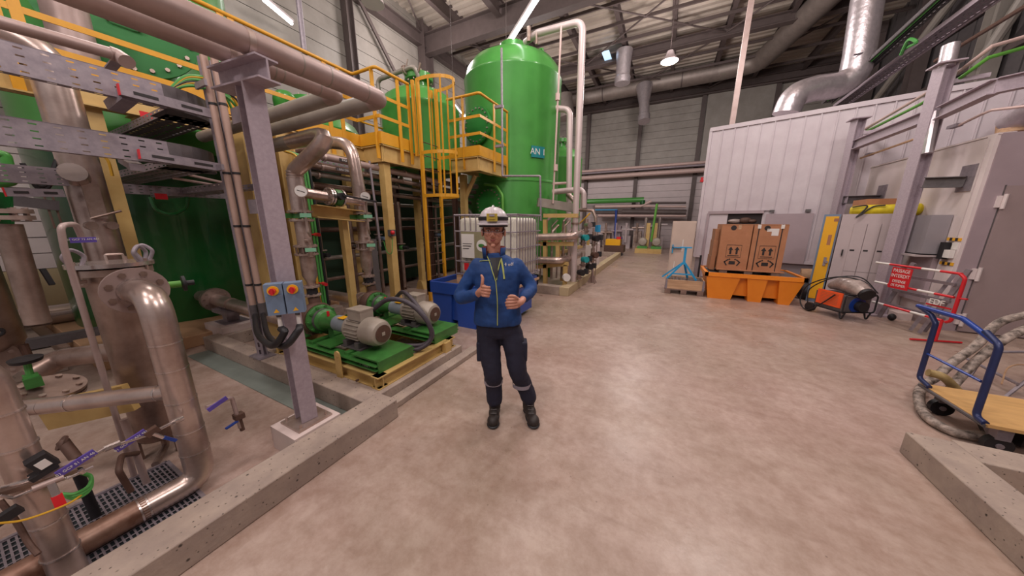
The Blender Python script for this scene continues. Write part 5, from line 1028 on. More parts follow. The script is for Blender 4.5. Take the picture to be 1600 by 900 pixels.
# beige cabinet
cb_ = T('tall_cabinet', 'tall beige cabinet beside the panelled room behind the blue stand', 'cabinet'); 
P('body', MB().box((.2, 10.1, 0), (.8, 10.45, 1.68)), mat('cabinet_beige', '#c4b0a4', .5, 0, .04, 4), cb_)
P('door', MB().box((.22, 10.07, .05), (.78, 10.1, 1.64)), bpy.data.materials['cabinet_beige'], cb_); P('plug_panel', MB().box((.5, 10.06, .8), (.53, 10.07, 1.15)).box((.34, 10.06, .3), (.36, 10.07, .5)), 'ledge', cb_)
t = T('wall_bracket', 'small light blue bracket on the beige cabinet', 'bracket'); P('bar', MB().box((.25, 9.98, .9), (.5, 10.05, .93)).box((.25, 9.98, .75), (.28, 10.05, 1.0)), 'cyan', t)
# blue axle stand
bs = T('tripod_stand', 'light blue steel tripod stand standing in the wooden crate', 'stand'); q = Vector((0.56, 8.598, 0.425))
bx_, by_ = .48, 7.95
P('post', MB().beam((bx_, by_, .68), (bx_, by_, 1.06), .05, .05), 'cyan', bs); P('head', MB().box((bx_-.12, by_-.04, 1.06), (bx_+.12, by_+.04, 1.09)), 'cyan', bs)
for dx, dy in ((-.42, .1), (-.32, -.12), (.28, -.12), (.12, .2)): P('leg', MB().beam((bx_, by_, .74), (bx_+dx, by_+dy, .34), .035, .035), 'cyan', bs)
P('brace', MB().beam((bx_-.24, by_-.08, .46), (bx_+.22, by_-.08, .46), .02, .03), 'cyan', bs)
S('black_post', MB().beam((.86, 8.6, 0), (.86, 8.6, .85), .04, .04), 'black', 'thin black post behind the blue tripod stand', 'post')
cr = T('pallet_crate', 'low wooden pallet crate with grey mesh, left of the orange tub', 'crate')
a0, a1, b0, b1 = .14, .92, 7.72, 8.35
for k in range(3): P('block', MB().box((a0+.33*k, b0, .0), (a0+.33*k+.12, b0+.1, .1)).box((a0+.33*k, b1-.1, .0), (a0+.33*k+.12, b1, .1)), 'wooddark', cr)
P('base_board', MB().box((a0, b0, .1), (a1, b1, .125)), 'wooddark', cr)
for k in range(1): P('side_board', MB().box((a0, b0, .125), (a1, b0+.02, .34)), 'wood', cr)
P('side_board', MB().box((a0, b1-.02, .125), (a1, b1, .34)), 'wood', cr); P('end_board', MB().box((a0, b0, .125), (a0+.02, b1, .34)), 'wood', cr); P('end_board', MB().box((a1-.02, b0, .125), (a1, b1, .34)), 'wood', cr)
for x in (a0-.004, a1-.04): P('corner_iron', MB().box((x, b0-.006, .12), (x+.045, b0+.03, .35)), 'galv', cr)
P('contents', MB().perf((a0+.03, b0+.04, .325), (.72, 0, 0), (0, .55, 0), 10, 6, .7, .6).box((a0+.4, b0+.1, .26), (a0+.72, b0+.45, .31)), 'galvdark', cr)
# orange tub
ot = T('spill_pallet', 'big orange plastic spill pallet under the brown cartons', 'spill pallet')
x0, x1, y0, y1 = .98, 2.5, 7.66, 8.75
for q0, q1, t0, t1 in ((x0+.02, x0+.44, x0-.06, x0+.55), (x0+.74, x0+.96, x0+.66, x0+1.0), (x0+1.24, x1-.1, x0+1.18, x1+.05)):
    P('pillar', MB().add([(q0, y0+.02, 0), (q1, y0+.02, 0), (q1, y0+.3, 0), (q0, y0+.3, 0), (t0, y0-.04, .52), (t1, y0-.04, .52), (t1, y0+.3, .52), (t0, y0+.3, .52)], [(0,3,2,1),(4,5,6,7),(0,1,5,4),(1,2,6,5),(2,3,7,6),(3,0,4,7)]), 'orange', ot)
P('basin', MB().add([(x0+.06, y0+.12, .09), (x1-.12, y0+.12, .09), (x1-.12, y1, .0), (x0+.06, y1, .0), (x0-.05, y0+.08, .52), (x1+.04, y0+.08, .52), (x1+.04, y1+.03, .52), (x0-.05, y1+.03, .52)], [(0,3,2,1),(4,5,6,7),(0,1,5,4),(1,2,6,5),(2,3,7,6),(3,0,4,7)]), 'orange', ot)
P('rim', MB().box((x0-.09, y0-.06, .5), (x1+.08, y0, .58)).box((x0-.09, y1, .5), (x1+.08, y1+.06, .58)).box((x0-.09, y0-.06, .5), (x0-.03, y1+.06, .58)).box((x1+.02, y0-.06, .5), (x1+.08, y1+.06, .58)), 'orange', ot)
for s0, s1 in ():
    P('fork_pocket', MB().add([(x0+s0, y0-.022, .02), (x0+s1, y0-.022, .02), (x0+s1-.04, y0-.05, .42), (x0+s0+.07, y0-.05, .42)]+[(x0+s0, y0-.012, .02), (x0+s1, y0-.012, .02), (x0+s1-.04, y0-.04, .42), (x0+s0+.07, y0-.04, .42)], [(0,1,2,3),(7,6,5,4),(0,4,5,1),(1,5,6,2),(2,6,7,3),(3,7,4,0)]), mat('pocket_orange', '#c46c12', .5, 0, .04, 3), ot)
    P('fork_slot', MB().box((x0+s0+.02, y0-.03, .0), (x0+s1-.02, y0+.02, .07)), 'black', ot)
P('grate', MB().box((x0, y0, .545), (x1, y1, .56)), 'greydark', ot)
pl = T('carton_pallet', 'wooden pallet between the orange spill pallet and the cartons', 'pallet')
for xx in (1.16, 1.6, 2.05): P('runner', MB().box((xx, 7.78, .56), (xx+.14, 8.5, .63)), 'wooddark', pl)
for k in range(5): P('board', MB().box((1.1, 7.76+.15*k, .63), (2.25, 7.86+.15*k, .65)), 'card' if k == 0 else 'wood', pl)
for nm, xa, xb, lab in (('l', 1.1, 1.63, 'left big brown carton with black arrow and lifting marks'), ('r', 1.65, 2.2, 'right big brown carton with black strap, arrow marks and white label')):
    t = T('carton', lab, 'carton'); ya, yb, za, zb_ = 7.82, 8.5, .65, 1.6
    P('box', MB().box((xa, ya, za), (xb, yb, zb_)), 'card', t); P('flap_line', MB().box((xa+.005, ya-.003, zb_-.01), (xb-.005, yb, zb_+.006)), 'card2', t)
    cx = (xa+xb)/2-.0
    fr = MB()
    for a, b_ in (((cx-.13, 1.17), (cx+.13, 1.17)), ((cx+.13, 1.17), (cx+.13, .91+.0)), ((cx+.13, .91), (cx-.13, .91)), ((cx-.13, .91), (cx-.13, 1.17))): fr.beam((a[0], ya-.002, a[1]), (b_[0], ya-.002, b_[1]), .003, .008)
    P('mark_frame', fr, 'ink', t)
    for dx in (-.055, .055): P('up_arrow', MB().prof([(-.018, -.08), (.018, -.08), (.018, .01), (.045, .01), (0, .08), (-.045, .01), (-.018, .01)], (cx+dx, ya, 1.055), (cx+dx, ya-.003, 1.055)), 'ink', t)
    P('mark_bar', MB().box((cx-.1, ya-.003, .935), (cx+.1, ya, .95)), 'ink', t)
    for sg in (-1, 1):
        P('lift_mark', MB().beam((cx+sg*.07, ya-.002, .86), (cx+sg*.14, ya-.002, .8), .003, .024).beam((cx+sg*.14, ya-.002, .81), (cx+sg*.09, ya-.002, .73), .003, .024).cyl((cx+sg*.05, ya, .865), (cx+sg*.05, ya-.003, .865), .016, 10), 'ink', t)
    P('lift_mark', MB().box((cx-.055, ya-.003, .755), (cx+.055, ya, .825)), 'ink', t)
    P('oval_logo', MB().lathe((cx-.06, ya, 1.53), (0, -1, 0), [(0, .05), (.003, .05)], 20), 'ink', t)
    if nm == 'r':
        P('paper_label', MB().box((cx+.02, ya-.003, 1.38), (cx+.13, ya, 1.52)).box((cx-.06, ya-.003, 1.46), (cx+.02, ya, 1.52)), 'ledge', t)
        for dx in (-.2, .17): P('strap', MB().box((cx+dx, ya-.005, za), (cx+dx+.016, ya, zb_+.01)), 'ink', t); P('buckle', MB().box((cx+dx-.02, ya-.012, 1.52), (cx+dx+.035, ya-.004, 1.6)), 'ledge', t)
    else: P('tape', MB().box((cx+.02, ya-.003, 1.5), (cx+.07, ya, 1.6)), 'wood', t)
S('carton_stack', MB().box((.99, 7.95, .6), (1.08, 8.5, .9)).box((1.0, 7.95, .9), (1.09, 8.45, 1.25)).box((1.01, 8.0, 1.25), (1.09, 8.45, 1.5)), 'card2', 'flattened cartons standing left of the left big carton', 'cartons')
S('paper_roll', MB().cyl((2.95, 9.15, .42), (3.6, 9.0, .46), .17, 24).cyl((2.93, 9.15, .42), (2.95, 9.15, .42), .05, 12), 'wood', 'large pale roll lying behind the orange spill pallet', 'roll')
S('brown_bag_heap', MB().ell((2.95, 8.85, .22), .2, .2, .2).ell((3.1, 8.9, .12), .2, .2, .12), 'brown', 'brown bag on the floor below the pale roll', 'bag')
S('black_bag', MB().ell((2.9, 8.5, .18), .2, .18, .2).ell((3.08, 8.45, .26), .14, .14, .2), 'black', 'black plastic bag on the floor right of the orange spill pallet', 'bag')
# ================================================================ LOCKER BLOCK, WALL, DOOR AT RIGHT
WX = 3.97
lw = ST('wall_locker_side', MB().box((WX, 7.0, 0), (WX+.12, 12.2, 2.82)), 'white')
ST('edge_strip', MB().box((WX-.02, 6.97, 0), (WX+.03, 7.1, 2.84)), 'white', lw); ST('top_edge', MB().box((WX-.012, 6.96, 2.825), (WX+.14, 12.2, 2.85)), 'white', lw)
ST('panel_roof', MB().box((WX+.13, 7.05, 2.76), (8.0, 12.2, 2.82)), 'mauve', lw)
ST('baseboard_right', MB().box((WX-.02, 7.1, 0), (WX, 12.2, .12)), 'mauve2', None)
dw = ST('wall_door_side', MB().box((WX+.02, 6.95, 0), (8.0, 7.05, 2.84)), 'mauve')
dx0 = (3.815, 6.42, 2.101)[0]
ST('door_3', MB().box((4.17, 6.91, .02), (5.6, 6.95, 2.14)), 'mauve2', None, 'large plain mauve-grey door with pale hinges')
ST('door_gap', MB().box((4.158, 6.944, .02), (4.17, 6.951, 2.155)), 'greydark', None, None)
for z in (1.93, .9, .2): ST('hinge', MB().cyl((4.17, 6.9, z-.1), (4.17, 6.9, z+.1), .02, 10).box((4.12, 6.92, z-.08), (4.2, 6.95, z+.08)), 'white', [o for o in bpy.data.objects if o.name == 'door_3'][0])
# columns and girts of the frame in front
for p, nm, w_, top, lab in (((3.6, 7.62), 'wide', .17, 4.0, 'wide mauve-grey steel column in front of the wall panels, right of the lockers'), ((3.36, 9.25), 'slim', .16, 3.72, 'slim mauve-grey steel column left of the yellow locker')):
    t = T('steel_column', lab, 'column')
    P('shaft', MB().ibeam((p[0], p[1], .03), (p[0], p[1], top), w_, w_, .015, (1, .3, 0)), 'column', t)
    P('base_plate', MB().box((p[0]-.2, p[1]-.2, 0), (p[0]+.22, p[1]+.2, .03)), 'column', t); P('cap_plate', MB().box((p[0]-.14, p[1]-.14, top), (p[0]+.14, p[1]+.14, top+.02)), 'column', t)
t = T('column_footing', 'pale concrete block beside the foot of the wide mauve column', 'block'); P('block', MB().box((3.72, 7.35, 0), (3.9, 7.75, .12)), 'concretewhite', t)
for a, b_, h_, lab in (((3.56, 7.75, 3.3), (3.36, 9.2, 3.22), .18, 'steel beam joining the slim and wide mauve columns'), ((3.62, 7.5, 3.3), (3.6, 6.6, 3.35), .18, 'steel beam leaving the wide column toward the right'), ((3.6, 6.6, 3.35), (5.4, 6.1, 3.5), .18, 'steel beam bending away at the upper right'), ((3.66, 7.5, 2.27), (3.95, 7.25, 2.24), .16, 'short dark beam tying the wide column to the white wall'), ((3.4, 9.25, 2.12), (3.95, 9.25, 2.12), .16, 'short dark beam tying the slim column to the white wall')):
    t = T('steel_beam', lab, 'beam'); P('section', MB().ibeam(a, b_, .12, h_, .012), 'column' if h_ > .17 else 'galvdark', t)
    if h_ < .17: P('end_plate', MB().box((WX-.015, b_[1]-.14, 2.1), (WX, b_[1]+.14, 2.48) if a[1] < 8 else (WX, b_[1]+.14, 2.4)), 'galv', t)
for k, (m_, dz) in enumerate((('limepipe', 0), ('pinkpipe', .14))):
    pts_ = [((3.75, 10.336, 3.584)[0], (3.75, 10.336, 3.584)[1], (3.75, 10.336, 3.584)[2]+dz*.4), add_v((3.78, 8.345, 3.668), (0, 0, dz)), add_v((3.8, 7.661, 3.802), (0, 0, dz*.9)), add_v((3.85, 7.329, 3.924), (0, 0, dz)), add_v((4.3, 7.482, 4.047), (0, 0, dz))]
    S('coated_pipe', MB().tube(pts_, .026, 10), m_, ('green coated thin pipe running over the mauve columns', 'pink coated thin pipe running just above the green one')[k], 'pipe')
for q, nm in (((3.68, 7.707, 3.825), 'wide'), ((3.42, 9.058, 3.472), 'slim')): S('pipe_bracket', MB().beam(add_v(q, (-.02, 0, -.05)), add_v(q, (.38, -.1, -.05)), .05, .06), 'column', 'small bracket holding the green and pink pipes on the '+nm+' column', 'bracket')
t = T('thin_conduit_right', 'thin tan conduit below the frame beam at the upper right', 'conduit'); P('pipe', MB().tube([(3.6, 9.441, 2.991), (3.6, 7.866, 3.015)], .02, 8), 'wood', t); P('clip', MB().box((3.6, 9.326, 2.996), add_v((3.6, 9.143, 2.988), (.08, .02, .06))), 'galv', t)
t = T('thin_conduit_right', 'thin pink conduit passing above the white wall top at far right', 'conduit'); P('pipe', MB().tube([(4.2, 8.184, 3.224), (4.2, 7.784, 3.282), (4.2, 7.633, 3.291), (4.4, 7.392, 3.245)], .02, 8), 'pinkpipe', t); P('clip', MB().ob((4.2, 8.264, 3.235), .08, .2, .05), 'galv', t)
# lockers
lk = T('yellow_locker', 'narrow yellow locker with a round handle beside the slim column', 'locker')
lx0, ly0, ly1, lz = 3.05, 8.55, 8.95, 1.82
yl = [(2.743, 7.94, 1.818), (2.867, 7.769, 1.812)]
la, lb_ = Vector((2.87, 8.3, 0)), Vector((3.04, 8.29, 0)); ldv = Vector((.945, -.33, 0))*.18; ldv.z = 0; ldn = Vector((ldv.y, -ldv.x, 0)).normalized()
def lbox(s0, s1, z0, z1, o0, o1, org=None):
    uu = ldv.normalized(); vs = [la+uu*s+Vector((0, 0, z))+ldn*o for z in (z0, z1) for s, o in ((s0, o0), (s1, o0), (s1, o1), (s0, o1))]
    return MB().add(vs, [(0, 3, 2, 1), (4, 5, 6, 7), (0, 1, 5, 4), (1, 2, 6, 5), (2, 3, 7, 6), (3, 0, 4, 7)])
Wl = .2
P('body', lbox(-.03, Wl, 0, 1.8, -.5, 0), 'boxblue', lk); P('door', lbox(0, Wl-.02, .08, 1.76, 0, .02), 'lockeryellow', lk)
P('handle', lbox(Wl*.5, Wl*.7, .78, .95, .02, .04).cyl(la+ldv.normalized()*Wl*.72+Vector((0, 0, .86))+ldn*.02, la+ldv.normalized()*Wl*.72+Vector((0, 0, .86))+ldn*.07, .022, 12), 'galv', lk)
P('sticker', lbox(Wl*.45, Wl*.7, 1.2, 1.4, .02, .023), 'card', lk); P('vents', lbox(Wl*.6, Wl*.95, 1.66, 1.72, .02, .023), 'card2', lk)
gl = T('grey_locker', 'pale grey locker with black number marks, yellow bag on its top', 'locker')
P('body', lbox(Wl+.02, Wl+.76, 0, 1.80, -.5, -.01), 'lightpanel', gl)
for k in range(3): P('door', lbox(Wl+.2+.17*k, Wl+.36+.17*k, .1, 1.62, -.01, .012), 'lightpanel', gl); P('number_mark', lbox(Wl+.22+.17*k, Wl+.28+.17*k, 1.1, 1.13, .012, .015), 'ink', gl); P('seam', lbox(Wl+.2+.17*k, Wl+.36+.17*k, .7, .706, .012, .014), 'greydark', gl)
P('lock', lbox(Wl+.12, Wl+.14, 1.0, 1.12, 0, .03), 'ink', gl)
bg = T('yellow_bag', 'long yellow stretcher bag with black straps lying on the grey locker', 'bag')
bgc = lambda s, z, o: la+ldv.normalized()*s+Vector((0, 0, z))+ldn*o
P('body', MB().lathe(bgc(Wl+.1, 1.87, -.1), ldv, [(0, .05), (.03, .085), (.2, .1), (.45, .095), (.7, .11), (.82, .1), (.86, .06)], 20), 'bagyellow', bg)
P('strap', MB().tube(spline([bgc(Wl+.12, 1.93, .0), bgc(Wl+.3, 1.95, .01), bgc(Wl+.25, 1.82, .02), bgc(Wl+.2, 1.74, .04), bgc(Wl+.26, 1.8, .03), bgc(Wl+.38, 1.93, .0), bgc(Wl+.52, 1.95, -.0)]), .012, 6), 'ink', bg)
S('flat_carton', MB().box((3.4, 8.32, 1.81), (3.92, 8.8, 2.08)), 'card', 'flat brown carton on the lockers behind the yellow bag', 'carton')
wb = T('wall_cabinet', 'grey wall cabinet above the red and white barrier', 'cabinet')
P('body', MB().box((3.74, 7.28, 1.15), (3.96, 7.74, 1.76)), mat('cabinet_grey', '#938d92', .5, .1, .05, 3), wb); P('side', MB().box((3.74, 7.75, 1.13), (3.96, 7.86, 1.76)), 'lightpanel', wb); P('bottom_ledge', MB().box((3.68, 7.28, 1.1), (3.96, 7.9, 1.13)), 'lightpanel', wb)
S('low_wall_panel', MB().box((3.9, 7.3, .35), (3.96, 7.8, 1.09)), 'mauve', 'low mauve panel under the grey wall cabinet', 'panel')  # thin mauve panel set below the wall cabinet
ph = T('wall_phone', 'black and white socket box with yellow-black hazard tape on the white wall', 'socket box')
pq_ = (3.95, 7.151, 1.194)
P('black_body', MB().ob(add_v(pq_, (-.03, .03, .02)), .06, .1, .26), 'black', ph); P('white_body', MB().ob(add_v(pq_, (-.03, -.07, -.02)), .05, .14, .12), 'ledge', ph); P('paper', MB().ob(add_v(pq_, (-.005, -.1, .1)), .01, .1, .1), 'ledge', ph)
for dz in (.2, -.17):
    for k in range(5): P('hazard_stripe', MB().ob(add_v(pq_, (-.006, .05-.05*k, dz)), .01, .05, .045), ('lockeryellow', 'ink')[k % 2], ph)
S('drop_cable', MB().tube([(3.95, 7.045, 2.78), (3.95, 7.053, 2.598), (3.95, 7.06, 1.669), (3.95, 7.07, 1.433)], .008, 6), 'lightpanel', 'thin pale cable running down the white wall near the corner', 'cable')
S('column_stub', MB().box((3.86, 7.85, 0), (3.96, 8.0, .9)), 'lightpanel', 'pale narrow panel beside the barrier at the foot of the white wall', 'panel')
# barrier
br = T('crowd_barrier', 'red and white tube barrier with red PASSAGE INTERDIT plate', 'barrier')
ba, bb = Vector((3.30, 7.15, 0)), Vector((3.56, 6.12, 0)); bdv = (bb-ba); bl = bdv.length; bu = bdv.normalized(); bn = Vector((-bu.y*-1, bu.x*-1, 0))
bn = Vector((bu.y, -bu.x, 0)); 
if bn.x > 0: bn = -bn
BP = lambda s, z, o=0.: ba+bu*s+Vector((0, 0, z))+bn*o
for nm, z, s0, s1 in (('top_tube', .98, -.12, bl), ('middle_tube', .66, -.05, bl), ('lower_tube', .32, -.0, bl*.96)):
    n_ = 5
    for k in range(n_): P('tube_segment', MB().cyl(BP(s0+(s1-s0)*k/n_, z), BP(s0+(s1-s0)*(k+1)/n_, z), .017, 10), ('ledge', 'red', 'red' if nm != 'top_tube' else 'red', 'ledge', 'red')[k], br)
P('end_tube', MB().tube([BP(bl-.02, .98), BP(bl+.05, .93), BP(bl+.05, .34), BP(bl, .31)], .019, 10, .06), 'red', br)
P('foot', MB().tube([BP(bl*.96, .32), BP(bl*.96, .03)], .015, 8).cyl(BP(bl*.96, .02, .28), BP(bl*.96, .02, -.28), .014, 8), 'red', br)
P('hook', MB().cyl(BP(bl+.05, .66), BP(bl+.14, .67), .012, 8), 'red', br)
sgn = P('notice_plate', MB().add([BP(.2, .62, .025), BP(.5, .62, .025), BP(.5, .95, .025), BP(.2, .95, .025), BP(.2, .62, .02), BP(.5, .62, .02), BP(.5, .95, .02), BP(.2, .95, .02)], [(0,1,2,3),(7,6,5,4),(0,4,5,1),(1,5,6,2),(2,6,7,3),(3,7,4,0)]), 'red', br)
for s_, z, sz in (('PASSAGE', .9, .075), ('INTERDIT', .82, .075), ('DEFENSE', .735, .06), ('DE FUMER', .67, .055)): text(s_, sz, BP(.35, z, .027), bu, (0, 0, 1), 'ledge', sgn, sx=.85)
text('EDF', .11, BP(bl-.14, .55, .03), bu, (0, 0, 1), 'ledge', br, ext=.006)
P('letter_rail', MB().beam(BP(bl-.28, .5, .01), BP(bl+.02, .5, .01), .01, .02), 'red', br)
st_ = T('step_ladder', 'folded grey aluminium step ladder leaning behind the red barrier', 'ladder')
for s_ in (.08, .78): P('rail', MB().beam(BP(s_-.1, .05, -.16), BP(s_+.12, 1.02, -.22), .03, .05), 'galv', st_)
for z in (.3, .55, .8): P('rung', MB().beam(BP(.05, z, -.18), BP(.85, z, -.18), .03, .04), 'galv', st_)
for s_ in (.62, .74): P('rear_rail', MB().beam(BP(s_-.05, .02, -.1), BP(s_+.1, .95, -.26), .02, .04), 'galv', st_)
S('door_stop', MB().ell((3.62, 7.25, .06), .05, .05, .06), 'black', 'small black door stop beside the foot of the barrier', 'stop')
# heater
ht = T('fan_heater', 'portable fan heater on tube legs with an orange notice and a blue drum', 'heater')
h0 = Vector((2.87, 6.817, 0)); hx = Vector((.88, .1, 0)).normalized()
hA = Vector((2.662, 7.109, 0)); hB = Vector((3.114, 6.904, 0)); hd = Vector((-.4, .92, 0)).normalized(); hs = Vector((.92, .4, 0)).normalized()
hc = Vector((3.0, 6.95, 0))
HP = lambda l, s, z: hc+hd*l+hs*s+Vector((0, 0, z))
def hbox(l0, l1, s0, s1, z0, z1, sh=0):
    vs = [HP(l, s, z) for z in (z0, z1) for l, s in ((l0, s0), (l1, s0), (l1, s1), (l0, s1))]
    return MB().add(vs, [(0, 3, 2, 1), (4, 5, 6, 7), (0, 1, 5, 4), (1, 2, 6, 5), (2, 3, 7, 6), (3, 0, 4, 7)])
P('housing', hbox(-.05, .5, -.18, .2, .14, .42), 'greydark', ht)
P('notice', hbox(.02, .46, -.195, -.18, .2, .46), 'orangered', ht)
for k in range(8): P('notice_print', hbox(.08+.0*k, .4, -.198, -.195, .42-.026*k, .425-.026*k), 'card2', ht)
P('drum', MB().cyl(HP(-.06, .0, .28), HP(.1, 0, .28), .13, 28), 'bluepaint', ht); P('outlet', MB().cyl(HP(-.14, .02, .27), HP(-.05, .02, .27), .085, 24), 'black', ht)
P('frame', MB().tube([HP(-.08, -.24, .16), HP(-.08, -.24, .46), HP(-.08, .26, .46), HP(-.08, .26, .16), HP(-.08, -.24, .16)], .012, 8, .05).tube([HP(-.06, .26, .46), HP(.5, .26, .46)], .01, 8).tube([HP(-.06, -.2, .14), HP(.5, -.2, .14)], .012, 8), 'black', ht)
for l, s in ((-.04, -.2), (-.04, .2), (.46, -.2), (.46, .2)): P('leg', MB().tube([HP(l-.05, s, .16), HP(l, s, .01), HP(l+.05, s, .16)], .012, 8, .02), 'black', ht)
P('wheel', MB().cyl(HP(.52, -.24, .09), HP(.52, -.2, .09), .085, 18), 'black', ht)
dh = T('heater_hose', 'crumpled pale duct hose with a black mouth lying on the heater', 'hose')
P('hose', MB().tube([HP(.5, .05, .5), HP(.3, .05, .58), HP(.05, .03, .56), HP(-.12, .0, .5)], .1, 20, rad=[.06, .13, .14, .1]), 'foil', dh); P('mouth', MB().cyl(HP(-.13, 0, .5), HP(-.17, -.01, .48), .1, 20), 'black', dh)
S('heater_cable', MB().tube(spline([HP(-.1, .2, .45), HP(.0, .05, .68), HP(.3, -.1, .7), HP(.62, -.22, .5), HP(.72, -.24, .25), HP(.66, -.25, .08), HP(.5, -.26, .03), HP(.3, -.25, .2), HP(.12, -.22, .42)]), .011, 8), 'black', 'black cable looped over the fan heater', 'cable')
S('heater_cable', MB().tube(spline([HP(-.1, .22, .5), HP(.1, .1, .73), HP(.4, -.05, .66), HP(.66, -.16, .4), HP(.6, -.2, .14)]), .01, 8), 'black', 'second black cable hanging over the back of the fan heater', 'cable')
# ducts and trays at the upper right
dt = T('insulated_duct', 'foil-wrapped insulated duct rising from the panelled room roof', 'duct')
YD = 11.6
P('duct', MB().tube([(2.609, 11.2, 4.504), (2.696, 11.2, 4.953), (3.181, 11.4, 5.088), (3.674, 11.6, 5.129), (3.939, 11.6, 5.314), (3.932, 11.6, 5.857), (3.861, 11.6, 7.094)], .3, 24, .35), 'duct', dt)
for z in (5.6, 6.3): P('strap', MB().cyl((4.05, 11.6, z), (4.05, 11.6, z+.03), .32, 20), 'galv', dt) if 0 else None
def rtray(label, p, q, w_=.3, m='galv', n=40):
    t = T('cable_tray', label, 'cable tray'); p, q = Vector(p), Vector(q)
    P('floor_face', MB().perf(p, q-p, (-w_, 0, 0), n, 4, .5, .3), m, t, smooth=False)
    P('side_face', MB().beam(p, q, .008, .09).beam(p-Vector((w_, 0, 0)), q-Vector((w_, 0, 0)), .008, .09), 'column' if m == 'galv' else m, t)
    return t
rtray('perforated tray with a lilac edge climbing to the top right corner, lower of two', (4.9, 14.428, 5.382), (4.9, 9.082, 5.532), .35)
rtray('upper dark tray loaded with cables beside the foil duct', (4.3, 13.785, 5.331), (4.3, 9.291, 5.711), .25, 'galvdark')
for k in range(4): S('tray_cable', MB().tube([add_v((4.2, 13.485, 5.287), (-.05*k, 0, .03)), add_v((4.2, 9.088, 5.653), (-.05*k, 0, .04))], .02, 6), ('black', 'black', 'gcable', 'galvdark')[k], ('outer black', 'inner black', 'green', 'grey')[k] + ' cable lying along the dark tray beside the foil duct', 'cable')
S('green_cable_tuft', MB().tube(spline([(4.3, 10.637, 5.291), (4.2, 10.242, 5.413), (4.25, 10.068, 5.275), (4.3, 10.461, 5.348)]), .03, 6), 'gcable', 'tuft of green cables curling out of the dark tray', 'cable')
S('duct_tie', MB().tube([(3.696, 11.2, 5.652), (4.9, 11.908, 5.94)], .02, 6), 'galv', 'thin rod tying the foil duct to the trays', 'rod')
S('roof_pipe', MB().tube([(4.6, 10.082, 4.872), (4.6, 8.289, 4.888)], .035, 8), 'brown', 'dark brown pipe climbing to the right edge below the trays', 'pipe')
t = T('foil_stub', 'short foil-wrapped stub above the wide mauve column', 'duct'); P('pipe', MB().tube([(3.6, 7.614, 3.971), (3.6, 7.641, 4.28)], .09, 14), 'duct', t)
t = T('foil_ball', 'foil-wrapped duct end above the door at the right border', 'duct'); P('duct', MB().tube([(5.2, 8.948, 3.351), (5.2, 8.709, 3.46), (5.2, 8.474, 3.59)], .2, 18), 'duct', t); P('stub', MB().cyl((5.2, 8.903, 3.137), (5.2, 8.948, 3.351), .16, 16), 'wood', t)
S('foil_strip', MB().tube([(3.6, 7.589, 3.341), (3.6, 7.495, 2.715)], .06, 10), 'duct', 'ragged foil strip hanging beside the wide mauve column', 'foil')
# ================================================================ TROLLEY AND KERB AT THE RIGHT
tr = T('platform_trolley', 'blue tube-handled platform trolley with a wooden deck', 'trolley')
ta_, tb_ = Vector((2.024, 3.46, 0.22)), Vector((2.257, 3.348, 0.22))
TZ = .24
p1 = Vector((2.184, 3.779, 0.24)); p2 = Vector((2.188, 3.241, 0.24)); hd2 = (p2-p1).normalized(); dd2 = Vector((-hd2.y, hd2.x, 0))
if dd2.x < 0: dd2 = -dd2
h1 = Vector((2.134, 3.808, 0.939)); top1 = Vector((p1.x, p1.y, .93)); top2 = Vector((p2.x, p2.y, .93))
P('handle', MB().tube([p1, top1, top1*.1+top2*.9+Vector((0, 0, .0)), p2], .02, 14, .12) if 0 else MB().tube([(2.185, 3.703, 0.25), (2.184, 3.831, 0.276), (2.184, 3.844, 0.791), (2.183, 3.915, 0.846), (2.182, 4.081, 0.886)], .018, 14, .04), mat('trolley_blue_dark', '#26305a', .35, .2, .1, 8), tr)
P('handle_bar', MB().tube([(2.182, 4.081, 0.886), (2.185, 3.616, 0.9), (2.187, 3.31, 0.806)], .019, 14, .08), 'bluepaint', tr)
P('upright', MB().tube([(2.187, 3.416, 0.861), (2.188, 3.289, 0.799), (2.188, 3.27, 0.248), (2.188, 3.188, 0.239)], .0195, 14, .06), bpy.data.materials['trolley_blue_dark'], tr)
P('cross_bar', MB().cyl((2.184, 3.841, 0.51), (2.187, 3.319, 0.505), .01, 10), 'bluepaint', tr)
c_ = [p1+hd2*-.02, p2+hd2*.06]; D_ = 1.15
P('deck', MB().add([c_[0], c_[1], c_[1]+dd2*D_, c_[0]+dd2*D_]+[v-Vector((0, 0, .025)) for v in (c_[0], c_[1], c_[1]+dd2*D_, c_[0]+dd2*D_)], [(0,1,2,3),(7,6,5,4),(0,4,5,1),(1,5,6,2),(2,6,7,3),(3,7,4,0)]), mat('plywood_orange', '#c49a62', .6, 0, .1, 3, stretch=(1, 7, 1)), tr)
P('deck_edge', MB().cyl(c_[0]-Vector((0, 0, .02)), c_[1]-Vector((0, 0, .02)), .014, 8), 'galvdark', tr)
for s_, nm in ((.1, 'a'), (.9, 'b')):
    for d_ in (.12, 1.0):
        q = lerp(c_[0], c_[1], s_)+dd2*d_; q.z = 0; w_ = P('caster', MB().cyl(q+Vector((0, 0, .07))-hd2*.022, q+Vector((0, 0, .07))+hd2*.022, .07, 20), 'black', tr)
        P('fork', MB().ob(q+Vector((0, 0, .17)), .07, .06, .1).cyl(q+Vector((0, 0, .07))-hd2*.03, q+Vector((0, 0, .07))+hd2*.03, .02, 10), 'galv', w_)
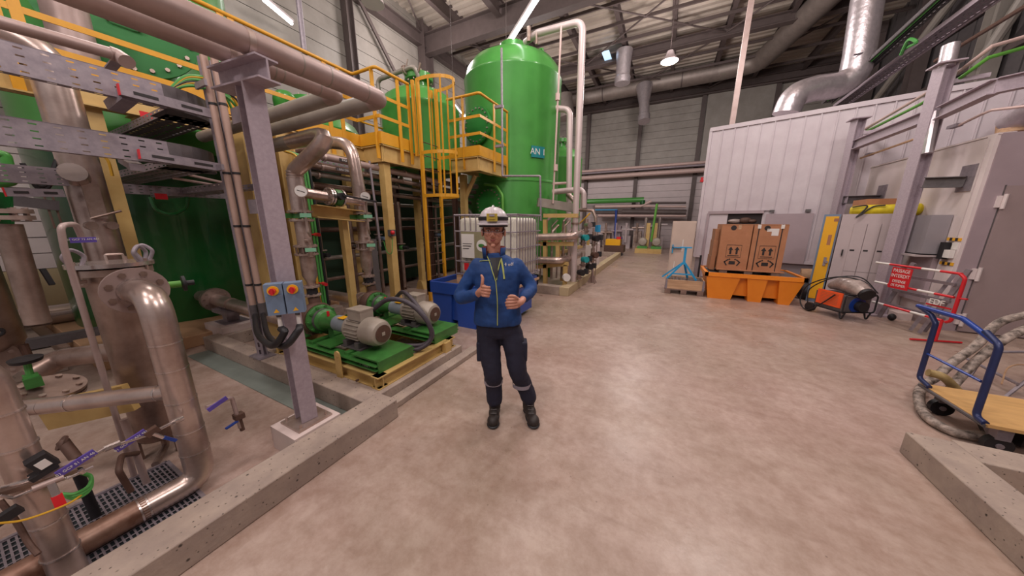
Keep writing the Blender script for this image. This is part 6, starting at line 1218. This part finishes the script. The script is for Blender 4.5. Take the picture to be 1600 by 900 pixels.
# wrapped hoses
hsA = spline([(3.3, 4.802, 0.768), (3.1, 4.751, 0.652), (2.95, 4.65, 0.419), (2.75, 4.494, 0.266), (2.6, 4.374, 0.109), (2.5, 4.297, 0.051), (2.22, 3.84, 0.12), (2.157, 3.656, 0.05), (2.136, 3.471, 0.04), (2.207, 3.356, 0.04), (2.385, 3.403, 0.06), (2.683, 3.59, 0.08)])
S('wrapped_hose', MB().tube(hsA, .035, 12), 'hose', 'dirty wrapped hose looping round the front of the trolley onto the floor', 'hose')
S('wrapped_hose', MB().tube(spline([(3.3, 4.759, 0.648), (3.1, 4.638, 0.521), (2.95, 4.574, 0.311), (2.8, 4.454, 0.12), (2.7, 4.337, -0.001), (2.75, 4.267, -0.038)]), .036, 12), 'hose', 'second dirty wrapped hose dropping steeply onto the trolley deck', 'hose')
S('wrapped_hose', MB().tube(spline([(2.3, 3.96, 0.293), (2.4, 3.958, 0.268), (2.55, 4.005, 0.122), (2.6, 3.9, 0.038)]), .034, 12), 'tape', 'yellow-taped hose lying across the trolley deck', 'hose')
S('wrapped_hose', MB().tube(spline([(2.6, 3.842, 0.044), (2.75, 3.88, 0.006), (2.9, 3.91, 0.037)]), .034, 12), 'foil', 'shaggy pale hose at the right end of the trolley deck', 'hose')
t = T('steel_trestle', 'thin pale steel trestle standing behind the trolley', 'trestle')
for a, b_ in (((3.3, 5.049, 0.333), (3, 4.784, -0.387)), ((3.3, 4.592, 0.179), (3, 4.39, -0.14)), ((3.2, 5.097, 0.138), (3.2, 4.529, 0.117)), ((3.2, 4.986, 0.262), (3.4, 4.816, 0.375))): P('bar', MB().cyl(a, b_, .014, 8), 'galv', t)
bxx_ = T('dark_trunk', 'dark brown box with a pale lid at the right border', 'box')
q = (3.5, 5.207, 0.196)
P('body', MB().box((3.42, 4.02, .18), (4.2, 4.75, .62)), 'brown', bxx_); P('lid', MB().box((3.40, 4.0, .62), (4.22, 4.77, .72)), 'lightpanel', bxx_)
S('trunk_stand', MB().box((3.5, 4.1, 0), (4.1, 4.7, .18)), 'greydark', 'dark plinth under the brown box at the right border', 'stand')
S('coil_wire', MB().tube(spline([(3.1, 4.515, 0.097), (3.2, 4.661, 0.224), (3.3, 4.683, 0.272), (3.3, 4.592, 0.213)]), .006, 6), 'wood', 'thin tan wire coil behind the trolley', 'wire')
rp = T('trolley_under_frame', 'black steel foot frame behind the right concrete kerb', 'frame')
P('beam', MB().beam((2.37, 3.485, 0.14), (2.344, 3.32, 0.05), .05, .05).beam((2.482, 3.52, 0.08), (2.55, 3.385, 0.08), .12, .1), 'black', rp); P('silver_edge', MB().beam(add_v((2.312, 3.424, 0.2), (0, 0, .01)), add_v((2.295, 3.255, 0.08), (0, 0, .01)), .012, .05), 'galv', rp)
# ================================================================ THE PERSON (local axes: x to her left hand, -y toward the viewer)
pe = T('person', 'person in blue work jacket, navy trousers and white helmet, gesturing with both hands', 'person')
PM = Matrix.Rotation(R(26.98), 4, 'Z'); PM.translation = (-1.01, 1.98, 0)
def PX_(name, mb, m, parent, vox=None, sm=3, label=None, disp=0):
    o = P(name, mb, m, parent, label); o.data.transform(PM)
    if vox:
        r_ = o.modifiers.new('r', 'REMESH'); r_.mode = 'VOXEL'; r_.voxel_size = vox; r_.use_smooth_shade = True
        if sm: s_ = o.modifiers.new('s', 'SMOOTH'); s_.iterations = sm; s_.factor = .6
        if disp:
            tx = bpy.data.textures.new('folds', 'CLOUDS'); tx.noise_scale = .055; d_ = o.modifiers.new('d', 'DISPLACE'); d_.texture = tx; d_.strength = disp; d_.mid_level = .5
    return o
def limb(m_, pts, rr, n=18):
    # tapered closed limb with rounded ends and round joints
    P_ = [Vector(p) for p in pts]; Q, RR = [], []
    S_ = spline(P_, 5); k = len(S_)
    for i, q in enumerate(S_):
        t = i/(k-1)*(len(rr)-1); a = min(int(t), len(rr)-2); Q.append(q); RR.append(rr[a]*(1-(t-a))+rr[a+1]*(t-a))
    m_.tube(Q, 0, n, rad=RR); m_.ell(P_[0], rr[0], rr[0], rr[0], 14, 8); m_.ell(P_[-1], rr[-1], rr[-1], rr[-1], 14, 8)
def loft(m_, rings, n=36):
    vs = []
    for z, cx, cy, hw, d in rings: vs += [(cx+hw*math.copysign(abs(math.cos(a))**.85, math.cos(a)), cy+d*math.copysign(abs(math.sin(a))**.85, math.sin(a)), z) for a in [2*math.pi*i/n for i in range(n)]]
    m = len(rings); fs = [(k*n+i, k*n+(i+1) % n, (k+1)*n+(i+1) % n, (k+1)*n+i) for k in range(m-1) for i in range(n)]
    m_.add(vs, fs+[tuple(range(n-1, -1, -1)), tuple(range((m-1)*n, m*n))])
hx_, hz_ = (-0.136, 0, 1.58)[0], (-0.132, -0.07, 1.592)[2]     # eye line
body = MB()
# head
body.ell((hx_, .012, hz_+.035), .08, .092, .088, 24, 16)
body.ell((hx_, -.008, hz_-.035), .07, .078, .072, 24, 16)
body.ell((hx_, -.03, hz_-.074), .046, .05, .036, 20, 12)
body.ell((hx_, -.078, hz_-.108), .018, .014, .014)                       # chin
for sx in (-1, 1):
    body.ell((hx_+sx*.036, -.062, hz_-.025), .022, .022, .022); body.ell((hx_+sx*.026, -.078, hz_+.021), .024, .011, .007)
    body.ell((hx_+sx*.083, .012, hz_-.018), .01, .018, .03)              # ears
body.lathe((hx_, -.083, hz_+.006), (0, -.42, -1), [(0, .007), (.02, .010), (.036, .013), (.044, .011), (.05, .003)], 12)
body.ell((hx_-.011, -.094, hz_-.04), .008, .009, .007); body.ell((hx_+.011, -.094, hz_-.04), .008, .009, .007)
cx0 = hx_
limb(body, [(hx_, .02, hz_-.06), (hx_-.0, .02, hz_-.14), (hx_+.0, .03, hz_-.2)], [.052, .05, .058])
tcx = (-0.112, 0, 1.152)[0]
loft(body, [(.86, tcx, .02, .15, .09), (1.0, tcx, .02, .14, .085), (1.2, tcx, .02, .15, .09), (1.33, tcx+.0, .025, .11, .07), (1.40, hx_, .03, .06, .05)])
shL, elL, wrL = (tcx-.165, .03, 1.34), (-0.406, 0.02, 1.081), (-0.246, -0.17, 1.143)
shR, elR, wrR = (tcx+.165, .03, 1.34), (0.147, 0.03, 1.156), (0.087, -0.12, 1.102)
limb(body, [(shL[0]+.03, .03, 1.315), elL, wrL], [.034, .033, .026]); limb(body, [(shR[0]-.03, .03, 1.315), elR, wrR], [.034, .033, .026])
lgL = [(-0.193, 0, 0.785), (-0.155, -0.03, 0.447), (-0.148, 0.03, 0.038)]; lgR = [(-0.014, 0, 0.785), (0.049, -0.03, 0.464), (0.145, 0.03, 0.081)]
lgL = [(p[0], p[1], p[2]) for p in lgL]
for q_ in (lgL, lgR): limb(body, [(q_[0][0], .02, .8), (q_[0][0]*.5+q_[1][0]*.5, 0, .66), q_[1], (q_[2][0]*.5+q_[1][0]*.5, .02, .33), (q_[2][0], .03, .17), (q_[2][0], .04, .1)], [.07, .06, .05, .045, .038, .035])
# hands
def hand(c, sgn, thumb_up):
    c = Vector(c)
    if thumb_up:   # her right hand, seen from the back of the fingers, thumb pointing up
        body.ell(c+Vector((-.008, .012, 0)), .03, .024, .042); limb(body, [wrL, c+Vector((-.03, .03, -.01)), c+Vector((-.012, .015, 0))], [.024, .024, .026])
        for i, (dz, ln) in enumerate(((.031, 1.0), (.010, 1.08), (-.011, 1.0), (-.031, .86))):
            k = c+Vector((-.012, -.012, dz))
            limb(body, [k, k+Vector((.022, -.02, .002))*ln, k+Vector((.045, -.012, -.004))*ln, k+Vector((.045, .012, -.008))*ln, k+Vector((.024, .016, -.01))*ln], [.0098, .0095, .009, .0085, .008], 10)
        t0 = c+Vector((-.015, -.004, .035)); limb(body, [t0, t0+Vector((.004, -.01, .028)), t0+Vector((.006, -.008, .055)), t0+Vector((-.002, -.004, .072))], [.013, .0115, .0105, .0085], 10)
    else:          # her left hand, fingers pointing to the viewer's left and curled
        body.ell(c+Vector((.022, .012, -.002)), .034, .022, .04); limb(body, [wrR, c+Vector((.05, .02, .0)), c+Vector((.025, .012, 0))], [.024, .024, .026])
        for i, (dz, ln) in enumerate(((.031, .95), (.010, 1.08), (-.011, 1.02), (-.031, .85))):
            k = c+Vector((.0, -.006, dz))
            limb(body, [k+Vector((.02, 0, 0)), k+Vector((-.008, -.022, .002))*ln, k+Vector((-.038, -.02, .0))*ln, k+Vector((-.052, .002, -.008))*ln, k+Vector((-.04, .02, -.012))*ln], [.0098, .0095, .009, .0085, .008], 10)
        t0 = c+Vector((.02, -.006, .034)); limb(body, [t0, t0+Vector((-.018, -.016, .018)), t0+Vector((-.042, -.018, .022)), t0+Vector((-.058, -.014, .014))], [.013, .0115, .0105, .0085], 10)
hand((-0.188, -0.25, 1.19), 1, True); hand((0.015, -0.22, 1.095), -1, False)
bo_ = PX_('body', body, 'skin', pe, .0034, 3)
# face details
for sx, px in ((-1, 762), (1, 781)):
    e = Vector((hx_+sx*.032, -.0805, hz_-.002))
    ew_ = PX_('eye', MB().ell(e, .0135, .009, .0065), 'eye', bo_); PX_('iris', MB().ell(e+Vector((0, -.007, 0)), .0058, .003, .0055), 'iris', bo_)
    PX_('eyebrow', MB().tube([e+Vector((-.018, -.010, .012)), e+Vector((0, -.0135, .016)), e+Vector((.018, -.009, .012))], .0032, 8), 'hair', bo_)
PX_('lips', MB().ell((hx_, -.0865, hz_-.066), .022, .008, .0045).ell((hx_, -.0865, hz_-.0735), .018, .0085, .005), 'lip', bo_)
gl_ = PX_('safety_glasses', MB().tube([(hx_-.084, .0, hz_+.008), (hx_-.075, -.07, hz_-.012), (hx_-.032, -.101, hz_-.018), (hx_, -.104, hz_-.006), (hx_+.032, -.101, hz_-.018), (hx_+.075, -.07, hz_-.012), (hx_+.084, .0, hz_+.008)], .0013, 6, .02), 'reflect', pe)
hr = PX_('hair', MB().ell((hx_, .05, hz_+.0), .082, .07, .1).ell((hx_-.068, .0, hz_+.005), .013, .03, .05).ell((hx_+.068, .0, hz_+.005), .013, .03, .05).ell((hx_+.0, .08, hz_-.06), .05, .04, .06), 'hair', pe, .006, 2)
# helmet
hb = hz_+.043
hm = MB(); hm.lathe((0, 0, 0), (0, 0, 1), [(0, 1.0), (.15, 1.0), (.45, .95), (.72, .78), (.9, .52), (.98, .25), (1.0, 0)], 40)
hm.v = [(hx_+x*.108, .015+y*.13, hb+z*.125) for x, y, z in hm.v]
he = PX_('helmet', hm, 'helmet', pe)
br_ = MB(); br_.lathe((0, 0, 0), (0, 0, 1), [(0, 1.02), (.0, 1.1), (.6, 1.1), (1.0, 1.0)], 40); br_.v = [(hx_+x*.108, .015+y*.13-(.02 if y < -.3 else 0), hb-.006+z*.012) for x, y, z in br_.v]
PX_('brim', br_, 'helmet', he)
for dz_ in (.02,):
    bd_ = MB(); bd_.lathe((0, 0, 0), (0, 0, 1), [(0, 1.005), (.0, 1.03), (.17, 1.03), (.2, 1.0)], 40); bd_.v = [(hx_+x*.108, .015+y*.13, hb+.028+z*.13) for x, y, z in bd_.v]
    PX_('dark_band', bd_, 'black', he)
PX_('inner_band', MB().tube([(hx_+.1*math.cos(a), .015+.12*math.sin(a), hb-.014) for a in [math.pi*2*k/24 for k in range(25)]], .008, 6), 'black', he)
PX_('ridge', MB().tube([(hx_, .015-.132*math.cos(a), hb+.006+.122*math.sin(a)) for a in [math.pi*(.12+.7*k/12) for k in range(13)]], .009, 8), 'helmet', he)
lmp = PX_('headlamp', MB().ob((hx_, -.128, hb+.046), .074, .03, .052).ob((hx_, -.142, hb+.05), .045, .012, .03), 'headlamp', he)
PX_('lamp_window', MB().ob((hx_, -.15, hb+.06), .036, .004, .014), 'reflect', lmp)
# jacket
jk = MB()
RG = [(.868, tcx, .01, .188, .128), (.90, tcx, .01, .192, .13), (1.0, tcx, .012, .178, .122), (1.1, tcx, .012, .168, .118), (1.2, tcx, .015, .172, .12), (1.29, tcx, .02, .175, .112), (1.345, tcx, .025, .155, .095), (1.385, tcx+.003, .028, .105, .082), (1.41, hx_+.005, .028, .078, .078), (1.425, hx_, .028, .072, .075)]
loft(jk, RG)
limb(jk, [(shL[0]+.02, .03, 1.325), elL, lerp(elL, wrL, .92)], [.06, .053, .044]); limb(jk, [(shR[0]-.02, .03, 1.325), elR, lerp(elR, wrR, .9)], [.06, .053, .044])
jo = PX_('jacket', jk, 'jacketblue', pe, .009, 3, disp=.012)
def ring(z):
    for a, b_ in zip(RG, RG[1:]):
        if a[0] <= z <= b_[0]: t = (z-a[0])/(b_[0]-a[0]); return [a[i]*(1-t)+b_[i]*t for i in range(5)]
    return RG[-1] if z > 1.4 else RG[0]
def jf(x, z, o=.003):
    r = ring(z); q = max(0, 1-(abs(x-r[1])/r[3])**2); return (x, r[2]-r[4]*math.sqrt(q)**.85-o, z)
zx = lambda px, py: ((-0.112, 0, 1.152)[0]+(px-777)*.00475)
def zz_(py): return (-0.107, -0.11, 1.177)[2]-(py-450)*.00468
def line(pts, r_, m_, nm, o=.004): return PX_(nm, MB().tube(spline([jf(zx(a, b_), zz_(b_), o) for a, b_ in pts], 4), r_, 8), m_, jo)
line([(760, 398), (766, 410), (771, 425), (776, 440)], .0035, 'piping', 'zip_piping'); line([(791, 396), (784, 406), (780, 420), (777, 438)], .0035, 'piping', 'zip_piping')
line([(776, 440), (778, 470), (778, 500), (778, 511)], .0035, 'piping', 'zip_piping')
line([(745, 412), (755, 409), (767, 408)], .003, 'piping', 'shoulder_piping', .012); line([(784, 406), (787, 420), (789, 436)], .007, 'piping', 'pocket_zip', .003)
# dark opening and neck skin wedge
sh = MB(); L1 = [(766, 404), (770, 415), (773, 427), (776, 439)]; L2 = [(786, 403), (783, 413), (780, 426), (777, 438)]
vs = []
for (a, b_), (c_, d_) in zip(L1, L2):
    for k in range(5): t = k/4; vs.append(jf(zx(a*(1-t)+c_*t, 0), zz_(b_*(1-t)+d_*t), .006))
sh.add(vs, [(r_*5+c_, r_*5+c_+1, r_*5+c_+6, r_*5+c_+5) for r_ in range(3) for c_ in range(4)]); PX_('undershirt', sh, 'black', jo)
# stand collar, open at the front
for nm, m_, rr_, z0, z1 in (('collar', 'jacketblue', .084, 1.385, 1.465), ('collar_lining', 'collar', .078, 1.39, 1.47)):
    cl_ = MB(); n = 26; vs = []
    for k in range(n+1):
        a = -math.pi/2 + R(38) + (2*math.pi-R(76))*k/n
        for z, q in ((z0, 1.0), (z1, 1.1)): vs.append((hx_+rr_*q*math.cos(a), .022+rr_*q*1.02*math.sin(a), z-(.03 if False else 0)))
    cl_.add(vs, [(2*k, 2*k+2, 2*k+3, 2*k+1) for k in range(n)]); o = PX_(nm, cl_, m_, jo); sd = o.modifiers.new('t', 'SOLIDIFY'); sd.thickness = .005
lt_ = text('edf', .034, PM @ Vector(jf(zx(799, 0), zz_(414), .009)), PM.to_3x3() @ Vector((1, .25, .12)), (0, 0, 1), 'ledge', jo, 'logo_letters')
lo_ = Vector(jf(zx(791, 0), zz_(414), .008)); PX_('logo_mark', MB().ell(lo_, .008, .002, .003).ell(lo_+Vector((.002, 0, .008)), .003, .002, .006).ell(lo_+Vector((.002, 0, -.008)), .003, .002, .006), 'ledge', jo)
# trousers
trz = MB()
loft(trz, [(.76, tcx, .015, .15, .1), (.80, tcx, .015, .168, .112), (.87, tcx, .015, .17, .115), (.93, tcx, .015, .155, .105)])
limb(trz, [(lgL[0][0]+.005, .02, .80), (lgL[0][0]*.5+lgL[1][0]*.5-.008, -.0, .66), lgL[1], (lgL[2][0]*.5+lgL[1][0]*.5, .02, .33), (lgL[2][0], .03, .17)], [.098, .092, .074, .07, .068])
limb(trz, [(lgR[0][0]-.005, .02, .80), (lgR[0][0]*.5+lgR[1][0]*.5+.005, .0, .66), lgR[1], (lgR[2][0]*.5+lgR[1][0]*.5, .02, .33), (lgR[2][0], .03, .19)], [.098, .092, .074, .07, .068])
to = PX_('trousers', trz, 'trouser', pe, .009, 3, disp=.012)
for sx, q in ((-1, lgL), (1, lgR)): PX_('cargo_pocket', MB().ob(((q[0][0]+q[1][0])/2+sx*.082, .0, .64), .05, .11, .16), 'trouser', to, .008, 3)
for q, z in ((lgL, .355), (lgR, .325)):
    t = (q[1][2]-z)/(q[1][2]-q[2][2]); c_ = lerp(q[1], q[2], t); c_ = Vector((c_.x, .015, z)); PX_('reflective_band', MB().lathe(c_-Vector((0, 0, .017)), (0, 0, 1), [(0, .078), (.034, .079)], 28, cap=False), 'reflect', to)
# boots
for q, ft, nm in ((lgL, (-1.088, 1.792, 0), 'l'), (lgR, (-0.79, 1.944, 0), 'r')):
    tp = PM.inverted() @ Vector(ft); an_ = Vector((q[2][0], .06, .1)); bt = MB()
    tv = Vector((tp.x, tp.y+.05, .045)); hv = Vector((an_.x, an_.y+.04, .045))
    bt.ell(tv, .05, .058, .048); bt.ell(lerp(tv, hv, .5)+Vector((0, 0, .012)), .047, .09, .055); bt.ell(hv, .042, .055, .05); limb(bt, [an_-Vector((0, .01, .02)), an_+Vector((0, -.01, .11))], [.05, .055])
    bo2 = PX_('boot', bt, 'boot', pe, .006, 3)
    so_ = MB(); so_.ell(Vector((tv.x, tv.y, .016)), .053, .062, .016).ell(Vector((lerp(tv, hv, .5).x, lerp(tv, hv, .5).y, .016)), .047, .1, .016).ell(Vector((hv.x, hv.y, .016)), .046, .058, .016); PX_('sole', so_, 'black', bo2)
    for k in range(4): z = .1+.022*k; c_ = lerp(tv, an_, .45+.12*k); PX_('lace', MB().tube([(c_.x-.025, c_.y-.045+.005*k, z), (c_.x, c_.y-.055+.005*k, z+.004), (c_.x+.025, c_.y-.045+.005*k, z)], .003, 6), 'greydark', bo2)
# ================================================================ finish: put each thing's origin at its base
bpy.context.view_layer.update()
def subtree(o):
    out = [o]
    for c in kids(o): out += subtree(c)
    return out
KC = {}
for o in bpy.data.objects:
    if o.parent: KC.setdefault(o.parent.name, []).append(o)
def sub2(o):
    out = []
    for c in KC.get(o.name, []): out += [c]+sub2(c)
    return out
done = {}
for o in [o for o in bpy.data.objects if o.parent is None and o.type in ('EMPTY', 'MESH')]:
    if o.get('keep'): continue
    ms = [x for x in [o]+sub2(o) if x.type == 'MESH']
    if not ms: continue
    vs = [v.co for x in ms for v in x.data.vertices]
    if not vs: continue
    b = Vector(((min(v.x for v in vs)+max(v.x for v in vs))/2, (min(v.y for v in vs)+max(v.y for v in vs))/2, min(v.z for v in vs)))
    if o.type == 'EMPTY':
        o.location = Vector(o.location)+b
        for c in KC.get(o.name, []): c.location = Vector(c.location)-b
    else:
        if o.data.users > 1: continue
        o.data.transform(Matrix.Translation(-b)); o.location = Vector(o.location)+b
        for c in KC.get(o.name, []): c.location = Vector(c.location)-b
